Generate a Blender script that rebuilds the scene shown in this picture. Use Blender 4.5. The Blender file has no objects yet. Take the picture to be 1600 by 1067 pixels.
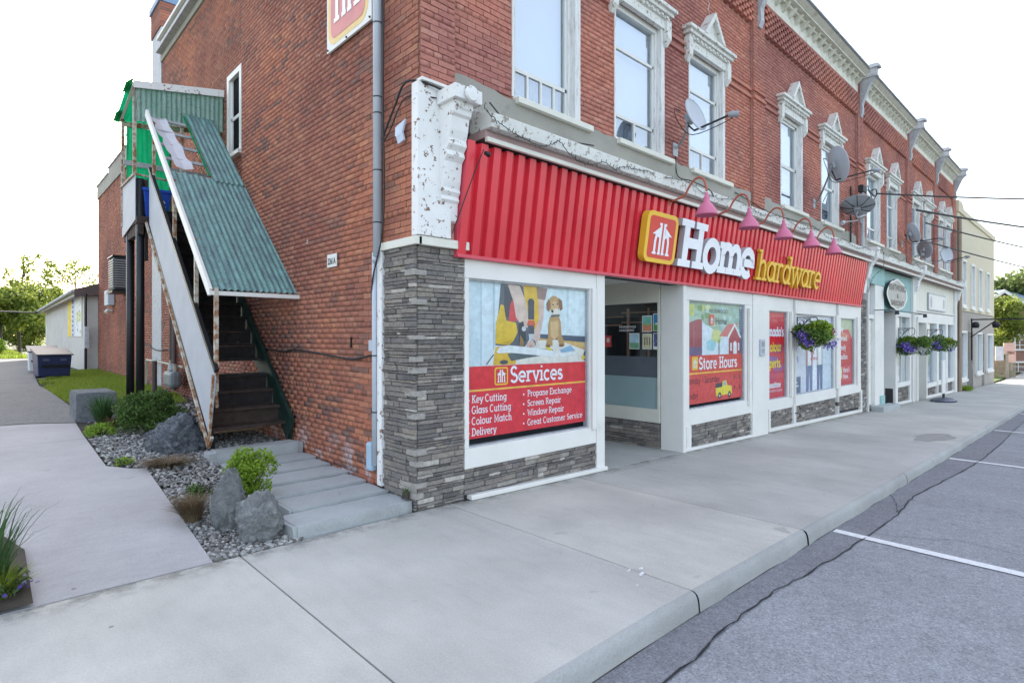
import bpy, bmesh, math, random
import numpy as np
from mathutils import Vector, Matrix, noise
random.seed(7); RNG=np.random.default_rng(7)
S=bpy.context.scene; COL=S.collection
rad=math.radians

# ---------------------------------------------------------------- camera
cam_d=bpy.data.cameras.new('camera'); cam=bpy.data.objects.new('camera',cam_d); COL.objects.link(cam)
cam.location=(0,0,1.7); cam.rotation_euler=(rad(90),0,rad(46.54-90))
cam_d.sensor_width=36; cam_d.lens=36*886/1600; cam_d.shift_y=-6.5/1600
cam_d.clip_start=.05; cam_d.clip_end=3000
S.camera=cam
# ---------------------------------------------------------------- sky and sun
SUN_EL, SUN_AZ = 24.0, 66.0          # azimuth counted from +X towards +Y
W=bpy.data.worlds.new("World"); S.world=W; W.use_nodes=True
wn=W.node_tree.nodes; wl=W.node_tree.links
bg=wn['Background']; sky=wn.new('ShaderNodeTexSky'); sky.sky_type='NISHITA'
sky.sun_disc=False; sky.sun_elevation=rad(SUN_EL); sky.sun_rotation=rad(90-SUN_AZ)
sky.air_density=1.0; sky.dust_density=3.0; sky.ozone_density=1.0; sky.altitude=100
# thin high cloud over the whole dome
cx_=wn.new('ShaderNodeTexCoord'); cn=wn.new('ShaderNodeTexNoise'); cn.inputs['Scale'].default_value=1.6; cn.inputs['Detail'].default_value=6; wl.new(cx_.outputs['Generated'],cn.inputs['Vector'])
cm=wn.new('ShaderNodeMapRange'); cm.inputs['From Min'].default_value=.3; cm.inputs['From Max'].default_value=.7; cm.inputs['To Min'].default_value=.35; cm.inputs['To Max'].default_value=.62; wl.new(cn.outputs['Fac'],cm.inputs['Value'])
cmx=wn.new('ShaderNodeMix'); cmx.data_type='RGBA'; wl.new(cm.outputs[0],cmx.inputs[0]); wl.new(sky.outputs[0],cmx.inputs[6]); cmx.inputs[7].default_value=(1.66,1.56,1.44,1)
wl.new(cmx.outputs[2],bg.inputs[0]); bg.inputs[1].default_value=0.15
sl=bpy.data.lights.new('sun','SUN'); sl.energy=2.2; sl.angle=rad(.6); sl.color=(1,.93,.82)
so=bpy.data.objects.new('sun',sl); COL.objects.link(so)
sd=Vector((math.cos(rad(SUN_EL))*math.cos(rad(SUN_AZ)),math.cos(rad(SUN_EL))*math.sin(rad(SUN_AZ)),math.sin(rad(SUN_EL))))
so.rotation_euler=sd.to_track_quat('Z','Y').to_euler()
S.view_settings.view_transform='Standard'; S.view_settings.look='None'
S.view_settings.gamma=1; S.view_settings.exposure=2.6; S.view_settings.use_curve_mapping=False
S.render.engine='CYCLES'; S.cycles.max_bounces=6; S.cycles.transparent_max_bounces=12

# ---------------------------------------------------------------- terrain
def gz(x): return -.024*max(0.,min(x,46.)-3.1)
def rise(y):
    if y<4.7: return 0.
    if y<7.5: return .25*(y-4.7)/2.8
    if y<16: return .25+.25*(y-7.5)/8.5
    return .5
def T(x,y):
    k=1. if x<5 else max(0.,1-(x-5)/4)
    return gz(x)+rise(y)*k

# ---------------------------------------------------------------- materials
MATS={}
def _m(name):
    m=bpy.data.materials.new(name); m.use_nodes=True
    n=m.node_tree.nodes; b=n['Principled BSDF']; return m,n,m.node_tree.links,b
def ramp(n,stops):
    r=n.new('ShaderNodeValToRGB'); e=r.color_ramp.elements
    e[0].position=stops[0][0]; e[0].color=(*stops[0][1],1)
    e[1].position=stops[-1][0]; e[1].color=(*stops[-1][1],1)
    for p,c in stops[1:-1]:
        q=e.new(p); q.color=(*c,1)
    return r
def mix(n,l,fac,a,b,bt='MIX'):
    x=n.new('ShaderNodeMix'); x.data_type='RGBA'; x.blend_type=bt
    for s,v in ((0,fac),(6,a),(7,b)):
        if isinstance(v,(int,float)): x.inputs[s].default_value=v
        elif isinstance(v,tuple): x.inputs[s].default_value=(*v,1)
        else: l.new(v,x.inputs[s])
    return x.outputs[2]
def noi(n,l,scale,detail=4,rough=.6,vec=None,dist=0):
    t=n.new('ShaderNodeTexNoise'); t.inputs['Scale'].default_value=scale
    t.inputs['Detail'].default_value=detail; t.inputs['Roughness'].default_value=rough; t.inputs['Distortion'].default_value=dist
    if vec is None:
        g=n.new('ShaderNodeNewGeometry'); vec=g.outputs['Position']
    l.new(vec,t.inputs['Vector']); return t.outputs['Fac']
def posmap(n,l,sc):
    g=n.new('ShaderNodeNewGeometry'); v=n.new('ShaderNodeVectorMath'); v.operation='MULTIPLY'
    l.new(g.outputs['Position'],v.inputs[0]); v.inputs[1].default_value=sc; return v.outputs[0]
def bump(n,l,b,h,strength=.3,dist=.01):
    u=n.new('ShaderNodeBump'); u.inputs['Strength'].default_value=strength; u.inputs['Distance'].default_value=dist
    l.new(h,u.inputs['Height']); l.new(u.outputs[0],b.inputs['Normal'])
def rnd(n,l):
    g=n.new('ShaderNodeNewGeometry'); o=n.new('ShaderNodeObjectInfo'); a=n.new('ShaderNodeMath'); a.operation='ADD'
    l.new(g.outputs['Random Per Island'],a.inputs[0]); l.new(o.outputs['Random'],a.inputs[1])
    f=n.new('ShaderNodeMath'); f.operation='FRACT'; l.new(a.outputs[0],f.inputs[0]); return f.outputs[0]
def plain(name,c,rough=.6,metal=0,var=.12,scale=3,bs=0,spec=.4,dirt=None,dirtscale=2,dirtlo=.55,dirthi=.75):
    if name in MATS: return MATS[name]
    m,n,l,b=_m(name); b.inputs['Roughness'].default_value=rough; b.inputs['Metallic'].default_value=metal
    b.inputs['Specular IOR Level'].default_value=spec
    f=noi(n,l,scale,6); lo=tuple(x*(1-var) for x in c); hi=tuple(min(1,x*(1+var)) for x in c)
    r=ramp(n,[(.3,lo),(.7,hi)]); l.new(f,r.inputs[0]); out=r.outputs[0]
    if dirt:
        d=noi(n,l,dirtscale,8,.7); dr=ramp(n,[(dirtlo,(0,0,0)),(dirthi,(1,1,1))]); l.new(d,dr.inputs[0])
        out=mix(n,l,dr.outputs[0],out,dirt)
    l.new(out,b.inputs['Base Color'])
    if bs: bump(n,l,b,noi(n,l,scale*14,4),bs,.004)
    MATS[name]=m; return m
def brickmat(name,cols,stain=True):
    m,n,l,b=_m(name); b.inputs['Roughness'].default_value=.88; b.inputs['Specular IOR Level'].default_value=.25
    r=ramp(n,cols); l.new(rnd(n,l),r.inputs[0])
    big=noi(n,l,.55,4,.55); br=ramp(n,[(.38,(.78,.7,.74)),(.5,(.97,.95,.95)),(.64,(1.2,1.08,.95))]); l.new(big,br.inputs[0])
    c=mix(n,l,1.,r.outputs[0],br.outputs[0],'MULTIPLY')
    if stain:
        dk=noi(n,l,1.1,3,.5,posmap(n,l,(1,.5,1.6))); dkr=ramp(n,[(.42,(0,0,0)),(.62,(1,1,1))]); l.new(dk,dkr.inputs[0])
        rr_=ramp(n,[(.0,(1,1,1)),(.24,(1,1,1)),(.26,(0,0,0)),(1,(0,0,0))]); mm_=n.new('ShaderNodeMath'); mm_.operation='MULTIPLY'; m3=n.new('ShaderNodeMath'); m3.operation='MULTIPLY'; m3.inputs[1].default_value=7.13; m4=n.new('ShaderNodeMath'); m4.operation='FRACT'
        l.new(rnd(n,l),m3.inputs[0]); l.new(m3.outputs[0],m4.inputs[0]); l.new(m4.outputs[0],rr_.inputs[0]); l.new(dkr.outputs[0],mm_.inputs[0]); l.new(rr_.outputs[0],mm_.inputs[1])
        c=mix(n,l,mm_.outputs[0],c,(.19,.105,.085))
    sm=noi(n,l,28,5,.7); sr=ramp(n,[(.3,(.72,.7,.7)),(.7,(1.22,1.2,1.2))]); l.new(sm,sr.inputs[0])
    c=mix(n,l,.8,c,sr.outputs[0],'MULTIPLY')
    if stain:
        # salt bloom low on the side wall, chips of white
        g=n.new('ShaderNodeNewGeometry'); sx=n.new('ShaderNodeSeparateXYZ'); l.new(g.outputs['Position'],sx.inputs[0])
        mr=n.new('ShaderNodeMapRange'); mr.inputs['From Min'].default_value=.62; mr.inputs['From Max'].default_value=.12
        l.new(sx.outputs[2],mr.inputs['Value'])
        w=noi(n,l,3.2,6,.7); wr=ramp(n,[(.5,(0,0,0)),(.62,(1,1,1))]); l.new(w,wr.inputs[0])
        ml=n.new('ShaderNodeMath'); ml.operation='MULTIPLY'; l.new(mr.outputs[0],ml.inputs[0]); l.new(wr.outputs[0],ml.inputs[1])
        c=mix(n,l,ml.outputs[0],c,(.50,.45,.47))
        ch=noi(n,l,5.5,2,.5); cr=ramp(n,[(.765,(0,0,0)),(.78,(1,1,1))]); l.new(ch,cr.inputs[0])
        c=mix(n,l,cr.outputs[0],c,(.55,.5,.48))
    l.new(c,b.inputs['Base Color']); bump(n,l,b,noi(n,l,60,5,.7),.5,.004)
    MATS[name]=m; return m
BR=[(0,(.27,.115,.085)),(.2,(.32,.132,.092)),(.5,(.365,.155,.103)),(.75,(.335,.142,.100)),(.9,(.40,.19,.122)),(1,(.28,.115,.085))]
M_BRICK=brickmat('side brick',BR)
M_BRICKF=brickmat('front brick',[(0,(.36,.155,.125)),(.3,(.41,.175,.142)),(.6,(.445,.20,.158)),(.85,(.39,.16,.132)),(1,(.48,.24,.19))],False)
M_MORTAR=plain('mortar',(.38,.215,.16),.95,var=.25,scale=6,bs=.3)
M_MORTARF=plain('front mortar',(.40,.20,.165),.95,var=.2,scale=6)
def concrete(name,c,streak=None,walk=False):
    m,n,l,b=_m(name); b.inputs['Roughness'].default_value=.85; b.inputs['Specular IOR Level'].default_value=.3
    a=noi(n,l,.8,6,.6); r=ramp(n,[(.3,tuple(x*.84 for x in c)),(.7,tuple(x*1.12 for x in c))]); l.new(a,r.inputs[0])
    s=noi(n,l,1,5,.65,posmap(n,l,streak or (9,2.2,4))); sr=ramp(n,[(.3,(.93,.93,.935)),(.5,(1,1,1)),(.72,(1.05,1.05,1.045))]); l.new(s,sr.inputs[0])
    k=mix(n,l,.9,r.outputs[0],sr.outputs[0],'MULTIPLY')
    f=noi(n,l,75,6,.85); fr=ramp(n,[(.3,(.72,.72,.72)),(.5,(1,1,1)),(.72,(1.2,1.2,1.2))]); l.new(f,fr.inputs[0])
    k=mix(n,l,.8,k,fr.outputs[0],'MULTIPLY')
    p=noi(n,l,3.1,3,.5); pr=ramp(n,[(.70,(0,0,0)),(.76,(1,1,1))]); l.new(p,pr.inputs[0])
    k=mix(n,l,pr.outputs[0],k,tuple(x*.78 for x in c))
    vo=n.new('ShaderNodeTexVoronoi'); vo.inputs['Scale'].default_value=2.3; gg=n.new('ShaderNodeNewGeometry'); l.new(gg.outputs['Position'],vo.inputs['Vector'])
    vr=ramp(n,[(.028,(1,1,1)),(.036,(0,0,0))]); l.new(vo.outputs['Distance'],vr.inputs[0]); k=mix(n,l,vr.outputs[0],k,tuple(x*.5 for x in c))
    if walk:
        oi=n.new('ShaderNodeObjectInfo'); orr=ramp(n,[(0,(.93,.93,.94)),(1,(1.06,1.05,1.03))]); l.new(oi.outputs['Random'],orr.inputs[0]); k=mix(n,l,1.,k,orr.outputs[0],'MULTIPLY')
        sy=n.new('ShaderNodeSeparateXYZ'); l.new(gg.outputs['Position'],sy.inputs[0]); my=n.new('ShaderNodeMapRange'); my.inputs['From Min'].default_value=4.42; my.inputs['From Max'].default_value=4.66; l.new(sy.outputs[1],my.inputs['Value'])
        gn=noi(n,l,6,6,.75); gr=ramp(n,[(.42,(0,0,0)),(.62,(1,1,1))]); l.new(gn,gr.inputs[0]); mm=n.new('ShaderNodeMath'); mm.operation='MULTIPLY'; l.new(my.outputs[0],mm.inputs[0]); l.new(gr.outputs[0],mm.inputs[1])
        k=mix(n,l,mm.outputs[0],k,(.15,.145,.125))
        st=noi(n,l,.45,8,.75); sr2=ramp(n,[(.52,(0,0,0)),(.72,(.55,.55,.55))]); l.new(st,sr2.inputs[0]); k=mix(n,l,sr2.outputs[0],k,(.33,.32,.31))
    l.new(k,b.inputs['Base Color']); bump(n,l,b,f,.35,.003); MATS[name]=m; return m
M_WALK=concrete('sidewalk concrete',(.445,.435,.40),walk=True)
M_KERB=concrete('kerb concrete',(.33,.33,.315),(3,9,9))
M_PAD=concrete('driveway concrete',(.385,.37,.37),(7,18,4))
M_SLAB=concrete('cut limestone',(.37,.385,.385),(6,6,14))
M_PARGE=concrete('parged band',(.33,.31,.27),(2,2,6))
def asphalt(name,c):
    m,n,l,b=_m(name); b.inputs['Roughness'].default_value=.9; b.inputs['Specular IOR Level'].default_value=.25
    v=n.new('ShaderNodeTexVoronoi'); v.inputs['Scale'].default_value=95; g=n.new('ShaderNodeNewGeometry'); l.new(g.outputs['Position'],v.inputs['Vector'])
    r=ramp(n,[(0,tuple(x*.72 for x in c)),(.3,tuple(x*.96 for x in c)),(.8,tuple(x*1.08 for x in c)),(1,tuple(x*1.35 for x in c))])
    sp=n.new('ShaderNodeSeparateColor'); l.new(v.outputs['Color'],sp.inputs[0]); l.new(sp.outputs[0],r.inputs[0])
    a=noi(n,l,.9,8,.75); ar=ramp(n,[(.3,(.80,.80,.79)),(.5,(1,1,1)),(.7,(1.12,1.12,1.12))]); l.new(a,ar.inputs[0])
    k=mix(n,l,.9,r.outputs[0],ar.outputs[0],'MULTIPLY')
    d=noi(n,l,14,5,.7); dr=ramp(n,[(.25,(.7,.7,.7)),(.5,(1,1,1)),(.75,(1.1,1.1,1.1))]); l.new(d,dr.inputs[0])
    k=mix(n,l,.8,k,dr.outputs[0],'MULTIPLY')
    l.new(k,b.inputs['Base Color']); bump(n,l,b,v.outputs['Distance'],.5,.006); MATS[name]=m; return m
M_ROAD=asphalt('worn asphalt',(.265,.27,.285))
M_ROAD2=asphalt('smooth asphalt',(.20,.20,.215))
M_LANE=asphalt('lane asphalt',(.185,.18,.175))
M_TAR=plain('crack tar',(.022,.022,.025),.9)
M_PAINTL=plain('road paint',(.68,.68,.68),.7,var=.12,scale=20,dirt=(.35,.35,.36),dirtscale=30,dirtlo=.58,dirthi=.68)
M_EARTH=plain('dark soil',(.055,.045,.035),.95,var=.4,scale=5,bs=.5)
M_GROUND=plain('far ground',(.05,.07,.02),.95,var=.3,scale=.5)
M_WHITE=plain('white painted board',(.70,.685,.645),.5,var=.05,scale=2,dirt=(.50,.49,.46),dirtscale=2.5,dirtlo=.60,dirthi=.85)
M_CREAM=plain('cream painted board',(.66,.64,.56),.55,var=.05)
M_PEEL=plain('peeling white paint',(.74,.73,.71),.65,var=.06,dirt=(.20,.12,.09),dirtscale=13,dirtlo=.585,dirthi=.60,bs=.45)
def streaky(name,c,d):
    m,n,l,b=_m(name); b.inputs['Roughness'].default_value=.7
    a=noi(n,l,1,9,.8,posmap(n,l,(26,26,3.2))); r=ramp(n,[(.50,(0,0,0)),(.60,(.8,.8,.8))]); l.new(a,r.inputs[0])
    e=noi(n,l,2.2,4,.6); er=ramp(n,[(.35,(.15,.15,.15)),(.65,(1,1,1))]); l.new(e,er.inputs[0])
    k=mix(n,l,1.,r.outputs[0],er.outputs[0],'MULTIPLY'); o=mix(n,l,k,c,d); l.new(o,b.inputs['Base Color']); bump(n,l,b,a,.3,.003); MATS[name]=m; return m
M_FRAME=streaky('weathered window paint',(.70,.69,.67),(.26,.23,.21))
M_PEEL2=plain('weathered trim paint',(.68,.67,.63),.65,var=.08,dirt=(.30,.26,.21),dirtscale=16,dirtlo=.56,dirthi=.61,bs=.35)
M_CORN=plain('stained cornice paint',(.66,.64,.56),.6,var=.07,dirt=(.42,.36,.24),dirtscale=5,dirtlo=.5,dirthi=.75)
M_GREY=plain('grey metal',(.32,.33,.35),.45,.3)
M_GREYW=plain('weathered grey trim',(.40,.41,.43),.6,var=.2,scale=9)
M_GALV=plain('painted downspout',(.44,.48,.53),.45,var=.06)
M_BLACK=plain('black steel',(.018,.019,.022),.4,.2)
M_BLACKW=plain('dark wire',(.02,.02,.022),.6)
M_RUST=plain('rusty white steel',(.50,.47,.39),.7,dirt=(.24,.105,.04),dirtscale=9,dirtlo=.43,dirthi=.56)
M_DWOOD=plain('dark weathered wood',(.022,.018,.018),.85,var=.5,scale=12,dirt=(.30,.29,.29),dirtscale=5,dirtlo=.67,dirthi=.75)
M_BWOOD=plain('brown weathered wood',(.045,.030,.024),.85,var=.35,scale=14)
M_DGREEN=plain('dark green painted stringer',(.008,.028,.022),.6,var=.4,scale=8)
M_PANEL=plain('grey white plywood',(.37,.385,.42),.6,var=.08,dirt=(.08,.07,.07),dirtscale=9,dirtlo=.70,dirthi=.72)
M_RED=plain('red sheet metal',(.66,.035,.055),.30,var=.14,scale=1.1,spec=.5)
M_REDTRIM=plain('faded red trim',(.60,.07,.10),.45,var=.08)
M_YEL=plain('yellow sign plastic',(.82,.50,.05),.4,var=.04)
M_YELE=plain('yellow letter side',(.70,.42,.03),.5,var=.04)
M_WHL=plain('white sign plastic',(.82,.83,.86),.4,var=.02)
M_WHE=plain('white letter side',(.42,.43,.46),.5,var=.04)
M_LRED=plain('logo red',(.66,.055,.04),.4,var=.03)
M_PINK=plain('faded red lamp paint',(.60,.16,.27),.5,var=.08)
M_ORNG=plain('oxidised lamp arm',(.42,.11,.07),.5,var=.1)
M_TEAL=plain('teal boards',(.27,.45,.44),.6,var=.05)
M_TAUPE=plain('taupe stucco',(.36,.32,.28),.9,var=.06,bs=.2)
M_CBLD=plain('cream stucco',(.60,.53,.39),.85,var=.04)
M_STUC=plain('white stucco wall',(.52,.50,.46),.9,var=.06,dirt=(.36,.34,.31),dirtscale=1.2,dirtlo=.5,dirthi=.85,bs=.2)
M_BROWN=plain('brown metal',(.10,.07,.065),.6)
M_PIPEB=plain('tan downspout',(.27,.20,.15),.5)
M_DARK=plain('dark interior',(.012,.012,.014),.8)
M_STONE=None
def stonemat():
    m,n,l,b=_m('ledge stone'); b.inputs['Roughness'].default_value=.85; b.inputs['Specular IOR Level'].default_value=.3
    r=ramp(n,[(0,(.12,.112,.108)),(.25,(.20,.18,.165)),(.45,(.25,.225,.20)),(.65,(.165,.155,.155)),(.85,(.28,.245,.21)),(.94,(.31,.29,.265)),(.965,(.47,.44,.40)),(1,(.45,.42,.38))]); l.new(rnd(n,l),r.inputs[0])
    a=noi(n,l,30,8,.8); ar=ramp(n,[(.3,(.5,.5,.5)),(.7,(1.4,1.38,1.35))]); l.new(a,ar.inputs[0])
    k=mix(n,l,.9,r.outputs[0],ar.outputs[0],'MULTIPLY'); l.new(k,b.inputs['Base Color']); bump(n,l,b,noi(n,l,35,6,.7),.7,.01); return m
M_STONE=stonemat()
M_GROUT=plain('stone backing',(.045,.043,.045),.95)
def boulder(name,c,c2):
    m,n,l,b=_m(name); b.inputs['Roughness'].default_value=.85; b.inputs['Specular IOR Level'].default_value=.25
    a=noi(n,l,9,14,.9,dist=1.2); r=ramp(n,[(.40,tuple(x*.6 for x in c)),(.48,c),(.56,c2),(.68,tuple(x*1.35 for x in c2))]); l.new(a,r.inputs[0])
    l.new(r.outputs[0],b.inputs['Base Color']); bump(n,l,b,noi(n,l,16,12,.9),1.,.10); MATS[name]=m; return m
M_BOUL=boulder('pale limestone boulder',(.36,.37,.37),(.56,.57,.56))
M_BOULD=boulder('dark boulder',(.15,.165,.19),(.36,.38,.41))
M_GRAN=boulder('grey granite',(.27,.29,.31),(.36,.375,.39))
def pebblemat():
    m,n,l,b=_m('river pebbles'); b.inputs['Roughness'].default_value=.75
    r=ramp(n,[(0,(.08,.07,.06)),(.35,(.16,.15,.14)),(.65,(.25,.245,.24)),(.9,(.40,.39,.37)),(1,(.5,.47,.42))]); l.new(rnd(n,l),r.inputs[0]); l.new(r.outputs[0],b.inputs['Base Color']); return m
M_PEB=pebblemat()
def leafmat(name,cols,trans=.45):
    m,n,l,b=_m(name); out=n['Material Output']
    r=ramp(n,cols); l.new(rnd(n,l),r.inputs[0]); b.inputs['Roughness'].default_value=.55; b.inputs['Specular IOR Level'].default_value=.25
    l.new(r.outputs[0],b.inputs['Base Color']); t=n.new('ShaderNodeBsdfTranslucent'); l.new(r.outputs[0],t.inputs[0])
    x=n.new('ShaderNodeMixShader'); x.inputs[0].default_value=trans; l.new(b.outputs[0],x.inputs[1]); l.new(t.outputs[0],x.inputs[2]); l.new(x.outputs[0],out.inputs[0])
    MATS[name]=m; return m
L_BUSH=leafmat('shrub leaves',[(0,(.035,.075,.018)),(.5,(.07,.13,.028)),(1,(.13,.21,.05))],.3)
L_LIME=leafmat('lime leaves',[(0,(.12,.22,.02)),(.5,(.22,.34,.03)),(1,(.30,.42,.06))],.35)
L_TREE=leafmat('spring tree leaves',[(0,(.12,.17,.03)),(.5,(.22,.28,.05)),(1,(.34,.38,.09))],.5)
L_TREE2=leafmat('far tree leaves',[(0,(.07,.11,.03)),(.5,(.12,.17,.05)),(1,(.18,.22,.08))],.5)
L_DGREEN=leafmat('dark shrub leaves',[(0,(.03,.06,.02)),(1,(.07,.12,.04))],.3)
L_GRASS=leafmat('grass blades',[(0,(.14,.20,.02)),(.5,(.22,.30,.035)),(1,(.33,.38,.07))],.4)
L_BLUE=leafmat('tall grass blades',[(0,(.03,.075,.02)),(.6,(.06,.13,.04)),(1,(.10,.18,.07))],.35)
L_DRY=leafmat('dry grass blades',[(0,(.11,.075,.045)),(.5,(.20,.145,.085)),(1,(.30,.23,.14))],.3)
L_BARK=plain('bark',(.075,.062,.05),.9,var=.3,scale=9)
M_SHEET=None
def sheetmat(name,c,c2,trans):
    m,n,l,b=_m(name); out=n['Material Output']; b.inputs['Roughness'].default_value=.45
    a=noi(n,l,1,7,.7,posmap(n,l,(16,3,3))); r=ramp(n,[(.35,c),(.65,c2)]); l.new(a,r.inputs[0]); l.new(r.outputs[0],b.inputs['Base Color'])
    sp=noi(n,l,34,8,.8); spr=ramp(n,[(.52,(0,0,0)),(.62,(1,1,1))]); l.new(sp,spr.inputs[0]); cc=mix(n,l,spr.outputs[0],r.outputs[0],tuple(q*.42 for q in c)) if trans<.3 else r.outputs[0]; l.new(cc,b.inputs['Base Color'])
    t=n.new('ShaderNodeBsdfTranslucent'); l.new(r.outputs[0],t.inputs[0]); x=n.new('ShaderNodeMixShader'); x.inputs[0].default_value=trans
    l.new(b.outputs[0],x.inputs[1]); l.new(t.outputs[0],x.inputs[2]); l.new(x.outputs[0],out.inputs[0]); MATS[name]=m; return m
M_GSHEET=sheetmat('green translucent sheet',(.0,.34,.13),(.01,.50,.22),.6)
M_WSHEET=sheetmat('weathered green corrugated sheet',(.11,.17,.18),(.20,.40,.36),.12)
M_WSHEET2=sheetmat('faded green corrugated sheet',(.18,.34,.27),(.36,.46,.44),.25)
M_CLOTH=plain('pale tarp',(.58,.57,.60),.8,var=.1)
def glassmat(name,refl,tint=(.85,.93,1),base=None,add=.45):
    m,n,l,b=_m(name); out=n['Material Output']; n.remove(b)
    g=n.new('ShaderNodeBsdfGlossy'); g.inputs['Roughness'].default_value=.02; g.inputs['Color'].default_value=(*tint,1)
    if base:
        t=n.new('ShaderNodeBsdfDiffuse'); t.inputs[0].default_value=(*base,1)
    else:
        t=n.new('ShaderNodeBsdfTransparent'); t.inputs[0].default_value=(.94,.97,.98,1)
    lw=n.new('ShaderNodeLayerWeight'); lw.inputs[0].default_value=.35
    mr=n.new('ShaderNodeMapRange'); mr.inputs['To Min'].default_value=refl; mr.inputs['To Max'].default_value=min(1,refl+add)
    l.new(lw.outputs['Fresnel'],mr.inputs['Value'])
    x=n.new('ShaderNodeMixShader'); l.new(mr.outputs[0],x.inputs[0]); l.new(t.outputs[0],x.inputs[1]); l.new(g.outputs[0],x.inputs[2]); l.new(x.outputs[0],out.inputs[0])
    MATS[name]=m; return m
M_GLASS=glassmat('window glass',.38)
M_GLASSD=glassmat('dark shop glass',.10,(.8,.85,.9))
M_GLASSP=glassmat('thin glass',.02,add=.22)
M_BLIND=plain('window blind',(.70,.74,.80),.8,var=.03)
M_CURT=plain('blue curtain',(.30,.38,.48),.85,var=.2,scale=6)
_pc={}
def pm(c,rough=.5):
    k=tuple(round(v,3) for v in c)
    if k not in _pc: _pc[k]=plain('print %d'%len(_pc),c,rough,var=.16,scale=11)
    return _pc[k]

# ---------------------------------------------------------------- mesh helpers
class MB:
    def __init__(s): s.v=[]; s.f=[]; s.m=[]; s.mi=0; s.g=[]
    def mat(s,i): s.mi=i; return s
    def add(s,vs,fs):
        s.g.append((len(s.v),len(s.f))); o=len(s.v); s.v+= [tuple(v) for v in vs]; s.f+=[tuple(i+o for i in f) for f in fs]; s.m+=[s.mi]*len(fs); return s
    def box(s,x0,x1,y0,y1,z0,z1):
        return s.add([(x,y,z) for z in (z0,z1) for y in (y0,y1) for x in (x0,x1)],
            [(0,2,3,1),(4,5,7,6),(0,1,5,4),(2,6,7,3),(0,4,6,2),(1,3,7,5)])
    def hexa(s,p): # 8 points: bottom 4 ccw, top 4 ccw
        return s.add(p,[(3,2,1,0),(4,5,6,7),(0,1,5,4),(1,2,6,5),(2,3,7,6),(3,0,4,7)])
    def quad(s,a,b,c,d): return s.add([a,b,c,d],[(0,1,2,3)])
    def poly(s,pts): return s.add(pts,[tuple(range(len(pts)))])
    def prism(s,pts,d):  # extrude polygon by vector d
        n=len(pts); d=Vector(d); a=[Vector(p) for p in pts]; b=[p+d for p in a]
        return s.add(a+b,[tuple(range(n))[::-1],tuple(range(n,2*n))]+[(i,(i+1)%n,(i+1)%n+n,i+n) for i in range(n)])
    def bar(s,a,b,w,h,up=(0,0,1)):
        a=Vector(a);b=Vector(b);t=(b-a).normalized(); u=Vector(up); r=t.cross(u)
        if r.length<1e-4: r=t.cross(Vector((1,0,0)))
        r.normalize(); q=r.cross(t).normalized(); r*=w/2; q*=h/2
        return s.hexa([a-r-q,a+r-q,a+r+q,a-r+q,b-r-q,b+r-q,b+r+q,b-r+q])
    def tube(s,path,r,n=8,caps=True):
        P=[Vector(p) for p in path]; rs=r if isinstance(r,(list,tuple)) else [r]*len(P)
        rings=[]; ref=Vector((0,0,1))
        for i,p in enumerate(P):
            t=(P[min(i+1,len(P)-1)]-P[max(i-1,0)]).normalized()
            if abs(t.dot(ref))>.95: a=t.cross(Vector((1,0,0))).normalized()
            else: a=t.cross(ref).normalized()
            b=t.cross(a).normalized()
            rings.append([p+(a*math.cos(2*math.pi*k/n)+b*math.sin(2*math.pi*k/n))*rs[i] for k in range(n)])
        vs=[v for q in rings for v in q]; fs=[]
        for i in range(len(P)-1):
            for k in range(n): fs.append((i*n+k,i*n+(k+1)%n,(i+1)*n+(k+1)%n,(i+1)*n+k))
        if caps: fs.append(tuple(range(n))[::-1]); fs.append(tuple(range((len(P)-1)*n,len(P)*n)))
        return s.add(vs,fs)
    def lathe(s,prof,c,n=16,M=None):
        vs=[];fs=[]
        for r,z in prof:
            for k in range(n):
                v=Vector((r*math.cos(2*math.pi*k/n),r*math.sin(2*math.pi*k/n),z))
                if M is not None: v=M@v
                vs.append(v+Vector(c))
        for i in range(len(prof)-1):
            for k in range(n): fs.append((i*n+k,i*n+(k+1)%n,(i+1)*n+(k+1)%n,(i+1)*n+k))
        return s.add(vs,fs)
    def split(s,name,mats,parent=None,**k):
        # every added solid becomes an object of its own
        out=[]; G=s.g+[(len(s.v),len(s.f))]
        for (a,b),(c,d) in zip(G[:-1],G[1:]):
            q=MB(); q.v=s.v[a:c]; q.f=[tuple(i-a for i in f) for f in s.f[b:d]]; q.m=s.m[b:d]; out.append(q.build(name,mats,parent,**k))
        return out
    def build(s,name,mats,parent=None,label=None,cat=None,group=None,kind=None,smooth=False,bev=0):
        me=bpy.data.meshes.new(name); vs=s.v
        off=Vector((0,0,0))
        if parent is not None:
            q=parent
            while q is not None: off=off+q.location; q=q.parent
            vs=[(v[0]-off.x,v[1]-off.y,v[2]-off.z) for v in vs]
        me.from_pydata([tuple(v) for v in vs],[],s.f)
        if not isinstance(mats,(list,tuple)): mats=[mats]
        for m in mats: me.materials.append(m)
        if len(mats)>1: me.polygons.foreach_set('material_index',s.m)
        if smooth: me.polygons.foreach_set('use_smooth',[True]*len(me.polygons))
        me.update()
        o=bpy.data.objects.new(name,me); COL.objects.link(o)
        if parent is not None: o.parent=parent
        if bev:
            b=o.modifiers.new('bevel','BEVEL'); b.width=bev; b.segments=2; b.limit_method='ANGLE'
        tag(o,label,cat,group,kind); return o
def tag(o,label=None,cat=None,group=None,kind=None):
    if label: o['label']=label
    if cat: o['category']=cat
    if group: o['group']=group
    if kind: o['kind']=kind
    return o
def thing(name,label,cat,loc=(0,0,0),group=None):
    o=bpy.data.objects.new(name,None); COL.objects.link(o); o.location=loc; o.empty_display_size=.1
    return tag(o,label,cat,group)
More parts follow.
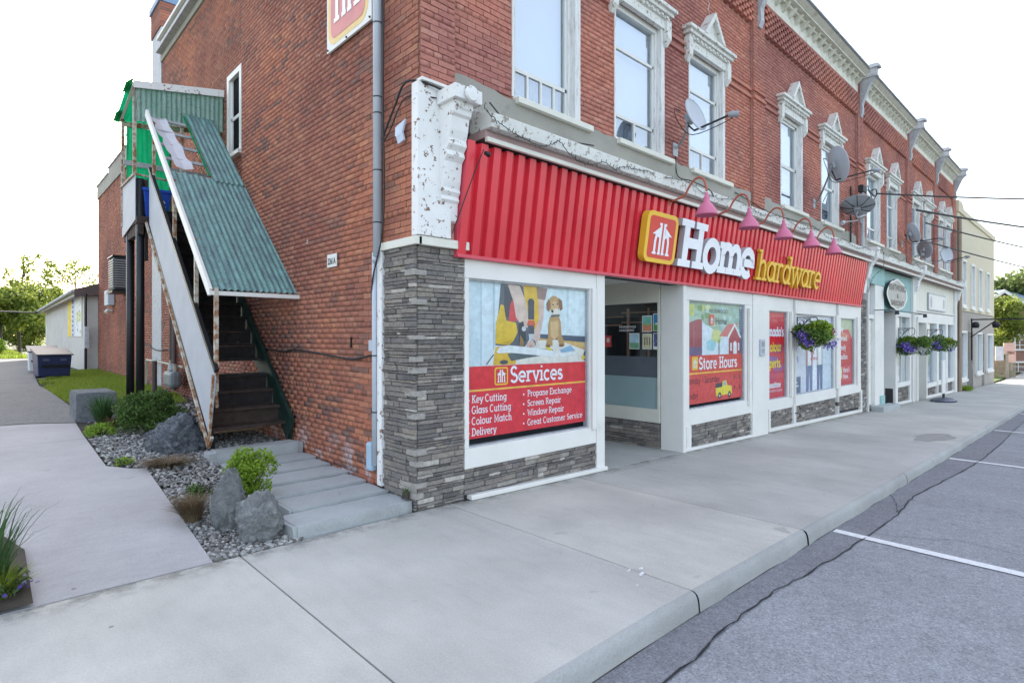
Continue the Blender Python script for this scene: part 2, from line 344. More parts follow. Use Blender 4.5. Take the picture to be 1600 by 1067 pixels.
def copy_tree(o,parent=None):
    c=o.copy(); COL.objects.link(c)
    if parent is not None: c.parent=parent
    for ch in list(o.children): copy_tree(ch,c)
    return c
def fromarr(name,V,F,mat,parent=None,**k):
    """V (n,3) float, F (m,4) int quads"""
    me=bpy.data.meshes.new(name); V=np.asarray(V,dtype=np.float32); F=np.asarray(F,dtype=np.int32)
    if parent is not None:
        q=parent; off=Vector((0,0,0))
        while q is not None: off=off+q.location; q=q.parent
        V=V-np.array(off,dtype=np.float32)
    me.vertices.add(len(V)); me.vertices.foreach_set('co',V.ravel())
    w=F.shape[1]; me.loops.add(F.size); me.loops.foreach_set('vertex_index',F.ravel())
    me.polygons.add(len(F)); me.polygons.foreach_set('loop_start',np.arange(0,F.size,w,dtype=np.int32)); me.polygons.foreach_set('loop_total',np.full(len(F),w,dtype=np.int32))
    me.materials.append(mat); me.update(calc_edges=True); me.validate()
    o=bpy.data.objects.new(name,me); COL.objects.link(o)
    if parent is not None: o.parent=parent
    tag(o,k.get('label'),k.get('cat'),k.get('group'),k.get('kind')); return o
def sheet(name,poly,dz,mat,kind='structure',step=.5,thick=0,parent=None,zf=None,**k):
    zf=zf or T
    bm=bmesh.new(); vs=[bm.verts.new((p[0],p[1],0)) for p in poly]; bm.faces.new(vs)
    xs=[p[0] for p in poly]; ys=[p[1] for p in poly]
    def cuts(a,b):
        st=step if b-a<40 else max(step,(b-a)/60)
        q=math.ceil(a/st)*st; r=[]
        while q<b: r.append(q); q+=st
        return r
    for x in cuts(min(xs),max(xs))+[3.1]:
        bmesh.ops.bisect_plane(bm,geom=bm.verts[:]+bm.edges[:]+bm.faces[:],plane_co=(x,0,0),plane_no=(1,0,0))
    for y in cuts(min(ys),max(ys))+[4.7,7.5,16]:
        bmesh.ops.bisect_plane(bm,geom=bm.verts[:]+bm.edges[:]+bm.faces[:],plane_co=(0,y,0),plane_no=(0,1,0))
    if thick:
        r=bmesh.ops.extrude_face_region(bm,geom=bm.faces[:])
        tv={g for g in r['geom'] if isinstance(g,bmesh.types.BMVert)}
        for v in bm.verts:
            v.co.z=zf(v.co.x,v.co.y)+dz-(0 if v in tv else thick)
    else:
        for v in bm.verts: v.co.z=zf(v.co.x,v.co.y)+dz
    bmesh.ops.recalc_face_normals(bm,faces=bm.faces[:])
    if not thick and sum(f.normal.z for f in bm.faces)<0: bmesh.ops.reverse_faces(bm,faces=bm.faces[:])
    me=bpy.data.meshes.new(name); bm.to_mesh(me); bm.free(); me.materials.append(mat)
    o=bpy.data.objects.new(name,me); COL.objects.link(o)
    if parent is not None: o.parent=parent
    if parent is None: o['kind']=kind
    tag(o,k.get('label'),k.get('cat'),k.get('group')); return o
def sag(a,b,s,n=14):
    a=Vector(a);b=Vector(b); return [a.lerp(b,i/n)-Vector((0,0,s*4*(i/n)*(1-i/n))) for i in range(n+1)]
def smoothpath(pts,n=6):
    P=[Vector(p) for p in pts]; out=[]
    for i in range(len(P)-1):
        p0=P[max(i-1,0)];p1=P[i];p2=P[i+1];p3=P[min(i+2,len(P)-1)]
        for k in range(n):
            t=k/n; out.append(.5*((2*p1)+(p2-p0)*t+(2*p0-5*p1+4*p2-p3)*t*t+(3*p1-p0-3*p2+p3)*t**3))
    out.append(P[-1]); return out
# ---------------------------------------------------------------- lettering
def arc(cx,cy,rx,ry,a0,a1,n=12):
    return [(cx+rx*math.cos(rad(a0+(a1-a0)*i/n)),cy+ry*math.sin(rad(a0+(a1-a0)*i/n))) for i in range(n+1)]
sf=lambda x,y,h=.12:('S',x,y,h)
XH=.68
def _bowl(c=.36): return arc(c,.34,.27,.30,0,360,20)
def _arch(x0,x1): c=(x0+x1)/2; return [(x0,.42)]+arc(c,.40,(x1-x0)/2,.24,180,0,8)[0:]+[(x1,0.03)]
GL={
'H':(.86,[[(.2,0),(.2,1)],[(.66,0),(.66,1)],[(.2,.52),(.66,.52)]],[(.2,.04),(.2,.96),(.66,.04),(.66,.96)]),
'o':(.72,[arc(.36,.34,.27,.31,0,360,20)],[]),
'm':(1.12,[[(.17,0),(.17,XH)],_arch(.17,.56),_arch(.56,.95)],[(.17,.04),(.56,.04),(.95,.04),(.12,.64,.08)]),
'n':(.74,[[(.17,0),(.17,XH)],_arch(.17,.57)],[(.17,.04),(.57,.04),(.12,.64,.08)]),
'h':(.74,[[(.17,0),(.17,1)],_arch(.17,.57)],[(.17,.04),(.57,.04),(.12,.96,.08)]),
'e':(.68,[[(.09,.34),(.60,.34)]+arc(.35,.34,.26,.30,0,310,16)],[]),
'a':(.76,[arc(.34,.34,.25,.30,0,360,18),[(.60,.62),(.60,0)]],[(.65,.04,.09),(.60,.64,.08)]),
'r':(.55,[[(.17,0),(.17,XH)],[(.17,.38)]+arc(.36,.40,.19,.24,180,50,6)],[(.17,.04),(.12,.64,.08)]),
'd':(.76,[arc(.34,.34,.25,.30,0,360,18),[(.60,0),(.60,1)]],[(.65,.04,.09),(.55,.96,.09)]),
'w':(1.0,[[(.1,.64),(.3,.02),(.5,.60),(.7,.02),(.9,.64)]],[(.1,.64),(.9,.64),(.5,.64,.08)]),
'v':(.66,[[(.1,.64),(.33,.02),(.56,.64)]],[(.1,.64,.11),(.56,.64,.11)]),
'i':(.34,[[(.17,0),(.17,.64)],[(.17,.86),(.17,.98)]],[(.17,.04),(.12,.64,.08)]),
'l':(.34,[[(.17,0),(.17,1)]],[(.17,.04),(.12,.96,.08)]),
't':(.46,[[(.2,.92),(.2,.16)]+arc(.32,.16,.12,.13,180,290,5)],[(.2,.62,.17)]),
'c':(.62,[arc(.34,.34,.25,.30,45,315,14)],[]),
's':(.54,[arc(.28,.49,.17,.15,25,270,9)+arc(.28,.19,.19,.15,90,-155,9)],[]),
'y':(.66,[[(.1,.64),(.33,.04)],[(.58,.64),(.30,-.16),(.12,-.22)]],[(.1,.64,.11),(.58,.64,.11)]),
'u':(.74,[[(.17,.64),(.17,.26)]+arc(.37,.26,.2,.22,180,360,8)+[(.57,.64)],[(.57,.3),(.57,0)]],[(.13,.64,.09),(.53,.64,.09),(.62,.04,.07)]),
'g':(.74,[arc(.34,.36,.24,.28,0,360,16),[(.58,.64),(.58,-.06)]+arc(.36,-.06,.22,.17,0,-150,7)],[(.6,.64,.08)]),
'p':(.74,[[(.17,-.26),(.17,.64)],arc(.41,.34,.24,.29,0,360,16)],[(.17,-.24),(.12,.64,.08)]),
'x':(.66,[[(.1,.64),(.56,0)],[(.56,.64),(.1,0)]],[(.1,.64,.1),(.56,.64,.1),(.1,.04,.1),(.56,.04,.1)]),
'k':(.7,[[(.17,0),(.17,1)],[(.2,.3),(.55,.64)],[(.28,.38),(.58,0)]],[(.17,.04),(.57,.04),(.53,.64,.1)]),
'S':(.68,[arc(.34,.73,.22,.23,25,270,12)+arc(.34,.27,.25,.23,90,-155,12)],[]),
'C':(.82,[arc(.43,.5,.34,.47,48,312,16)],[]),
'G':(.88,[arc(.43,.5,.34,.47,48,330,16)+[(.75,.42)]],[(.68,.44,.14)]),
'K':(.82,[[(.2,0),(.2,1)],[(.22,.45),(.66,.96)],[(.34,.56),(.70,0)]],[(.2,.04),(.2,.96),(.66,.96),(.70,.04)]),
'M':(1.04,[[(.2,0),(.2,.97),(.52,.25),(.84,.97),(.84,0)]],[(.2,.04),(.84,.04),(.15,.96,.08),(.9,.96,.08)]),
'D':(.84,[[(.2,.04),(.2,.96),(.4,.96)]+arc(.4,.5,.34,.46,90,-90,12)+[(.2,.04)]],[(.12,.04,.1),(.12,.96,.1)]),
'P':(.74,[[(.2,0),(.2,.96),(.42,.96)]+arc(.42,.71,.22,.25,90,-90,8)+[(.2,.46)]],[(.2,.04),(.12,.96,.1)]),
'R':(.82,[[(.2,0),(.2,.96),(.42,.96)]+arc(.42,.72,.2,.24,90,-90,8)+[(.2,.48)],[(.42,.48),(.68,0)]],[(.2,.04),(.12,.96,.1),(.7,.04,.09)]),
'E':(.74,[[(.66,.82),(.66,.96),(.2,.96),(.2,.04),(.68,.04),(.68,.2)],[(.2,.5),(.52,.5)]],[(.12,.04,.1),(.12,.96,.1)]),
'W':(1.16,[[(.12,.96),(.35,.03),(.58,.8),(.81,.03),(1.04,.96)]],[(.12,.96,.12),(1.04,.96,.12)]),
"'":(.2,[[(.1,.98),(.1,.76)]],[]),
'.':(.26,[[(.12,0),(.12,.13)]],[]),
' ':(.36,[],[]),
'b':(.74,[[(.17,0),(.17,1)],arc(.41,.34,.24,.29,0,360,16)],[(.12,.96,.08)]),
'B':(.74,[[(.2,.04),(.2,.96),(.4,.96)]+arc(.4,.74,.19,.22,90,-90,8)+[(.2,.52)],[(.4,.52)]+arc(.42,.28,.23,.24,90,-90,8)+[(.2,.04)]],[(.12,.04,.1),(.12,.96,.1)]),
}
class Fr:
    def __init__(s,o,U=(1,0,0),V=(0,0,1),N=(0,-1,0)): s.o=Vector(o);s.U=Vector(U).normalized();s.V=Vector(V).normalized();s.N=Vector(N).normalized()
    def p(s,u,v,n=0): return s.o+s.U*u+s.V*v+s.N*n
def strip(mb,fr,pts,w,n0,depth,mi=0,me=None):
    """ribbon of width w along 2D pts"""
    P=[Vector((p[0],p[1])) for p in pts]; closed=(P[0]-P[-1]).length<1e-5
    if closed: P=P[:-1]
    N=len(P); L=[];R_=[]
    for i in range(N):
        if closed: a=P[i]-P[i-1]; b=P[(i+1)%N]-P[i]
        else:
            a=P[i]-P[i-1] if i>0 else P[1]-P[0]; b=P[i+1]-P[i] if i<N-1 else a
            if i==0: a=b
        a=a.normalized(); b=b.normalized(); na=Vector((-a.y,a.x)); nb=Vector((-b.y,b.x)); m=(na+nb)
        if m.length<.3: m=na
        m.normalize(); k=w/2/max(.45,m.dot(na)); L.append(P[i]+m*k); R_.append(P[i]-m*k)
    idx=range(N) if closed else range(N-1)
    top=[fr.p(q.x,q.y,n0+depth) for q in L]+[fr.p(q.x,q.y,n0+depth) for q in R_]
    mb.mat(mi).add(top,[(N+i,N+(i+1)%N,(i+1)%N,i) for i in idx])
    if depth>.004:
        vs=[fr.p(q.x,q.y,n0+depth) for q in L]+[fr.p(q.x,q.y,n0+depth) for q in R_]+[fr.p(q.x,q.y,n0) for q in L]+[fr.p(q.x,q.y,n0) for q in R_]
        fs=[(i,(i+1)%N,2*N+(i+1)%N,2*N+i) for i in idx]+[(3*N+i,3*N+(i+1)%N,N+(i+1)%N,N+i) for i in idx]
        if not closed: fs+=[(0,2*N,3*N,N),(N-1,2*N-1,4*N-1,3*N-1)]
        mb.mat(1 if me is None else me).add(vs,fs)
def glyph(mb,fr,ch,u,v,size,wt,n0=0,depth=0,xs=1.,mi=0,me=None,svw=None):
    w,st,se=GL[ch]; k=0
    for pts in st:
        strip(mb,fr,[(u+p[0]*size*xs,v+p[1]*size) for p in pts],wt*size,n0,depth+k*.0004,mi,me); k+=1
    for s in se:
        h=(s[2] if len(s)>2 else .14)+wt*.25; y=s[1]; y=max(y,wt*.34) if y>-.1 and y<.3 else (min(y,1-wt*.34) if y>.8 else y)
        strip(mb,fr,[(u+(s[0]-h)*size*xs,v+y*size),(u+(s[0]+h)*size*xs,v+y*size)],(svw or wt*.68)*size,n0,depth+k*.0004,mi,me); k+=1
    return w*size*xs
def slab(mb,fr,txt,u,v,size,wt=.13,n0=0,depth=0,xs=1.,mi=0,track=0):
    for ch in txt: u+=glyph(mb,fr,ch,u,v,size,wt,n0,depth,xs,mi)+track*size
    return u
_bf={}
def bft(mb,fr,txt,u,v,size,n0=0,xs=1.,mi=0,center=False,bold=0.):
    """built-in sans face"""
    key=(txt,bold)
    if key not in _bf:
        c=bpy.data.curves.new('t','FONT'); c.body=txt; c.size=1; c.offset=bold; c.resolution_u=2
        o=bpy.data.objects.new('t',c); COL.objects.link(o); dg=bpy.context.evaluated_depsgraph_get()
        me=o.evaluated_get(dg).to_mesh(); _bf[key]=([tuple(q.co) for q in me.vertices],[tuple(p.vertices) for p in me.polygons])
        o.evaluated_get(dg).to_mesh_clear(); bpy.data.objects.remove(o); bpy.data.curves.remove(c)
    V,F=_bf[key]; 
    if not V: return
    wd=max(p[0] for p in V)*size*xs; 
    if center: u-=wd/2
    mb.mat(mi).add([fr.p(u+p[0]*size*xs,v+p[1]*size,n0) for p in V],F); return wd
def rrect(x0,y0,x1,y1,r,n=5):
    o=[]
    for cx,cy,a in ((x1-r,y1-r,0),(x0+r,y1-r,90),(x0+r,y0+r,180),(x1-r,y0+r,270)):
        for i in range(n+1): t=rad(a+90*i/n); o.append((cx+r*math.cos(t),cy+r*math.sin(t)))
    return o
def hhmark(mb,fr,x0,y0,s,n0,depth=0,mi=0):
    """white twin-h-under-a-roof mark inside a square of side s"""
    q=lambda pts,w,k: strip(mb,fr,[(x0+p[0]*s,y0+p[1]*s) for p in pts],w*s,n0,depth+k*.0005,mi,mi)
    for sg in (-1,1):
        f=lambda x:.5+sg*x
        q([(f(.075),.10),(f(.075),.90)],.085,1)
        q([(f(.04),.88),(f(.15),.88)],.06,2)
        q([(f(.02),.12),(f(.14),.12)],.06,3)
        q([(f(.075),.50)]+[(f(.075+.10-.10*math.cos(t)),.50+.09*math.sin(t)) for t in (0.6,1.2,1.8,2.4)]+[(f(.275),.42),(f(.275),.12)],.085,4)
        q([(f(.20),.12),(f(.36),.12)],.06,5)
        tri=[(f(.12),.80),(f(.42),.60),(f(.12),.60)]
        if sg>0: tri=tri[::-1]
        P=[fr.p(x0+p[0]*s,y0+p[1]*s,n0+depth+.0035) for p in tri]
        if depth>.004: mb.mat(mi).prism([p-fr.N*depth for p in P],fr.N*depth)
        else: mb.mat(mi).poly(P)
def flat(mb,fr,pts,n0,mi): mb.mat(mi).poly([fr.p(p[0],p[1],n0) for p in pts])
def blob(cx,cy,rx,ry,n=14,rot=0,seed=None,j=0):
    rr=random.Random(seed); o=[]
    for i in range(n):
        t=2*math.pi*i/n; k=1+(rr.random()-.5)*j; x=rx*k*math.cos(t); y=ry*k*math.sin(t)
        o.append((cx+x*math.cos(rot)-y*math.sin(rot),cy+x*math.sin(rot)+y*math.cos(rot)))
    return o
def pxwarp(px0,px1,w,X0,yp=4.72):
    def f(u):
        t=(px0+(px1-px0)*u/w-800)/886; return yp*(.6878+t*.7258)/(.7258-t*.6878)-X0
    return f
class Poster:
    """flat printed sheet; shapes laid one print layer above the other"""
    def __init__(s,fr): s.fr=fr; s.mb=MB(); s.mats=[]; s.k=0; s.warp=None
    def c(s,col):
        m=pm(col)
        if m not in s.mats: s.mats.append(m)
        return s.mats.index(m)
    def sh(s,col,pts):
        i=s.c(col); s.k+=1; pts=[(s.warp(p[0]),p[1]) for p in pts] if s.warp else pts; flat(s.mb,s.fr,pts,s.k*.0001,i); return s
    def rc(s,col,x0,y0,x1,y1): return s.sh(col,[(x0,y0),(x1,y0),(x1,y1),(x0,y1)])
    def flush(s,name,parent,label=None):
        if s.mb.f: s.mb.build(name,s.mats,parent,label)
        s.mb=MB(); s.mats=[]

def over(p,dn=.0012):
    return Fr(p.fr.o+p.fr.N*(p.k*.0001+dn),p.fr.U,p.fr.V,p.fr.N)
# ================================================================ ground, road, pavement
def axis(v): return sorted(set(v))
xs=axis([-900,-300,-100,-40,-20,-10,-5,0,3.1,5,7,9,15,25,35,46,60,100,200,500,1400]); ys=axis([-900,-300,-100,-30,-8,0,1.80,1.95,4.5,4.7,7.5,10,13,16,26,40,60,100,200,500,1400])
mb=MB(); V=[(x,y,(T(x,y)-.36 if y<1.9 else (gz(x)-.10 if y<4.6 else T(x,y)-.06))) for y in ys for x in xs]; n=len(xs)
mb.add(V,[(j*n+i,j*n+i+1,(j+1)*n+i+1,(j+1)*n+i) for j in range(len(ys)-1) for i in range(n-1)])
mb.build('ground',M_GROUND,kind='structure',smooth=True)
flatz=lambda x,y: gz(x)
sheet('road',[(-40,-9),(70,-9),(70,1.93),(-40,1.93)],-.135,M_ROAD,zf=flatz,step=2)
sheet('gutter_strip',[(-40,1.5),(-6,1.50),(0,1.60),(2.66,1.62),(3.3,1.66),(4.14,1.69),(5.0,1.64),(6.13,1.60),(7.3,1.60),(8.4,1.66),(10,1.58),(12.1,1.49),(15,1.50),(20,1.56),(34,1.45),(70,1.45),(70,1.93),(-40,1.93)],-.131,M_ROAD2,zf=flatz,step=2)
# long wandering crack and a cross crack
def crack(name,pts,w,dz):
    rr=random.Random(3); P=smoothpath([(p[0],p[1],0) for p in pts],8); P=[Vector((p.x+rr.uniform(-.008,.008),p.y+rr.uniform(-.012,.012),0)) for p in P]
    L=[];R_=[]
    for i,p in enumerate(P):
        t=(P[min(i+1,len(P)-1)]-P[max(i-1,0)]).normalized(); nn=Vector((-t.y,t.x,0)); k=w*rr.uniform(.3,1.0)/2
        L.append(p+nn*k);R_.append(p-nn*k)
    m=MB(); N=len(P); m.add([(q.x,q.y,gz(q.x)+dz) for q in L+R_],[(i,N+i,N+i+1,i+1) for i in range(N-1)]); m.build(name,M_TAR,kind='structure')
crack('road_crack',[(-6,1.50),(0,1.60),(2.66,1.62),(3.3,1.66),(4.14,1.69),(5.0,1.64),(6.13,1.60),(7.3,1.60),(8.4,1.66),(10,1.58),(12.1,1.49),(15,1.50),(20,1.56),(34,1.45)],.019,-.126)
crack('road_crack',[(6.35,1.60),(6.55,1.2),(6.74,.97),(6.70,.52),(6.9,-.2),(6.6,-1.2),(6.8,-2.6)],.009,-.126)
crack('road_crack',[(7.4,1.62),(7.9,1.75),(8.3,1.90)],.010,-.126)
def stain(name,c,pts,dz,zf=flatz): return sheet(name,pts,dz,c,zf=zf)
M_STAIN=plain('grey road stain',(.12,.125,.115),.9,var=.3,scale=14)
M_GUM=plain('pale spill',(.62,.63,.63),.8,var=.2,scale=60)
M_DAMP=plain('tan patch on concrete',(.285,.275,.255),.9,var=.12,scale=10)
for (x,y,rx,ry) in [(7.15,-.15,.10,.03),(7.5,.45,.13,.03),(5.6,-.05,.12,.03),(10.6,-.25,.35,.05)]:
    stain('road_stain',M_STAIN,blob(x,y,rx,ry,16,.4,int(x*10),.7),-.127)
# curb and sidewalk slabs
SW0=1.90
joints=[-30,-20,-12,-8,-4.6,-2.5,-.55,1.50,3.52,5.50,9.15,12.8,16.5,20.2,24,28,32,37,44,52,70]
root=MB()
walk=sheet('sidewalk',[(-30,SW0+.02),(70,SW0+.02),(70,4.66),(-30,4.66)],-.03,M_EARTH,zf=flatz,step=2)
for a,b in zip(joints[:-1],joints[1:]):
    g=.006 if a<6 else .003
    if b<=1.5: skew=.0
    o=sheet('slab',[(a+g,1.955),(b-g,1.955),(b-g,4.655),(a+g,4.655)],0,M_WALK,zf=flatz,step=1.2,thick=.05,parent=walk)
    # rounded curb nose with a real drop to the road
    prof=[(1.957,.0),(1.932,-.004),(1.912,-.016),(1.900,-.034),(1.893,-.07),(1.885,-.16)]
    m=MB(); st=[a+g+(b-a-2*g)*i/max(1,int((b-a)/.25)) for i in range(max(1,int((b-a)/.25))+1)]
    rr=random.Random(int(a*10)); V=[]
    for x in st:
        jit=rr.uniform(-.006,.006)
        for k,(y,z) in enumerate(prof): V.append((x,y+(jit if k>1 else 0),gz(x)+z+(rr.uniform(-.006,.002) if k in(2,3,4) else 0)))
    n=len(prof); m.add(V,[(i*n+k,i*n+k+1,(i+1)*n+k+1,(i+1)*n+k) for i in range(len(st)-1) for k in range(n-1)])
    m.mat(1)
    m.build('curb',[M_KERB,M_TAR],walk,smooth=True)
m=MB()
V=[];
for x in [-30+i for i in range(101)]: V+=[(x,1.885,gz(x)-.128),(x,1.93,gz(x)-.128)]
m.add(V,[(2*i,2*i+2,2*i+3,2*i+1) for i in range(100)]); m.build('gutter_dirt',M_EARTH,kind='structure')
stain('damp_patch',M_DAMP,blob(13.6,2.35,.75,.28,18,-.1,5,.35),.003)
for x,y,rx,ry in [(3.49,2.43,.04,.008),(3.58,2.39,.030,.016),(3.50,2.33,.034,.015),(3.31,2.24,.010,.008)]:
    stain('spill',M_GUM,blob(x,y,rx,ry,10,.3,int(x*100),.6),.0035)
# stall lines
for x in (6.15,11.95,17.3,22.9,28.4,34,39.6):
    mm=MB(); N=14
    rr=random.Random(int(x)); V=[]
    for i in range(N+1):
        y=1.87-i*.42; xx=x-.035*(1.87-y); V+=[(xx-.055+rr.uniform(-.006,.006),y,gz(xx)-.1262),(xx+.055+rr.uniform(-.006,.006),y,gz(xx)-.1262)]
    mm.add(V,[(2*i,2*i+2,2*i+3,2*i+1) for i in range(N)]); mm.build('stall_line',M_PAINTL,kind='structure')
# driveway pad, lane behind it, gravel bed
sheet('driveway',[(.275,4.675),(1.31,4.675),(1.39,7.43),(1.24,7.52),(1.07,7.75),(1.11,9.94),(1.15,11.15),(-6,11.9),(-6,4.675)][0:0] or [(-6,4.675),(1.31,4.675),(1.39,7.40),(1.25,7.47),(1.07,7.75),(1.11,9.94),(1.15,11.15),(.6,11.45),(-6,11.9)],.002,M_PAD,thick=.06,step=.5)
crack('driveway_joint',[(-2,9.35),(0,9.45),(1.1,9.55)],.012,0)
bpy.data.objects['driveway_joint'].location.z=rise(9.45)+.024
sheet('lane',[(-9,11.95),(.6,11.5),(1.15,11.2),(1.3,12.9),(1.15,18.2),(1.35,22.8),(2.6,24.3),(2.6,30),(1.9,60),(-9,60)],.004,M_LANE,step=2)
sheet('soil_bed',[(1.30,4.675),(3.3,4.675),(3.3,16),(1.2,15.6),(1.13,11.2),(1.05,9.94),(1.02,7.75),(1.34,7.4)],-.03,M_EARTH,step=.7)
sheet('soil_bed',[(-1.2,4.66),(.268,4.66),(.272,5.6),(.1,6.2),(-1.2,6.4)],.03,M_EARTH,step=.7)

# pebbles
def inpoly(x,y,P):
    c=False; j=len(P)-1
    for i in range(len(P)):
        if (P[i][1]>y)!=(P[j][1]>y) and x<(P[j][0]-P[i][0])*(y-P[i][1])/(P[j][1]-P[i][1])+P[i][0]: c=not c
        j=i
    return c
def pebbles(name,poly,n,r0,r1,label,clear=()):
    bm=bmesh.new(); bmesh.ops.create_icosphere(bm,subdivisions=1,radius=1); bv=np.array([v.co[:] for v in bm.verts]); bf=np.array([[v.index for v in f.verts] for f in bm.faces]); bm.free()
    xs=[p[0] for p in poly]; ys=[p[1] for p in poly]; rr=random.Random(11); VV=[];FF=[];k=0;t=0
    while k<n and t<n*8:
        t+=1; x=rr.uniform(min(xs),max(xs)); y=min(ys)+(max(ys)-min(ys))*rr.random()**1.5
        if not inpoly(x,y,poly) or any((x-c[0])**2+(y-c[1])**2<c[2]**2 for c in clear): continue
        r=rr.uniform(r0,r1)*(1.5 if rr.random()<.08 else 1); a=rr.random()*6.3
        Rm=np.array(Matrix.Rotation(a,3,'Z')@Matrix.Rotation(rr.uniform(-.5,.5),3,'X'))
        v=(bv*(1+.25*(np.random.default_rng(k).random((len(bv),1))-.5)))*np.array([r*rr.uniform(.9,1.5),r,r*rr.uniform(.5,.8)])
        VV.append(v@Rm.T+np.array([x,y,T(x,y)-.02+rr.uniform(0,.025)])); FF.append(bf+len(bv)*k); k+=1
    o=fromarr(name,np.concatenate(VV),np.concatenate(FF),M_PEB,label=label,cat='gravel',kind='stuff'); return o
pebbles('gravel',[(1.32,4.69),(2.0,4.69),(2.05,7.2),(2.1,8.0),(3.1,8.0),(3.1,9.6),(1.6,10.5),(1.14,9.6),(1.10,7.78),(1.40,7.46)],11000,.010,.021,'grey river pebbles filling the bed between driveway and stair')
pebbles('gravel',[(1.9,7.5),(3.1,7.7),(3.1,8.4),(1.9,8.4)],900,.010,.018,'fine grey chips behind the top stone step')
pebbles('gravel',[(1.25,9.4),(3.2,9.4),(3.2,13.5),(1.4,13)],1500,.02,.03,'sparse stones under the outside stair')

# ================================================================ wall builders
def panel(mb,kind,c,u0,u1,z0,z1,holes,depth):
    """flat wall with openings and their reveals. kind F: plane y=c facing -y; kind S: plane x=c facing -x"""
    us=axis([u0,u1]+[h[i] for h in holes for i in(0,1)]); zs=axis([z0,z1]+[h[i] for h in holes for i in(2,3)])
    P=(lambda u,z,d=0:(u,c+d,z)) if kind=='F' else (lambda u,z,d=0:(c+d,u,z))
    for a,b in zip(us[:-1],us[1:]):
        for e,f in zip(zs[:-1],zs[1:]):
            mu,mz=(a+b)/2,(e+f)/2
            if mu<u0 or mu>u1 or mz<z0 or mz>z1: continue
            if any(h[0]<mu<h[1] and h[2]<mz<h[3] for h in holes): continue
            mb.quad(P(a,e),P(b,e),P(b,f),P(a,f))
    for h in holes:
        a,b,e,f=h
        mb.quad(P(a,e),P(a,f),P(a,f,depth),P(a,e,depth)); mb.quad(P(b,e),P(b,f),P(b,f,depth),P(b,e,depth))
        mb.quad(P(a,e),P(b,e),P(b,e,depth),P(a,e,depth)); mb.quad(P(a,f),P(b,f),P(b,f,depth),P(a,f,depth))
CH=.0630; PI_=.212
def brick_rects(u0,u1,z0,z1,holes,seed=0,zb=None):
    rr=random.Random(seed); out=[]; r=0; z=z0
    while z+CH*.9<=z1+1e-6:
        hdr=(r%6==5); p=PI_/2 if hdr else PI_
        off=(p/2 if r%2 else 0)+rr.uniform(-.006,.006); u=u0-off
        zm=z+CH/2; hs=[h for h in holes if h[2]<zm<h[3]]
        if zb is None or z>=zb: 
            while u<u1:
                a=max(u+.004,u0); b=min(u+p-.004,u1)
                segs=[(a,b)]
                for h in hs:
                    ns=[]
                    for (s,t) in segs:
                        if t<=h[0] or s>=h[1]: ns.append((s,t))
                        else:
                            if s<h[0]-.01: ns.append((s,h[0]))
                            if t>h[1]+.01: ns.append((h[1],t))
                    segs=ns
                for s,t in segs:
                    if t-s>.03: out.append((s,t,z+.004,z+CH-.004,(b-a)>.2 and s==a and t==b))
                u+=p
        z+=CH; r+=1
    return out
def bricks_to(kind,c,rects,seed,d=.0045,js=.002):
    R=np.array([r[:4] for r in rects]); n=len(R); rg=np.random.default_rng(seed)
    pr=rg.uniform(0,js,n)+d; jit=rg.uniform(-.0015,.0015,(n,4)); R=R+jit
    a,b,e,f=R.T; V=np.zeros((n,8,3))
    U=np.stack([a,b,b,a,a,b,b,a],1); Z=np.stack([e,e,f,f,e,e,f,f],1)
    tilt=rg.uniform(-.0012,.0012,(n,8)); D=np.zeros((n,8)); D[:,:4]=(-pr)[:,None]; D+=tilt; D[:,4:]=.004
    if kind=='F': V[...,0]=U; V[...,1]=c+D
    else: V[...,1]=U; V[...,0]=c+D
    V[...,2]=Z
    q=np.array([[0,1,2,3],[0,4,5,1],[1,5,6,2],[2,6,7,3],[3,7,4,0]])
    F=(q[None]+np.arange(n)[:,None,None]*8).reshape(-1,4)
    return V.reshape(-1,3),F
cF=(.6878,.7258); cR=(.7258,-.6878)
def proj(x,y,z):
    d=x*cF[0]+y*cF[1]; u=x*cR[0]+y*cR[1]
    return (800+886*u/d, 527-886*(z-1.7)/d, d)

# ================================================================ the long brick building
BX0,BX1=3.145,31.0; FY=4.69; RX=3.35
bld=thing('brick_building','long two storey red brick block with white gabled window hoods and shopfronts along the sidewalk','building',(3.15,4.7,0))
WINS=[(4.44,5.54,0),(6.37,7.53,1),(8.36,9.50,2),(12.05,13.16,3),(14.43,15.60,4),(18.05,19.28,5),(20.12,21.2,6),(23.12,24.3,7),(24.95,26.15,8),(27.35,28.35,9),(28.75,29.85,10)]
PILS=[(10.63,11.14),(17.03,17.54),(22.38,23.04),(26.6,27.28),(30.35,31.0)]
fh=[(a,b,4.43,6.36) for a,b,_ in WINS]
w=MB(); panel(w,'F',FY,3.57,BX1,4.05,8.70,fh,.14); w.build('front_wall',M_MORTARF,bld)
w=MB()
for i,(a,b) in enumerate([(3.16,3.57)]+PILS): w.box(a,b,4.632,FY+.03,4.10 if i else 2.70,8.70)
w.split('pilaster_core',M_MORTARF,bld)
SH=[(9.9,9.901,0,.001)]
w=MB(); panel(w,'S',BX0+.010,4.72,9.68,-.1,9.0,[],.1); panel(w,'S',BX0+.0102,4.64,4.721,2.7,9.0,[],.1); w.build('side_wall',M_MORTAR,bld)
SWIN=(10.30,11.06,4.93,6.42)
w=MB(); panel(w,'S',RX+.012,9.68,16.05,.1,9.0,[SWIN],.12); w.quad((BX0+.012,9.68,0),(RX+.3,9.68,0),(RX+.3,9.68,9),(BX0+.012,9.68,9))
w.quad((RX+.012,16.05,0),(8,16.05,0),(8,16.05,9),(RX+.012,16.05,9)); w.build('side_wall',M_MORTAR,bld)
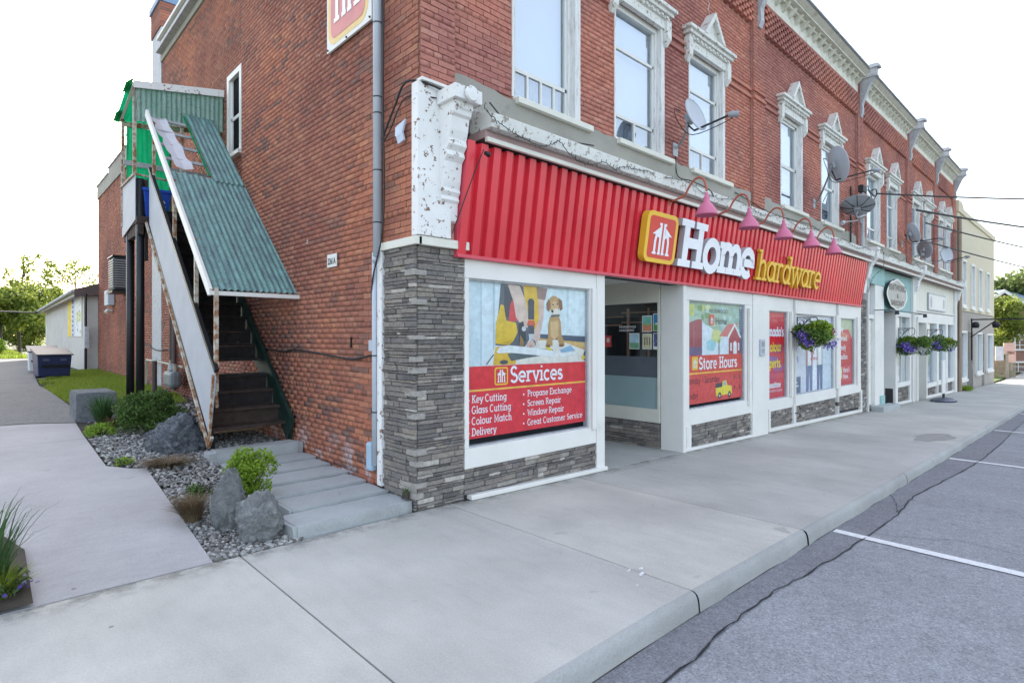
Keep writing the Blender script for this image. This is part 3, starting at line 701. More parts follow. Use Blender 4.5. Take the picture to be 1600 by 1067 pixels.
w=MB(); panel(w,'S',RX+.022,16.05,26.1,.2,7.15,[],.1); w.quad((RX+.02,26.1,0),(9,26.1,0),(9,26.1,7.15),(RX+.02,26.1,7.15)); w.build('rear_wall',M_MORTAR,bld)
# solid core behind the walls (dark rooms), with the shop entry left open
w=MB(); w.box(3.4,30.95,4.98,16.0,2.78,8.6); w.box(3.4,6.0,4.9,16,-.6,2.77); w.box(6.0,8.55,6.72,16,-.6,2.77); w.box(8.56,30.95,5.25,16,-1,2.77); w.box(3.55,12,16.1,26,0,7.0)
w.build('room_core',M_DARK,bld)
w=MB(); w.box(3.2,31,4.95,16,8.62,8.70); w.box(3.4,12,16.06,26.05,7.1,7.16); w.build('roof',M_GREYW,bld)

side=[('S',BX0,brick_rects(4.645,9.68,-.02,8.52,[(4.645,5.34,-1,2.69)],1)),('S',RX,brick_rects(9.68,16.05,.28,8.45,[SWIN],2)),('S',RX+.01,brick_rects(16.05,26.1,.40,7.12,[(16.05,17.0,6.95,8)],3))]
front=[('F',FY-.012,brick_rects(3.572,BX1,4.42,7.62,fh+[(a-.001,b+.001,0,9) for a,b in PILS],4))]
zc=4.42
for i,(a,b) in enumerate([(3.15,3.57)]+PILS): front.append(('F',4.62,brick_rects(a+.002,b-.002,4.16,8.5,[],10+i)))
allr=[]
for grp,mat,lst in (('side',M_BRICK,side),('front',M_BRICKF,front)):
    for kind,c,rs in lst:
        for r in rs:
            u=(r[0]+r[1])/2; z=(r[2]+r[3])/2; p=(u,c,z) if kind=='F' else (c,u,z); X,Y,d=proj(*p)
            vis=r[4] and d>.5 and -5<X<1605 and -5<Y<1072
            if kind=='S' and 2.15+ (0)<0: vis=False
            allr.append((d if vis else 1e9,grp,kind,c,r))
allr.sort(key=lambda t:t[0]); pick=allr[:300]; rest=allr[300:]
sm={}
for kind,mat in (('S',M_BRICK),('F',M_BRICKF)):
    lst=[]
    for v in range(4):
        rg=random.Random(v); m=MB(); hx,hz=.1020,.0275; j=lambda: rg.uniform(-.0022,.0022)
        P=[]
        for dd in (-.0055,.004):
            for (su,sz) in ((-1,-1),(1,-1),(1,1),(-1,1)):
                u=su*hx+j(); z=sz*hz+j(); q=dd+(j()*.5 if dd<0 else 0); P.append((u,q,z) if kind=='F' else (q,u,z))
        m.add(P,[(0,1,2,3),(0,4,5,1),(1,5,6,2),(2,6,7,3),(3,7,4,0)])
        me=bpy.data.meshes.new('brick'); me.from_pydata(m.v,[],m.f); me.materials.append(mat); lst.append(me)
    sm[kind]=lst
for i,(d,grp,kind,c,r) in enumerate(pick):
    o=bpy.data.objects.new('brick',sm[kind][i%4]); COL.objects.link(o); o.parent=bld
    u=(r[0]+r[1])/2; z=(r[2]+r[3])/2; jj=random.uniform(0,.003)
    p=Vector((u,c-jj,z) if kind=='F' else (c-jj,u,z)); o.location=p-bld.location
for grp,mat in (('side',M_BRICK),('front',M_BRICKF)):
    VV=[];FF=[];k=0
    byc={}
    for t in rest:
        if t[1]==grp: byc.setdefault((t[2],t[3]),[]).append(t[4])
    for (kind,c),rs in byc.items():
        v,f=bricks_to(kind,c,rs,5); VV.append(v);FF.append(f+k);k+=len(v)
    fromarr('brickwork',np.concatenate(VV),np.concatenate(FF),mat,bld,kind='stuff')
# honeycomb brick frieze and string courses
w=MB()
edges=[3.57]+[e for p in PILS for e in p]
bays=[(3.57,10.63),(11.14,17.03),(17.54,22.38),(23.04,26.6),(27.28,30.35)]
for a,b in bays:
    n=int((b-a)/.21); st=(b-a)/n
    for r in range(8):
        z=7.60+r*.0675
        for k in range(n+ (r%2)):
            u=a+k*st-(st/2 if r%2 else 0); u0=max(a,u+.004); u1=min(b,u+st*.60)
            if u1-u0>.03: w.box(u0,u1,FY-.085,FY+.01,z+.006,z+.062)
    w.box(a,b,FY-.075,FY,8.14,8.20)
    # twin string course broken by windows
    for zz in (6.20,6.335):
        segs=[(a,b)]
        for (p,q,_) in WINS:
            if a<p<b: s=segs.pop(); segs+= [(s[0],p-.12),(q+.12,s[1])]
        for s,t in segs: w.box(s,t,FY-.045,FY+.01,zz,zz+.05)
for a,b in PILS:
    for zz in (6.20,6.335): w.box(a-.01,b+.01,4.585,4.63,zz,zz+.05)
w.build('brick_frieze',M_BRICKF,bld,kind='stuff')
# crack running down beside third window hood
# parged band under the sills
bm=bmesh.new()
for (a,b) in [(3.58,10.60),(11.17,17.0),(17.57,22.35),(23.07,26.57),(27.31,30.3)]:
    n=int((b-a)/.14); rr=random.Random(int(a)); top=[]; 
    for i in range(n+1): top.append((a+(b-a)*i/n,4.40+rr.uniform(-.02,.035)+(.03 if i<3 else 0)))
    base=[(a+(b-a)*i/n,4.06) for i in range(n+1)]
    fr_=[bm.verts.new((x,4.648,z)) for x,z in base]; ft=[bm.verts.new((x,4.648+random.uniform(0,.006),z)) for x,z in top]; bt=[bm.verts.new((x,4.70,z)) for x,z in top]
    for i in range(n): bm.faces.new((fr_[i],fr_[i+1],ft[i+1],ft[i])); bm.faces.new((ft[i],ft[i+1],bt[i+1],bt[i]))
bmesh.ops.translate(bm,verts=bm.verts[:],vec=-bld.location)
me=bpy.data.meshes.new('parged_band'); bm.to_mesh(me); bm.free(); me.materials.append(M_PARGE); o=bpy.data.objects.new('parged_band',me); COL.objects.link(o); o.parent=bld
# ---- upper cornice
for bi,(a,b) in enumerate(bays):
    w=MB(); w.box(a-.05,b+.05,4.62,4.70,8.205,8.60); w.box(a-.05,b+.05,4.54,4.62,8.50,8.57)
    w.mat(0).box(a-.05,b+.05,4.44,4.56,8.571,8.64)
    # crown slopes out
    w.hexa([(a-.05,4.44,8.60),(b+.05,4.44,8.60),(b+.05,4.56,8.641),(a-.05,4.56,8.641),(a-.05,4.33,8.67),(b+.05,4.33,8.67),(b+.05,4.56,8.72),(a-.05,4.56,8.72)])
    cor=w.build('cornice',M_CORN,bld)
    w=MB(); w.box(a-.05,b+.05,4.31,4.9,8.722,8.755); w.build('flashing',M_GREYW,cor)
    w=MB(); n=max(2,int((b-a)/.33))
    for k in range(n):
        x=a+(k+.5)*(b-a)/n
        w.hexa([(x-.035,4.56,8.38),(x+.035,4.56,8.38),(x+.035,4.62,8.34),(x-.035,4.62,8.34),(x-.035,4.45,8.50),(x+.035,4.45,8.50),(x+.035,4.62,8.50),(x-.035,4.62,8.50)])
    w.split('bracket',M_CORN,cor)
for a,b in PILS:
    x=(a+b)/2; h=.075
    pr=[(4.62,7.60),(4.59,7.60),(4.55,7.72),(4.56,7.95),(4.50,8.10),(4.43,8.28),(4.36,8.45),(4.24,8.60),(4.22,8.80),(4.62,8.80)]
    w=MB(); w.prism([(x-h,y,z) for y,z in pr],(2*h,0,0)); w.box(x-.13,x+.13,4.16,4.62,8.805,8.87); w.box(x-.09,x+.09,4.22,4.5,8.87,8.92)
    w.box(x-.10,x+.10,4.21,4.56,8.58,8.64); w.build('cornice_bracket',M_GREYW,bld)
    w=MB(); w.box(x-1.1,x-.85,4.5,4.8,8.76,8.90); w.build('roof_block',M_GREYW,bld)
# ---- upper windows
def upper_window(x0,x1,i):
    c=(x0+x1)/2; y=FY; z0,z1=4.43,6.36
    f=MB(); fw=.085
    for (a,b,e,g) in ((x0,x0+fw,z0,z1),(x1-fw,x1,z0,z1),(x0+fw,x1-fw,z1-.09,z1),(x0+fw,x1-fw,z0,z0+.05)): f.box(a,b,y+.03,y+.12,e,g)
    # moulded architrave standing on the brick face at the right and left jambs
    f.box(x1-.035,x1+.02,y-.045,y+.029,z0,z1); f.box(x1+.02,x1+.085,y-.03,y-.002,z0,z1-.02); f.box(x0-.02,x0+.012,y-.03,y+.029,z0,z1)
    win=f.build('window',M_FRAME,bld,bev=.004)
    s=MB(); tr=z0+(.36 if i<3 or i==5 or i==6 else .0)
    a,b=x0+fw,x1-fw; yy=y+.06
    if i<3 or i in(5,6):
        s.box(a,b,yy,yy+.04,tr,tr+.045); s.box(a+.0,a+.03,yy,yy+.04,z0+.05,z1-.09); s.box(b-.03,b,yy,yy+.04,z0+.05,z1-.09)
        k=4 if i==0 else 2
        for q in range(1,k): s.box(a+(b-a)*q/k-.014,a+(b-a)*q/k+.014,yy,yy+.04,z0+.05,tr)
        s.box(a,b,yy,yy+.035,z0+.05,z0+.075)
        if i: s.box(a,b,yy,yy+.045,z1-.62,z1-.58)
    else:
        m_=z0+.86; s.box(a,b,yy,yy+.045,m_,m_+.06)
        for p,q in((a,a+.05),(b-.05,b)): s.box(p,q,yy,yy+.045,z0+.05,z1-.09)
        s.box(a,b,yy,yy+.045,z0+.05,z0+.10); s.box(a,b,yy,yy+.045,z1-.14,z1-.09)
    s.build('sash',M_WHITE,win)
    g=MB(); g.quad((a,yy+.02,z0+.05),(b,yy+.02,z0+.05),(b,yy+.02,z1-.09),(a,yy+.02,z1-.09)); g.build('pane',M_GLASS,win)
    bl=MB(); bl.quad((a,yy+.10,z0+.4),(b,yy+.10,z0+.4),(b,yy+.10,z1-.05),(a,yy+.10,z1-.05)); bl.build('blind',M_BLIND,win)
    cu=MB(); n=16
    for k in range(n): 
        u0=a+(b-a)*k/n; u1=a+(b-a)*(k+1)/n; d=.02*(k%2)
        cu.quad((u0,yy+.14+d,z0),(u1,yy+.14+.02-d,z0),(u1,yy+.14+.02-d,z0+.45),(u0,yy+.14+d,z0+.45))
    cu.build('curtain',M_CURT,win)
    sl_=MB(); sl_.box(x0+.02,x1+.27,y-.10,y+.03,z0-.075,z0-.004); sl_.build('sill',M_CREAM,win,bev=.006)
    # hood: frieze, stepped crown, end drops and a small gable
    h=MB(); cy=y-.03
    h.box(x0-.06,x1+.06,y-.07,y,z1-.02,z1+.12); h.box(x0-.12,x1+.12,y-.10,y,z1+.12,z1+.17)
    for k in range(10): 
        u=x0-.1+(x1-x0+.2)*(k+.5)/10; h.box(u-.03,u+.03,y-.115,y-.095,z1+.125,z1+.165)
    h.box(x0-.17,x1+.17,y-.14,y,z1+.17,z1+.23); h.box(x0-.22,x1+.22,y-.18,y,z1+.23,z1+.28)
    for sx in (x0-.15,x1+.03): h.box(sx,sx+.12,y-.11,y,z1-.16,z1+.12); h.hexa([(sx+.03,y-.05,z1-.26),(sx+.09,y-.05,z1-.26),(sx+.09,y,z1-.26),(sx+.03,y,z1-.26),(sx,y-.11,z1-.16),(sx+.12,y-.11,z1-.16),(sx+.12,y,z1-.16),(sx,y,z1-.16)])
    zt=z1+.28
    h.prism([(c-.28,y-.12,zt),(c+.28,y-.12,zt),(c,y-.12,zt+.36)],(0,.12,0))
    for sg in (-1,1): h.bar((c+sg*.33,y-.09,zt+.01),(c,y-.09,zt+.42),.17,.05,up=(0,1,0)) if False else h.hexa([(c+sg*.36,y-.19,zt),(c+sg*.27,y-.19,zt),(c+sg*.27,y,zt),(c+sg*.36,y,zt),(c+sg*.0,y-.19,zt+.45),(c-sg*.0001,y-.19,zt+.34),(c-sg*.0001,y,zt+.34),(c+sg*.0,y,zt+.45)])
    h.build('hood',M_PEEL2,win)
for a,b,i in WINS: upper_window(a,b,i)
# side window, half hidden behind the thicker front wall
a,b,e,g=SWIN; f=MB(); x=RX
for (p,q,r,s) in ((b-.10,b,e,g),(a,a+.1,e,g),(a+.1,b-.1,g-.10,g),(a+.1,b-.1,e,e+.06)): f.box(x-.02,x+.10,p,q,r,s)
win=f.build('window',M_WHITE,bld)
f=MB(); f.box(x+.03,x+.07,a+.1,b-.1,e+.66,e+.72); f.box(x+.03,x+.07,b-.15,b-.1,e+.06,g-.1); f.build('sash',M_WHITE,win)
f=MB(); f.quad((x+.05,a+.1,e),(x+.05,b-.1,e),(x+.05,b-.1,g-.1),(x+.05,a+.1,g-.1)); f.build('pane',M_GLASS,win)
f=MB(); f.quad((x+.11,a,e),(x+.11,b,e),(x+.11,b,g),(x+.11,a,g)); f.build('blind',M_BLIND,win)
f=MB(); f.box(x-.09,x+.02,a-.05,b+.08,e-.07,e-.003); f.build('sill',M_WHITE,win)
# roof fascia over the side wall, chimney, cement cap of the lower rear block
f=MB()
f.box(BX0-.03,BX0+.05,4.6,9.68,8.53,9.0); f.box(RX-.03,RX+.05,9.68,16.1,8.46,9.0); f.build('cement_cap',M_PARGE,bld)
f=MB(); f.box(BX0-.10,BX0+.1,4.5,9.75,9.001,9.07); f.box(RX-.10,RX+.1,9.751,16.15,9.001,9.07); f.build('roof_edge',M_WHITE,bld)
f=MB(); f.box(RX-.02,RX+.6,16.06,17.05,.4,9.35); ch=f.build('chimney',M_GREYW,bld)
f=MB()
for k in range(9):
    for q in range(3): 
        f.box(RX-.045,RX+.62,16.03,17.08,9.35+k*.0675+.004,9.35+(k+1)*.0675-.004) if q==0 else None
f.build('chimney_brick',M_BRICK,ch)
f=MB(); f.box(RX-.08,RX+.66,16.0,17.12,9.965,10.12); f.build('chimney_cap',plain('blue flashing',(.16,.25,.38),.5),ch)
f=MB(); f.box(RX-.025,RX+.5,17.06,20.4,7.13,7.75); f.box(RX-.025,RX+.5,20.401,23.6,7.13,7.46); f.box(RX-.025,RX+.5,23.601,26.12,7.13,7.30); f.box(RX-.03,RX+.005,20.4,26.11,6.85,7.129); f.build('cement_cap',M_PARGE,bld)
f=MB(); f.box(RX-.06,RX+.5,17.06,20.4,7.751,7.79); f.box(RX-.06,RX+.5,20.401,23.6,7.461,7.50); f.box(RX-.06,RX+.5,23.601,26.15,7.301,7.34); f.build('roof_edge',M_GREYW,bld)
f=MB(); f.box(3.0,RX+.01,9.66,9.70,0,.01); 
# ---- ledge stone facing
def stones(regs,seed,grout):
    rr=random.Random(seed); out=[]
    for kind,c,u0,u1,zl,z1 in regs:
        g=MB(); zf=(lambda u:zl) if not callable(zl) else zl
        zb=min(zf(u0),zf(u1)); z=zb
        while z<z1-.012:
            h=rr.choice([.026,.034,.042,.05,.06]); h=min(h,z1-z); 
            if z1-(z+h)<.02: h=z1-z
            u=u0
            while u<u1-.01:
                L=rr.uniform(.07,.30); 
                if u1-(u+L)<.06: L=u1-u
                zz=max(z,zf(u),zf(u+L))
                if z+h-zz>.012: out.append((kind,c,u,u+L,zz,z+h))
                u+=L
            z+=h
    return out
sg_=[('F',4.68,3.15,3.725,lambda u:gz(u)-.01,2.60),('S',BX0-.01,4.675,5.245,0.0,2.60),
 ('F',4.68,3.725,6.03,lambda u:gz(u)+.055 if u>3.8 else gz(u),.315),('F',4.68,8.35,10.60,lambda u:gz(u)+.05,.275),
 ('F',4.68,11.42,12.62,lambda u:gz(u)+.06,.215),('F',4.68,12.78,15.35,lambda u:gz(u)+.10,.215),('F',4.68,15.55,17.35,lambda u:gz(u)+.16,.215),
 ('F',4.66,17.45,17.92,lambda u:gz(u),2.72),('S',8.10,5.05,6.6,-.12,.29),('F',4.68,21.2,22.75,lambda u:gz(u)+.08,.08),
 ('F',4.70,25.35,27.1,lambda u:gz(u)+.07,-.17),('F',4.70,27.35,28.8,lambda u:gz(u)+.07,-.17),('F',4.70,29.1,30.5,lambda u:gz(u)+.07,-.17)]
st=[]
for r in sg_:
    if r[2]<11: st+=stones([r],int(r[2]*10),None)
    else: st+=stones([r],int(r[2]*10),None)
stt=[]
for s in st:
    kind,c,u0,u1,z0,z1=s; p=((u0+u1)/2,c,(z0+z1)/2) if kind=='F' else (c,(u0+u1)/2,(z0+z1)/2); stt.append((proj(*p)[2],s))
stt.sort(key=lambda t:t[0]); rr=random.Random(5)
def stone_geo(mb,s):
    kind,c,u0,u1,z0,z1=s; d=rr.uniform(.012,.034); g=.0022
    P=(lambda u,q,z:(u,c+q,z)) if kind=='F' else (lambda u,q,z:(c+q,u,z))
    a,b,e,f=u0+g,u1-g,z0+g,z1-g; j=lambda k=.004: rr.uniform(-k,k)
    n=3 if (u1-u0)>.16 else 2
    us=[a+(b-a)*k/n for k in range(n+1)]
    fr_=[]; 
    for k,u in enumerate(us):
        uu=u+(j() if 0<k<n else 0); q=-d+j(.006)
        fr_.append([P(uu,.012,e),P(uu,q+.004,e+abs(j(.003))),P(uu,q+j(.004),f-abs(j(.003))),P(uu,.012,f)])
    V=[v for r in fr_ for v in r]; F=[]
    for k in range(n):
        for i in range(3): F.append((k*4+i,(k+1)*4+i,(k+1)*4+i+1,k*4+i+1))
    F.append((0,1,2,3)); F.append((n*4+3,n*4+2,n*4+1,n*4))
    mb.add(V,F)
for d,s in stt[:300]:
    m=MB(); stone_geo(m,s); m.build('ledge_stone',M_STONE,bld)
m=MB()
for d,s in stt[300:]: stone_geo(m,s)
m.build('stonework',M_STONE,bld,kind='stuff')
q_=plain('pale corner stone',(.30,.28,.255),.85,var=.2,scale=20,bs=.3); rr=random.Random(2); zq=.12
while zq<2.5:
    h=rr.uniform(.04,.055); L1=rr.uniform(.05,.17); L2=rr.uniform(.05,.10); m=MB(); m.hexa([(3.103,4.640,zq),(3.15+L2,4.642,zq),(3.15+L2,4.67,zq),(3.103,4.67+L1,zq),(3.104,4.641,zq+h),(3.15+L2,4.643,zq+h),(3.15+L2,4.67,zq+h),(3.104,4.67+L1,zq+h)]); m.build('corner_stone',q_,bld); zq+=h+rr.choice([.05,.06,.17,.24,.30])
m=MB(); m.box(3.16,3.73,4.69,4.95,-.1,2.60); m.box(BX0+.003,3.5,4.691,5.33,-.05,2.6); m.box(3.73,6.05,4.69,4.9,-.3,.32); m.box(8.2,10.7,4.69,4.9,-.4,.28); m.box(11.3,17.44,4.69,4.9,-.6,.22); m.box(17.45,17.94,4.675,4.9,-.6,2.74); m.box(8.112,8.3,5.05,6.65,-.3,.3); m.box(20.9,23.0,4.69,4.9,-.8,.09); m.box(25.2,30.9,4.715,4.9,-1,-.16)
m.split('stone_backing',M_GROUT,bld)
m=MB(); zz=[(8.95,7.72),(8.99,7.6),(8.93,7.45),(9.02,7.33),(8.98,7.22),(9.06,7.12),(9.03,7.02)]; m.add([(x-.008,FY-.022,z) for x,z in zz]+[(x+.012,FY-.022,z) for x,z in zz],[(i,i+7,i+8,i+1) for i in range(6)]); m.build('wall_crack',plain('pale crack filler',(.60,.52,.47),.9),bld)
# cap trims, edge strip, base trims
m=MB(); m.box(3.12,3.75,4.60,4.72,2.603,2.69); m.box(3.085,3.16,4.60,5.33,2.603,2.685); m.build('cap_trim',M_CREAM,bld,bev=.006)
m=MB(); m.box(3.09,3.16,5.247,5.34,.14,2.60); m.build('edge_trim',M_PEEL,bld,bev=.004)
def sloped(mb,x0,x1,y0,y1,a,b):  # board following the pavement, from a to b above it
    mb.hexa([(x0,y0,gz(x0)+a),(x1,y0,gz(x1)+a),(x1,y1,gz(x1)+a),(x0,y1,gz(x0)+a),(x0,y0,gz(x0)+b),(x1,y0,gz(x1)+b),(x1,y1,gz(x1)+b),(x0,y1,gz(x0)+b)])
m=MB(); sloped(m,3.78,6.12,4.60,4.69,.006,.058); sloped(m,8.13,10.66,4.61,4.69,.006,.055); sloped(m,11.38,17.42,4.61,4.69,.03,.10); m.split('base_trim',M_WHITE,bld,bev=.008)
m=MB(); sloped(m,11.36,17.5,4.63,4.9,-.1,.03); m.build('footing',M_PARGE,bld)
# ================================================================ shopfront
def shop_window(X0,X1,g0,g1,zs0,zs1,zh,ztop,yf=4.65,glass=M_GLASSD,postr=0,mat=M_WHITE,foot=None):
    """X0..X1 outer, g0..g1 glass, zs0 sill bottom, zs1 glass bottom, zh glass top"""
    m=MB(); m.box(X0,g0,yf,4.76,zs1,zh); m.box(g1,X1,yf,4.76,zs1,zh); m.box(X0,X1,yf-.005,4.76,zs0,zs1); m.box(X0,X1,yf-.003,4.76,zh,ztop)
    if postr: m.box(X1+.003,X1+.003+postr,yf-.012,4.80,(foot if foot is not None else zs0),ztop)
    w=m.build('shop_window',mat,bld,bev=.006)
    t=MB(); t.box(g0,g0+.015,4.674,4.745,zs1,zh); t.box(g1-.022,g1,4.674,4.745,zs1,zh); t.box(g0+.015,g1-.022,4.674,4.745,zs1,zs1+.018); t.box(g0+.015,g1-.022,4.674,4.745,zh-.018,zh)
    t.build('bead',M_GREYW,w)
    p=MB(); p.quad((g0,4.677,zs1),(g1,4.677,zs1),(g1,4.677,zh),(g0,4.677,zh)); p.build('pane',M_GLASSP,w); return w
shop_window(3.725,5.93,3.785,5.80,.315,.525,2.325,2.56,postr=.17,foot=-.03)
m=MB(); m.box(5.82,5.90,4.612,4.647,.50,2.34); m.build('downspout',M_WHITE,bld,bev=.01)
shop_window(8.20,10.66,8.33,10.36,.28,.53,2.30,2.56)
shop_window(11.36,12.66,11.44,12.38,.22,.45,2.23,2.52)
shop_window(12.70,15.42,12.84,15.28,.22,.45,2.21,2.52)
shop_window(15.50,17.44,15.78,16.92,.22,.46,2.18,2.52)
m=MB()
for x in (12.67,15.45): sloped(m,x,x+.035,4.60,4.70,.05,.30); m.box(x,x+.035,4.60,4.70,.10,2.50)
for x in (10.44,12.46,15.34,17.0): m.box(x,x+.10,4.60,4.646,.44,2.24)
for (x0,x1) in ((8.20,8.34),(10.60,10.66),(11.36,11.42),(12.62,12.665),(17.35,17.44)): m.hexa([(x0,4.615,gz(x0)+.03),(x1,4.615,gz(x1)+.03),(x1,4.69,gz(x1)+.03),(x0,4.69,gz(x0)+.03),(x0,4.615,.282),(x1,4.615,.282),(x1,4.69,.282),(x0,4.69,.282)])
m.split('stile',M_WHITE,bld,bev=.006)
m=MB(); m.box(10.665,11.355,4.635,4.8,-.35,2.56); m.build('pilaster',M_WHITE,bld,bev=.01)
# entry recess: corner pillar, side glazing, ceiling, back wall with door, floor
m=MB(); m.box(8.10,8.195,4.615,5.04,-.25,2.56); m.box(8.196,8.33,4.64,5.04,-.25,.27); m.build('pillar',M_WHITE,bld,bev=.02)
m=MB(); m.box(8.09,8.20,5.045,6.66,.30,.52); m.box(8.09,8.20,5.045,6.66,2.27,2.62); m.box(8.09,8.20,5.045,5.09,.521,2.269); m.box(8.09,8.20,6.60,6.66,.521,2.269)
w=m.build('shop_window',M_CREAM,bld,bev=.005)
m=MB(); m.quad((8.13,5.09,.52),(8.13,6.6,.52),(8.13,6.6,2.27),(8.13,5.09,2.27)); m.build('pane',M_GLASSD,w)
m=MB(); m.quad((8.124,5.092,1.04),(8.124,6.6,1.04),(8.124,6.6,1.38),(8.124,5.092,1.38)); m.build('grey_band',plain('grey film',(.10,.115,.135),.25,var=.15,scale=1.2),w)
m=MB(); m.quad((8.124,5.092,.522),(8.124,6.6,.522),(8.124,6.6,1.037),(8.124,5.092,1.037)); m.build('frosted_film',plain('frosted film',(.27,.37,.38),.35,var=.06,scale=2),w)
m=MB(); 
for y,z,l in ((5.5,2.12,.9),(5.7,1.95,.5),(6.1,2.05,.4)): m.box(8.30,8.32,y-l/2,y+l/2,z,z+.02)
m.box(8.25,8.28,5.35,5.38,.6,2.2); m.box(8.25,8.28,5.75,5.80,.6,2.2); m.box(8.24,8.27,5.9,6.5,1.9,1.93); m.build('interior_fitting',plain('dim fitting',(.30,.17,.12),.5),w)
m=MB(); m.box(5.95,8.3,4.72,6.72,2.62,2.76); m.build('entry_ceiling',M_WHITE,bld)
m=MB(); m.box(6.00,6.10,4.81,6.7,-.3,2.62); m.build('entry_side_wall',M_WHITE,bld)
m=MB(); m.box(6.1,6.35,6.66,6.72,-.2,2.62); m.box(7.55,8.09,6.66,6.72,-.2,2.62); m.box(6.35,7.55,6.66,6.72,2.1,2.62); m.build('entry_back_wall',M_WHITE,bld)
m=MB(); 
for (a,b,e,g) in ((6.36,6.46,-.06,2.09),(7.44,7.54,-.06,2.09),(6.46,7.44,-.06,.14),(6.46,7.44,1.97,2.09)): m.box(a,b,6.64,6.69,e,g)
dr=m.build('door',M_GREY,bld); m=MB(); m.quad((6.46,6.67,.14),(7.44,6.67,.14),(7.44,6.67,1.97),(6.46,6.67,1.97)); m.build('pane',M_GLASSD,dr)
m=MB(); m.bar((7.36,6.60,.9),(7.36,6.60,1.3),.03,.03); m.build('handle',M_GALV,dr)
sheet('entry_floor',[(6.04,4.665),(8.11,4.665),(8.11,6.7),(6.04,6.7)],.004,concrete('entry concrete',(.40,.395,.375)),zf=flatz,thick=.1)
# corner corbel: white painted block with a stepped scroll
m=MB(); m.box(3.10,3.50,4.59,4.70,2.695,4.18)
pr=[(4.64,2.86),(4.60,2.88),(4.585,3.05),(4.56,3.08),(4.575,3.12),(4.545,3.16),(4.555,3.20),(4.54,3.26),(4.515,3.45),(4.47,3.50),(4.485,3.55),(4.44,3.60),(4.45,3.66),(4.42,3.74),(4.40,3.86),(4.37,3.88),(4.36,3.92),(4.34,3.94),(4.34,4.08),(4.37,4.12),(4.64,4.14)]
m.prism([(3.36,y,z) for y,z in pr],(.225,0,0)); m.box(3.32,3.66,4.29,4.585,4.00,4.13)
m.lathe([(.001,.0),(.05,.0),(.072,.012),(.08,.03),(.07,.05),(.001,.055)],(3.50,4.29,4.06),14,Matrix.Rotation(rad(90),4,'X'))
m.build('corner_corbel',M_PEEL,bld,bev=.004)
m=MB(); m.box(3.505,3.76,4.655,4.76,2.695,3.95); m.build('corner_board',M_CREAM,bld)
m=MB(); m.box(3.12,3.50,4.55,4.66,4.182,4.21); m.build('cap_trim',M_WHITE,bld)
# lower cornice above the shop signs
def lower_cornice(x0,x1,mat=M_PEEL2):
    m=MB(); m.hexa([(x0,4.30,3.83),(x1,4.30,3.83),(x1,4.66,3.83),(x0,4.66,3.83),(x0,4.28,3.97),(x1,4.28,3.97),(x1,4.66,4.10),(x0,4.66,4.10)])
    c=m.build('shop_cornice',mat,bld,bev=.006)
    m=MB(); m.box(x0,x1,4.40,4.67,3.745,3.826); m.build('soffit_board',plain('faded pink board',(.40,.27,.26),.7,var=.1),c)
    m=MB(); m.box(x0,x1,4.36,4.40,3.70,3.745); m.build('drip_strip',M_CREAM,c)
lower_cornice(3.79,17.35,M_PEEL2); lower_cornice(17.75,23.0); lower_cornice(23.45,30.9)
for x in (17.46,23.12,30.75):
    m=MB(); m.prism([(x,y,z-.0) for y,z in [(4.64,2.9),(4.60,2.9),(4.56,3.25),(4.50,3.3),(4.44,3.6),(4.36,3.75),(4.28,3.85),(4.26,4.12),(4.64,4.12)]],(.26,0,0)); m.build('shop_corbel',M_PEEL,bld,bev=.004)
m=MB(); m.box(3.80,17.4,4.70,4.9,2.53,3.80); m.box(17.4,31,4.76,4.9,2.5,4.08); m.build('sign_backing',M_GROUT,bld)

# ================================================================ red corrugated fascia sign
sgn=thing('fascia_sign','long red ribbed metal shop sign reading Home hardware in raised white and yellow letters','sign',(3.58,4.6,2.54))
SX0,SX1=3.60,17.28; zb,zt=2.545,3.69; yb,yt=4.600,4.435
m=MB(); per=.178; x=SX0; pts=[]
while x<SX1-per*.5:
    pts+=[(x,0),(x+.092,0),(x+.104,.052),(x+.166,.052)]; x+=per
pts.append((SX1,0))
V=[(p[0],yb+p[1],zb) for p in pts]+[(p[0],yt+p[1],zt) for p in pts]; n=len(pts)
m.add(V,[(i,i+1,n+i+1,n+i) for i in range(n-1)]); m.build('ribbed_panel',M_RED,sgn)
m=MB(); m.add([(SX0,yb,zb),(SX0,4.70,zb),(SX0,4.70,zt),(SX0,yt,zt)],[(0,1,2,3)]); m.add([(SX1,yb,zb),(SX1,4.70,zb),(SX1,4.70,zt),(SX1,yt,zt)],[(0,1,2,3)])
m.box(SX0-.02,SX1+.02,yb-.018,yb+.05,zb-.022,zb+.012); m.box(SX0-.012,SX0+.012,4.602,4.70,zb,zt-.4)
m.build('trim',M_REDTRIM,sgn)
m=MB(); m.box(SX0,SX1,yb+.052,4.69,zb-.02,zb-.005); m.build('soffit',M_WHITE,sgn)
th=math.atan2(yb-yt,zt-zb)
fs=Fr((0,yb,zb),(1,0,0),(0,-math.sin(th),math.cos(th)),(0,-math.cos(th),-math.sin(th)))
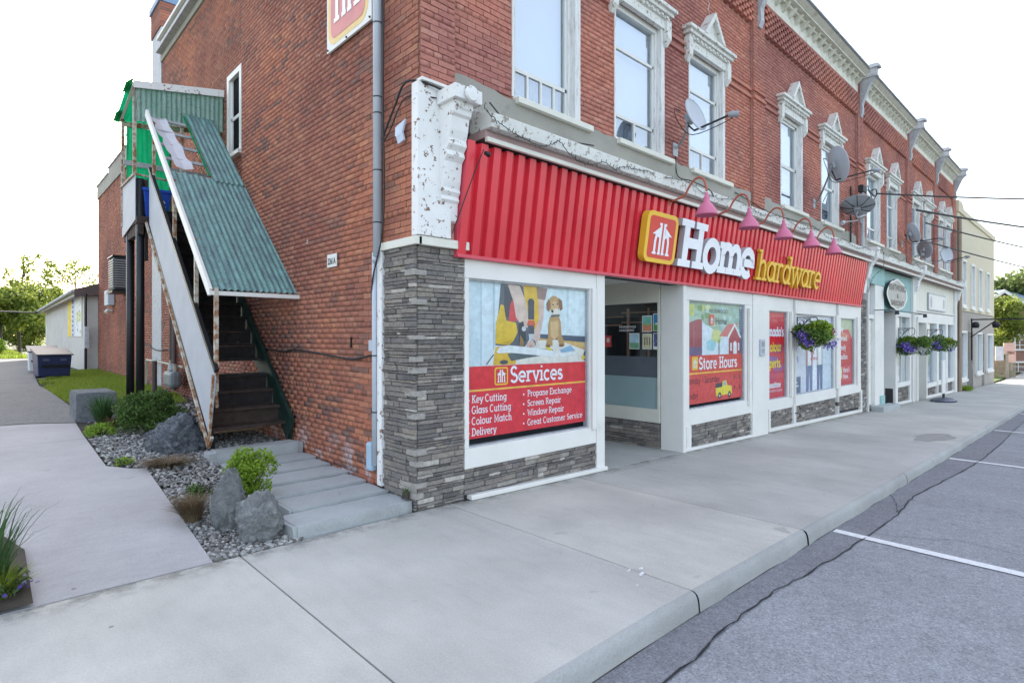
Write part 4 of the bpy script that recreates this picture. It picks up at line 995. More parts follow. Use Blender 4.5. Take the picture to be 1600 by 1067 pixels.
# logo box
LX=6.69; LS=.80
m=MB()
def slabshape(mb,fr,pts,n0,d,mi,ms):
    P=[fr.p(p[0],p[1],n0) for p in pts]; Q=[fr.p(p[0],p[1],n0+d) for p in pts]; n=len(P)
    mb.mat(mi).poly(Q); mb.mat(ms).add(P+Q,[(i,(i+1)%n,(i+1)%n+n,i+n) for i in range(n)])
slabshape(m,fs,rrect(LX,.235,LX+LS,.235+.70,.11),.03,.10,0,1)
lb=m.build('logo_box',[M_YEL,M_YELE],sgn)
m=MB(); slabshape(m,fs,rrect(LX+.07,.295,LX+LS-.07,.235+.64,.06),.131,.002,0,0); m.build('logo_field',M_LRED,lb)
class Sc(Fr):
    pass
def scaled(fr,sx): 
    g=Fr(fr.o,fr.U,fr.V,fr.N); g.p=lambda u,v,n=0:fr.o+fr.U*(LX+LS/2+(u-(LX+LS/2))*sx)+fr.V*v+fr.N*n; return g
m=MB(); hhmark(m,scaled(fs,1.12),LX+LS/2-.27,.30,.54,.134,.001,0); m.build('logo_mark',M_WHL,lb)
u=7.60; sizes=.70
FSN={}
for ch in 'Home':
    m=MB(); xsx={'H':1.30,'o':1.14,'m':1.08,'e':1.14}[ch]; sz=sizes*(1.0 if ch=='H' else 1.0)
    adv=glyph(m,fs,ch,u,.245,sz,.20 if ch!='H' else .22,.03,.09,xsx,0,1,svw=.15); m.build('letter',[M_WHL,M_WHE],sgn); u+=adv*.925
u=10.42
for ch in 'hardware':
    m=MB(); adv=glyph(m,fs,ch,u,.235,.55,.115,.03,.06,1.075,0,1,svw=.085); m.build('letter',[M_YEL,M_YELE],sgn); u+=adv*.985-.012
print('sign end',u)

# gooseneck lamps
def lamp(x,label,first=None):
    L=thing('gooseneck_lamp',label,'lamp',(x,4.40,3.64),'gooseneck lamps over the shop sign')
    p=smoothpath([(x-.02,4.46,3.68),(x-.02,4.34,3.70),(x,4.22,3.74),(x,4.13,3.87),(x,4.03,3.95),(x,3.93,3.92),(x,3.885,3.80),(x,3.88,3.74)],5)
    m=MB(); m.tube(p,.016,8); m.build('arm',M_ORNG,L,smooth=True)
    m=MB(); m.lathe([(.05,0),(.05,.02),(.015,.03)],(x-.02,4.455,3.68),12,Matrix.Rotation(rad(90),4,'X')); m.build('wall_plate',M_ORNG,L)
    m=MB(); m.lathe([(.150,0),(.158,.0),(.155,.02),(.118,.10),(.07,.165),(.045,.185),(.045,.25),(.026,.27),(.024,.32),(.001,.325)],(x,3.88,3.40),20); m.lathe([(.146,.002),(.11,.095),(.06,.16),(.001,.17)],(x,3.88,3.40),20); m.build('shade',M_PINK,L,smooth=True)
    return L
lbls=['pink gooseneck lamp above the sign, nearest the logo box','pink gooseneck lamp above the gap between the words Home and hardware','pink gooseneck lamp over the first letters of hardware, middle of the row','pink gooseneck lamp second from the far end of the red sign','pink gooseneck lamp nearest the far end of the red sign']
lbls[1]='second pink gooseneck lamp from the logo, over the white word Home'
l0=lamp(7.42,lbls[0])
for i,x in enumerate((8.78,10.14,11.45,12.72)):
    c=copy_tree(l0); c.location.x=x; c['label']=lbls[i+1]

# string of holiday lights along the shop cornice
def lights(name,path,label,seed):
    rr=random.Random(seed); P=smoothpath(path,8); P=[p+Vector((0,rr.uniform(-.006,.006),rr.uniform(-.012,.012))) for p in P]
    t=thing(name,label,'string lights',P[0]); m=MB(); m.tube(P,.0045,5); m.build('wire',M_BLACKW,t)
    m=MB(); m.mat(0)
    for i in range(0,len(P)-1,3):
        p=P[i]; d=Vector((rr.uniform(-.3,.3),-.3,rr.choice((-1,1))*rr.uniform(.5,1))).normalized(); m.tube([p,p+d*.024],.0045,5); m.tube([p+d*.024,p+d*.04],[.005,.002],5)
    m.build('bulb_row',plain('dark bulb',(.03,.07,.06),.3),t,kind='stuff'); return t
xs_=[3.66,3.80,4.0,4.2,4.45,4.65,4.78,4.95,5.15,5.35,5.6,5.8,6.0,6.3,6.7]
zs_=[3.98,3.90,3.84,3.80,3.78,3.84,3.90,3.80,3.75,3.76,3.84,3.80,3.87,3.90,3.93]
lights('string_lights',[(x,4.265,z) for x,z in zip(xs_,zs_)],'dark holiday light string drooping from the corner corbel over the red sign',1)
lights('string_lights',[(7.0+i*.55,4.268-.01*(i%2),3.93+.05*math.sin(i*1.9)) for i in range(19)],'thin holiday light string along the white ledge above the lamps',2)
lights('string_lights',[(17.3+i*.5,4.25,4.0+.07*math.sin(i*2.3)) for i in range(12)],'holiday light string bunched along the ledge above the teal shop',3)
lights('string_lights',[(23.4+i*.55,4.25,4.0+.09*math.sin(i*1.7)) for i in range(14)],'holiday light string along the ledge above the cream shop',4)
lights('string_lights',smoothpath([(17.9,4.24,4.0),(17.8,4.22,3.6),(17.55,4.4,3.3),(17.5,4.5,2.9)],3),'holiday light string hanging down the white corbel at the red sign end',5)

# ================================================================ printed window posters
G0=(.80,.78,.74)
def poster(name,label,x0,z0,w,h,y=4.716,cat='poster'):
    t=thing(name,label,cat,(x0+w/2,y,z0)); fr=Fr((x0,y,z0)); m=MB(); m.box(x0,x0+w,y+.0005,y+.008,z0,z0+h); m.build('sheet',pm((.7,.7,.7)),t); return t,Poster(fr)
PRED=(.68,.030,.045); PYEL=(.85,.50,.08); PW=(.82,.83,.85)
# services poster  (2.03 wide, 1.72 tall, picture above .79)
PX,PZ,PW_,PH=3.79,.61,2.01,1.715
t,p=poster('window_poster','large Services poster with a drill, a yellow knee and a brown puppy above red list','x'and PX,PZ,PW_,PH) if False else poster('window_poster','large Services poster with a puppy and a kneeling worker above a red list',PX,PZ,PW_,PH)
p.warp=pxwarp(730,920,2.01,PX); p.rc((.56,.66,.70),0,.78,2.01,1.715).rc((.45,.55,.60),.21,.78,.24,1.715).rc((.62,.70,.74),.24,.78,.42,1.715).rc((.40,.50,.55),.42,.9,.45,1.70).rc((.64,.72,.75),.47,.85,.56,1.66)
p.rc((.62,.71,.73),1.2,1.12,2.01,1.715).rc((.52,.62,.66),1.64,1.2,1.67,1.70).sh((.66,.74,.76),[(1.68,1.23),(1.98,1.23),(1.98,1.68),(1.68,1.70)])
p.sh((.06,.09,.14),[(1.2,1.13),(2.01,1.10),(2.01,1.02),(1.2,1.08)]).sh((.55,.33,.12),[(1.05,1.09),(2.01,1.02),(2.01,.78),(.9,.78)]).sh((.70,.66,.60),[(1.05,1.05),(1.5,1.06),(2.01,.90),(2.01,.78),(.78,.78),(.95,.98)]).sh((.62,.40,.16),[(1.55,1.04),(2.01,1.02),(2.01,.93)])
p.sh((.66,.70,.72),[(.28,.78),(.46,.98),(.5,1.05),(1.1,1.05),(1.2,.78)])
p.sh((.68,.42,.05),[(.42,.78),(.46,.98),(.8,1.02),(.8,.78)]).sh((.72,.68,.60),[(.82,.78),(.86,.95),(1.3,.9),(1.3,.78)])
p.sh((.10,.11,.14),[(.46,1.0),(.55,1.69),(.85,1.70),(1.1,1.62),(1.05,1.1),(.95,.98)])
p.sh((.05,.055,.08),[(.60,1.32),(.61,1.68),(.80,1.60),(.86,1.3)])
p.sh((.69,.45,.035),[(.46,1.02),(.47,1.25),(.55,1.46),(.60,1.45),(.64,1.28),(.80,1.26),(.83,1.15),(.76,1.05),(.68,1.0)]).sh((.55,.33,.03),[(.52,1.02),(.75,1.06),(.68,1.0)])
p.sh((.70,.43,.035),[(.92,1.70),(1.16,1.69),(1.20,1.5),(1.17,1.25),(1.08,1.15),(.98,1.3)]).sh((.62,.05,.06),[(.68,1.27),(.70,1.45),(.74,1.52),(.80,1.45),(.83,1.28)])
p.sh((.66,.50,.42),[(.66,1.70),(.86,1.69),(.97,1.5),(1.01,1.3),(.99,1.2),(.90,1.22),(.80,1.32),(.76,1.5)]).sh((.62,.44,.38),[(1.16,1.6),(1.28,1.66),(1.25,1.3),(1.18,1.06),(1.08,.97),(1.1,1.15),(1.18,1.32)])
p.sh((.30,.18,.16),[(1.14,1.69),(1.32,1.68),(1.28,1.54),(1.16,1.55)])
p.sh((.03,.04,.06),[(.84,1.25),(.92,1.28),(.95,1.18),(.97,1.05),(.86,1.02),(.84,1.12)]).sh((.30,.17,.07),[(.86,.98),(.87,1.12),(.93,1.05),(.92,.95)])
p.rc((.05,.06,.09),1.0,1.30,1.10,1.50).sh((.04,.05,.08),blob(1.05,1.50,.055,.05)).sh((.62,.10,.06),[(.98,1.23),(1.12,1.23),(1.10,1.29),(1.0,1.29)]).rc((.06,.07,.10),1.02,1.13,1.10,1.23).sh((.55,.56,.58),[(1.02,1.05),(1.09,1.05),(1.10,1.13),(1.01,1.13)]).sh((.62,.62,.62),blob(.93,1.19,.035,.03))
p.sh((.63,.42,.35),[(.96,.90),(.98,1.02),(1.05,1.06),(1.11,1.0),(1.10,.90),(1.03,.86)]).sh((.45,.26,.22),blob(1.04,.95,.03,.05)).sh((.05,.08,.12),[(1.05,1.08),(1.12,1.04),(1.13,.97),(1.11,1.02)])
p.sh((.10,.12,.13),[(.66,.90),(.72,.82),(1.2,.87),(1.5,.88),(1.4,.94),(1.0,.97)]).sh((.72,.74,.74),[(.48,.93),(.52,.98),(.68,1.0),(1.1,.965),(1.46,.92),(1.50,.88),(1.44,.85),(1.1,.88),(.7,.915),(.50,.91)]).sh((.74,.76,.76),[(1.5,.89),(1.78,.905),(1.8,.88),(1.54,.85)]).sh((.24,.42,.58),[(1.52,.93),(1.70,.99),(1.78,.92),(1.56,.90)])
p.sh((.72,.55,.05),[(1.28,.97),(1.32,.99),(1.4,.94),(1.36,.92)]).sh((.08,.09,.10),blob(.60,.81,.07,.025)).sh((.04,.05,.07),[(.3,.79),(.42,.90),(.44,.90),(.32,.79)]).sh((.05,.06,.07),blob(1.95,.86,.045,.07,10,.2,4,.6)).sh((.7,.5,.05),blob(1.91,.83,.03,.03))
# puppy
D1=(.46,.27,.11);D2=(.60,.40,.20);D3=(.24,.10,.05)
p.sh(D1,[(1.29,.985),(1.33,1.10),(1.33,1.24),(1.36,1.34),(1.50,1.36),(1.54,1.28),(1.55,1.12),(1.60,1.02),(1.60,.99),(1.52,.985),(1.5,1.05),(1.45,1.1),(1.40,1.05),(1.40,.985)])
p.sh(D2,[(1.37,1.10),(1.37,1.28),(1.50,1.30),(1.50,1.12),(1.44,1.06)]).sh(D1,blob(1.43,1.50,.095,.10)).sh(D2,blob(1.44,1.45,.06,.085)).sh((.74,.66,.55),blob(1.455,1.405,.055,.04)).sh(D3,[(1.34,1.56),(1.30,1.50),(1.31,1.42),(1.35,1.40),(1.37,1.50)]).sh(D3,[(1.50,1.58),(1.56,1.54),(1.57,1.44),(1.53,1.42),(1.50,1.50)]).sh((.02,.02,.02),blob(1.40,1.41,.02,.018)).sh((.03,.02,.02),blob(1.41,1.49,.012,.012)).sh((.03,.02,.02),blob(1.48,1.50,.011,.011)).sh((.10,.10,.10),[(1.38,1.365),(1.52,1.375),(1.52,1.35),(1.38,1.335)]).sh(D3,blob(1.33,.985,.04,.018)).sh(D3,blob(1.55,.99,.045,.018))
p.flush('picture',t); p.warp=None
p.rc(PRED,0,0,2.01,.775).rc(PYEL,0,.505,2.01,.525); p.flush('red_panel',t)
m=MB(); fr=over(p); slabshape(m,fr,rrect(.405,.555,.61,.755,.03),0,.0003,0,0); slabshape(m,fr,rrect(.422,.572,.593,.738,.02),.0006,.0003,1,1); hhmark(m,fr,.422,.57,.170,.0012,0.0003,2); m.build('emblem',[M_YEL,M_LRED,M_WHL],t)
m=MB(); slab(m,fr,'Services',.64,.572,.185,.15,0,.0003,1.03); m.build('lettering',M_WHL,t)
m=MB()
for i,s in enumerate(['Key Cutting','Glass Cutting','Colour Match','Delivery']): yv=.385-.118*i; slab(m,fr,s,.075,yv,.082,.13,0,.0003,.92); flat(m,fr,blob(.035,yv+.03,.012,.012,8),.001,0)
for i,s in enumerate(['Propane Exchange','Screen Repair','Window Repair','Great Customer Service']): yv=.395-.113*i; slab(m,fr,s,.92,yv,.074,.13,0,.0003,.98); flat(m,fr,blob(.86,yv+.03,.012,.012,8),.001,0)
m.build('lettering',M_WHL,t)
# store hours poster
PX,PZ=8.34,.60; W2,H2=2.01,1.69
t,p=poster('window_poster','Store Hours poster with red barns, a blue silo and a small yellow truck',PX,PZ,W2,H2)
p.warp=pxwarp(1074,1163,W2,PX); p.rc((.36,.48,.36),0,.80,W2,H2); rr=random.Random(4)
for k in range(60):
    u=rr.uniform(0,1.9); v=rr.uniform(1.1,1.66); c=rr.choice([(.55,.58,.16),(.20,.32,.14),(.42,.55,.45),(.62,.66,.36),(.30,.45,.36),(.5,.62,.62)])
    if u>.9 and v<1.65: c=rr.choice([(.36,.52,.46),(.44,.58,.54),(.30,.44,.36)])
    rx=rr.uniform(.05,.13); u=min(max(u,rx*1.3),W2-rx*1.3); p.sh(c,blob(u,min(v,H2-.09),rx,rr.uniform(.03,.06),9,0,k,.5))
p.sh((.66,.72,.76),[(.5,.80),(.5,1.36),(1.0,1.2),(1.6,1.1),(1.6,.80)]).sh((.60,.62,.25),blob(1.0,1.12,.2,.12,12,0,3,.4)).sh((.35,.58,.62),blob(.82,.96,.18,.09,12,0,5,.4))
p.sh((.34,.07,.09),[(0,.92),(0,1.33),(.35,1.40),(.5,1.40),(.5,.92)]).sh((.16,.10,.20),[(0,.80),(0,.94),(.5,.94),(.5,.80)]).rc((.46,.16,.18),.2,.94,.22,1.34)
p.rc((.10,.13,.24),1.82,.80,2.0,1.64).sh((.45,.48,.52),blob(1.91,1.64,.09,.035))
for k in range(8): p.rc((.40,.44,.50),1.83,1.22+k*.05,1.97,1.23+k*.05)
p.sh((.62,.18,.16),[(1.1,1.12),(1.4,1.33),(1.75,1.36),(1.6,1.1)]).sh((.74,.74,.74),[(1.38,1.10),(1.65,1.36),(1.88,1.10),(1.84,1.08),(1.65,1.30),(1.42,1.07)]).sh((.42,.06,.08),[(1.44,.80),(1.44,1.07),(1.65,1.28),(1.84,1.07),(1.84,.80)])
p.sh((.75,.75,.75),[(1.60,.80),(1.60,1.0),(1.66,1.04),(1.72,1.0),(1.72,.80)]).rc((.70,.70,.70),1.49,.86,1.55,1.0).rc((.70,.70,.70),1.76,.86,1.81,1.0).rc((.12,.10,.10),1.08,.80,1.11,1.06)
p.flush('picture',t); p.warp=None
p.rc((.66,.07,.06),0,0,W2,.80).rc(PYEL,0,.49,W2,.515); p.flush('red_panel',t)
fr=over(p); m=MB(); bft(m,fr,'NORWOOD',.76,1.52,.10,0,1.2); bft(m,fr,'Home',.98,1.33,.17,0,1.0); m.build('lettering',pm((.06,.09,.10)),t)
m=MB(); slab(m,fr,'Store Hours',.40,.565,.20,.16,0,.0003,1.02); slabshape(m,fr,rrect(.76,1.31,.93,1.49,.01),0,.0002,1,1); hhmark(m,fr,.775,1.32,.14,.001,0,0); m.build('lettering',[M_WHL,M_LRED],t)
m=MB(); slabshape(m,fr,rrect(.17,.56,.37,.78,.03),0,.0003,0,0); hhmark(m,fr,.185,.58,.17,.0012,0.0003,1); m.build('emblem',[M_YEL,M_WHL],t)
m=MB(); bft(m,fr,'onday - Saturday',.09,.33,.165,0,.92); flat(m,fr,[(.0,.33),(.02,.33),(.07,.45),(.05,.45)],.0001,0); bft(m,fr,'unday',.02,.085,.165,0,.92); bft(m,fr,'9 - 6',1.66,.33,.15,0,1.0); bft(m,fr,'9 - 4',1.66,.13,.15,0,1.0); m.build('lettering',pm((.05,.02,.03)),t)
p.fr=over(p); p.k=0
Y1=(.78,.62,.06)
p.sh((.05,.05,.06),[(.98,.20),(.98,.30),(1.24,.30),(1.24,.20)]).sh(Y1,[(1.0,.08),(.98,.22),(1.22,.23),(1.24,.33),(1.38,.34),(1.42,.25),(1.58,.23),(1.60,.09)]).sh((.35,.42,.42),[(1.25,.25),(1.27,.32),(1.36,.33),(1.38,.25)]).sh((.05,.05,.05),blob(1.13,.08,.06,.06)).sh((.05,.05,.05),blob(1.50,.08,.06,.06)).sh((.6,.6,.6),blob(1.13,.08,.025,.025)).sh((.6,.6,.6),blob(1.50,.08,.025,.025)); p.flush('truck_print',t)
# Canada's Colour Experts
PX,PZ,w3,h3=11.445,.455,.93,1.765
t,p=poster('window_poster',"narrow red poster reading Canada's Colour Experts",PX,PZ,w3,h3)
p.rc((.62,.05,.07),0,0,w3,h3).sh((.70,.02,.03),blob(.45,1.20,.42,.16,16,0,2,.4)).sh((.42,.06,.16),blob(.55,1.02,.36,.10,16,0,3,.5)).sh((.30,.12,.34),blob(.36,.78,.30,.10,16,0,4,.5)).sh((.40,.10,.26),blob(.6,.62,.28,.10,16,0,6,.5)).sh((.55,.04,.10),blob(.3,.45,.28,.12,16,0,7,.5)); p.flush('red_panel',t)
fr=over(p); m=MB(); slab(m,fr,"anada's",.03,1.27,.19,.22,0,.0003,.98); m.build('lettering',M_WHL,t)
m=MB(); slab(m,fr,"Colour",.02,.96,.185,.2,0,.0003,1.02); slab(m,fr,"xperts.",.03,.63,.185,.2,0,.0003,1.0); m.build('lettering',pm((.86,.62,.05)),t)
m=MB(); slab(m,fr,"BeautiTone".replace('T','t'),.09,.22,.115,.2,0,.0003,.86); bft(m,fr,'WE KNOW COLOUR',.09,.13,.07,0,1.05); m.build('lettering',M_WHL,t)
# staff picture poster
PX,PZ,w4,h4=12.845,.455,2.43,1.745
t,p=poster('window_poster','wide pale poster of two people in checked shirts behind the flower basket',PX,PZ,w4,h4)
p.rc((.64,.64,.70),0,0,w4,h4).rc((.60,.66,.72),1.7,0,w4,1.2).sh((.58,.55,.62),blob(.9,1.45,.7,.2,14,0,2,.3))
for (cx,c1,c2,sh_) in ((.95,(.45,.25,.24),(.16,.20,.33),-.0),(1.62,(.50,.45,.42),(.12,.16,.28),.0)):
    p.sh((.66,.46,.38),blob(cx,1.34,.11,.15)).sh((.20,.12,.08),blob(cx,1.45,.12,.08)).sh(c1,[(cx-.22,.60),(cx-.24,1.12),(cx-.10,1.20),(cx+.10,1.20),(cx+.24,1.12),(cx+.20,.60)]).sh((.78,.79,.82),[(cx-.09,.55),(cx-.10,1.12),(cx+.10,1.12),(cx+.12,.55)])
    p.sh(c2,[(cx-.20,.0+.02),(cx-.21,.60),(cx+.20,.60),(cx+.18,.02),(cx+.04,.02),(cx,.45),(cx-.05,.02)])
p.sh((.80,.80,.84),[(1.15,.04),(1.18,1.0),(1.40,1.02),(1.44,.04)]).rc((.12,.16,.24),.02,.02,.42,.38).rc((.70,.7,.7),.08,.16,.3,.20).rc((.70,.7,.7),.08,.24,.24,.27)
rr=random.Random(9)
for k in range(14): p.sh((.30,.22,.60),blob(.10+.18*rr.random(),.65+.9*rr.random(),.03,.05,8,0,k,.5))
for k in range(16): p.sh((.62,.16,.18),blob(1.05+.4*rr.random(),.72+.4*rr.random(),.03,.035,8,0,k,.5))
p.flush('picture',t)
# narrow red poster on the right
PX,PZ,w5,h5=15.79,.465,1.12,1.71
t,p=poster('window_poster','narrow red poster with white slab words beside the stone end pier',PX,PZ,w5,h5)
p.rc((.58,.06,.07),0,0,w5,h5).sh((.45,.50,.33),[(0,1.40),(0,1.71),(w5,1.71),(w5,1.2),(.8,1.45)]).sh((.60,.18,.12),blob(.45,1.25,.4,.10,14,0,3,.3)); p.flush('red_panel',t)
fr=over(p); m=MB()
for i,s in enumerate(['ruly','owned.','omely','anadian.']): bft(m,fr,s,.03,1.38-.235*i,.21,0,1.1,bold=.012)
bft(m,fr,"Here's",.38,.33,.19,0,1.0,bold=.012); bft(m,fr,"How.",.38,.17,.19,0,1.0,bold=.012); m.build('lettering',M_WHL,t)
m=MB(); slabshape(m,fr,rrect(.04,.18,.30,.48,.04),0,.0003,0,0); hhmark(m,fr,.05,.21,.24,.0012,0.0003,1); m.build('emblem',[M_YEL,M_WHL],t)
# notices on the entry glass  (facing -x)
def notice(y,z,w,h,label,fill):
    fr=Fr((8.118,y+w/2,z),(0,-1,0),(0,0,1),(-1,0,0)); t=thing('notice',label,'notice',(8.118,y,z)); p=Poster(fr); p.rc((.75,.75,.72),0,0,w,h); fill(p,w,h); p.flush('printed_sheet',t); return t
b_=.012
notice(5.30,1.79,.19,.27,'upper notice with a green and orange landscape on the entry glass',lambda p,w,h:(p.rc((.20,.50,.42),b_,.5*h,w-b_,h-b_),p.rc((.62,.25,.14),b_,b_,w-b_,.5*h),p.sh((.3,.5,.2),blob(w*.5,h*.45,.06,.02))))
notice(5.10,1.80,.17,.29,'upper notice with blue sky over green field on the entry glass',lambda p,w,h:(p.rc((.05,.25,.55),b_,.45*h,w-b_,h-b_),p.rc((.10,.35,.08),b_,b_,w-b_,.45*h),p.sh((.8,.8,.8),blob(w*.5,h*.42,.05,.015))))
notice(5.55,1.50,.20,.27,'lower pale blue notice with green footer on the entry glass',lambda p,w,h:(p.rc((.40,.58,.68),b_,.4*h,w-b_,h-b_),p.rc((.16,.38,.22),b_,b_,w-b_,.4*h)))
notice(5.30,1.50,.18,.26,'lower cream notice with dark figures on the entry glass',lambda p,w,h:(p.rc((.60,.56,.36),b_,b_,w-b_,h-b_),[p.rc((.15,.13,.10),.035+.045*k,.07,.055+.045*k,.2) for k in range(3)]))
notice(5.10,1.50,.17,.27,'lower dark blue speckled notice on the entry glass',lambda p,w,h:(p.rc((.10,.12,.28),b_,.05,w-b_,h-b_),[p.sh((.6,.45,.5),blob(.03+.03*k,.1+.035*(k%3),.008,.008,6)) for k in range(4)]))
notice(6.10,1.53,.14,.20,'small red square sticker low on the entry glass',lambda p,w,h:(p.rc((.55,.06,.06),0,0,w,h),p.sh((.7,.55,.5),blob(w*.5,h*.6,.035,.045))))
t=thing('window_decal','small white lettering decal high on the entry glass','decal',(8.118,5.7,1.8)); m=MB(); fr=Fr((8.116,5.86,1.8),(0,-1,0),(0,0,1),(-1,0,0)); bft(m,fr,'NORWOOD',0,.06,.055,0,1.1,bold=.01); bft(m,fr,'HARDWARE',0,0,.055,0,1.0,bold=.01); m.build('lettering',M_WHL,t)
m=MB(); m.box(10.93,11.12,4.60,4.633,1.34,1.66); o=m.build('mail_plate',M_GALV,label='small grey metal plate on the white pilaster beside the hours window',cat='plate',bev=.006)
m=MB(); m.box(10.96,11.09,4.595,4.5995,1.40,1.48); m.box(10.96,11.09,4.595,4.5995,1.52,1.62)
q=m.build('label_face',M_GREY); q.parent=o

# ================================================================ neighbouring shopfronts
m=MB(); m.box(17.96,18.02,4.6,4.9,-.40,3.75); m.box(18.60,19.50,4.60,4.9,-.36,3.70); m.box(18.02,18.60,4.62,4.9,2.22,2.34); m.build('door_surround',M_WHITE,bld,bev=.008)
m=MB(); m.box(18.03,18.59,4.70,4.74,-.22,2.2); 
dr=m.build('door',M_WHITE,bld); m=MB(); 
for z in (.0,.75,1.5): m.box(18.12,18.50,4.685,4.699,z,z+.55)
m.build('door_panel',M_CREAM,dr); m=MB(); m.lathe([(.02,0),(.025,.03),(.001,.05)],(18.52,4.70,.85),8,Matrix.Rotation(rad(90),4,'X')); m.build('handle',M_GALV,dr)
m=MB(); m.quad((18.02,4.72,2.34),(18.6,4.72,2.34),(18.6,4.72,3.7),(18.02,4.72,3.7)); m.build('transom_board',plain('grey board',(.46,.47,.48),.6),bld)
m=MB(); m.box(19.05,19.5,4.57,4.598,-.36,.0); m.build('plinth',M_TEAL,bld)
def boards(name,x0,x1,z0,z1,y,w_,mat,parent=bld):
    m=MB(); x=x0
    while x<x1-.01: 
        e=min(x+w_,x1); m.box(x+.006,e-.006,y-.012,y+.02,z0,z1); x=e
    m.box(x0,x1,y+.004,y+.06,z0,z1); return m.build(name,mat,parent)
boards('teal_boarding',19.5,23.06,2.50,3.70,4.66,.14,M_TEAL); boards('teal_boarding',18.03,19.49,3.20,3.70,4.59,.14,M_TEAL)
m=MB(); m.box(20.92,21.06,4.62,5.25,-.55,2.5); m.box(21.06,22.95,4.62,4.76,.10,.25); m.box(21.06,22.95,4.62,4.76,2.36,2.498); m.box(22.75,22.95,4.62,4.76,.25,2.36); m.box(21.06,21.22,4.62,4.76,.25,2.36); sloped(m,21.06,21.2,4.62,4.7,.0,.55); sloped(m,22.76,22.95,4.62,4.7,.0,.56); sloped(m,21.06,22.95,4.60,4.69,.0,.08)
w=m.build('shop_window',M_WHITE,bld,bev=.006); m=MB(); m.quad((21.22,4.73,.25),(22.75,4.73,.25),(22.75,4.73,2.36),(21.22,4.73,2.36)); m.build('pane',M_GLASS,w)
m=MB(); m.quad((21.22,4.85,1.5),(22.75,4.85,1.5),(22.75,4.85,2.36),(21.22,4.85,2.36)); m.build('blind',M_BLIND,w); m=MB(); m.box(22.0,22.04,4.70,4.75,.25,2.36); m.build('mullion',M_WHITE,w)
m=MB(); m.box(19.5,20.95,5.235,5.25,-.5,2.5); m.build('door',M_GREYW,bld)
m=MB(); m.box(23.0,23.42,4.57,4.8,-.7,3.7); m.build('pilaster',M_WHITE,bld,bev=.01)
m=MB(); m.tube([(23.2,4.50,-.45),(23.2,4.50,1.0),(23.2,4.50,2.4)],.035,8); m.build('downspout',M_WHITE,bld)
boards('cream_boarding',23.43,30.9,2.66,3.78,4.66,.42,M_CREAM)
m=MB(); m.box(23.43,30.9,4.60,4.8,2.62,2.66); m.box(23.43,30.9,4.63,4.8,2.22,2.60); m.box(25.15,25.32,4.60,5.2,-.75,2.22); m.box(30.55,30.95,4.57,4.8,-.8,3.75)
for x0,x1 in ((25.32,27.1),(27.3,28.9),(29.1,30.55)):
    m.box(x0,x1,4.62,4.76,-.17,-.02); m.box(x0-.1 if x0>26 else x0,x0+.08,4.615,4.76,-.019,2.219); m.box(x1-.06,x1+.1,4.615,4.76,-.019,2.219)
sloped(m,25.32,30.6,4.61,4.69,.0,.09)
for x in (27.15,28.93): sloped(m,x,x+.12,4.61,4.70,.08,.56)
w=m.build('shop_window',M_WHITE,bld,bev=.006)
for x0,x1 in ((25.4,27.04),(27.38,28.84),(29.18,30.49)):
    m=MB(); m.quad((x0,4.73,-.02),(x1,4.73,-.02),(x1,4.73,2.22),(x0,4.73,2.22)); m.build('pane',M_GLASS,w); m=MB(); m.quad((x0,4.85,-.02),(x1,4.85,-.02),(x1,4.85,2.22),(x0,4.85,2.22)); m.build('blind',M_CURT if x0>29 else M_BLIND,w)
m=MB(); m.box(23.43,25.15,5.18,5.24,-.6,2.22); m.build('door',M_CREAM,bld)
m=MB(); sloped(m,18.15,19.9,4.28,4.60,-.02,.14); o=m.build('door_step',M_SLAB,label='low grey concrete step before the white door',cat='step',bev=.02)

# signs on the neighbours
t=thing('oval_sign','scalloped pale shop sign reading KNITWORKS and BARKCRAFT on teal boards','sign',(20.6,4.6,2.54)); fr=Fr((20.6,4.56,3.0))
oc=lambda k:[(1.18*k*math.cos(a)*(1+.04*math.cos(4*a)),.47*k*math.sin(a)*(1+.05*math.cos(8*a))) for a in [2*math.pi*i/40 for i in range(40)]]
m=MB(); slabshape(m,fr,oc(1),-.0,.06,0,1); m.build('board',[M_WHITE,M_DGREEN],t); m=MB(); slabshape(m,fr,oc(.9),.061,.002,0,0); m.build('face',plain('tan sign face',(.42,.40,.36),.6),t)
m=MB(); bft(m,fr,'KNITWORKS',0,.12,.27,.066,1.25,0,True,.02); bft(m,fr,'&',0,-.1,.2,.066,1.4,0,True,.02); bft(m,fr,'BARKCRAFT',0,-.33,.22,.066,1.25,0,True,.02); m.build('lettering',plain('sign brown',(.09,.07,.05),.6),t)
t=thing('spotlight_bar','thin dark bar with two small black spotlights below the oval sign','spotlights',(18.6,4.3,2.5)); m=MB(); m.tube([(18.5,4.25,2.47),(23.1,4.25,2.47)],.016,6); m.tube([(18.55,4.25,2.47),(18.55,4.6,2.47)],.014,6); m.tube([(23.05,4.25,2.47),(23.05,4.6,2.47)],.014,6); m.build('bar',M_BLACK,t)
for x in (19.4,23.0): m=MB(); m.lathe([(.001,.12),(.05,.12),(.06,0),(.001,.0)],(x,4.25,2.36),10); m.build('spotlight',M_BLACK,t)
t=thing('panel_sign','white framed rectangular sign board on the cream fascia','sign',(26.9,4.64,2.6)); m=MB(); m.box(25.5,28.6,4.60,4.64,2.70,3.35); m.build('frame',M_GREYW,t); m=MB(); m.box(25.56,28.54,4.594,4.599,2.75,3.30); m.build('face',M_WHITE,t); m=MB(); fr=Fr((25.75,4.592,3.02)); flat(m,fr,blob(0.15,0,.16,.22,16),0,0); flat(m,fr,blob(2.45,0,.16,.2,14),0,0); m.build('motif',M_GREYW,t)
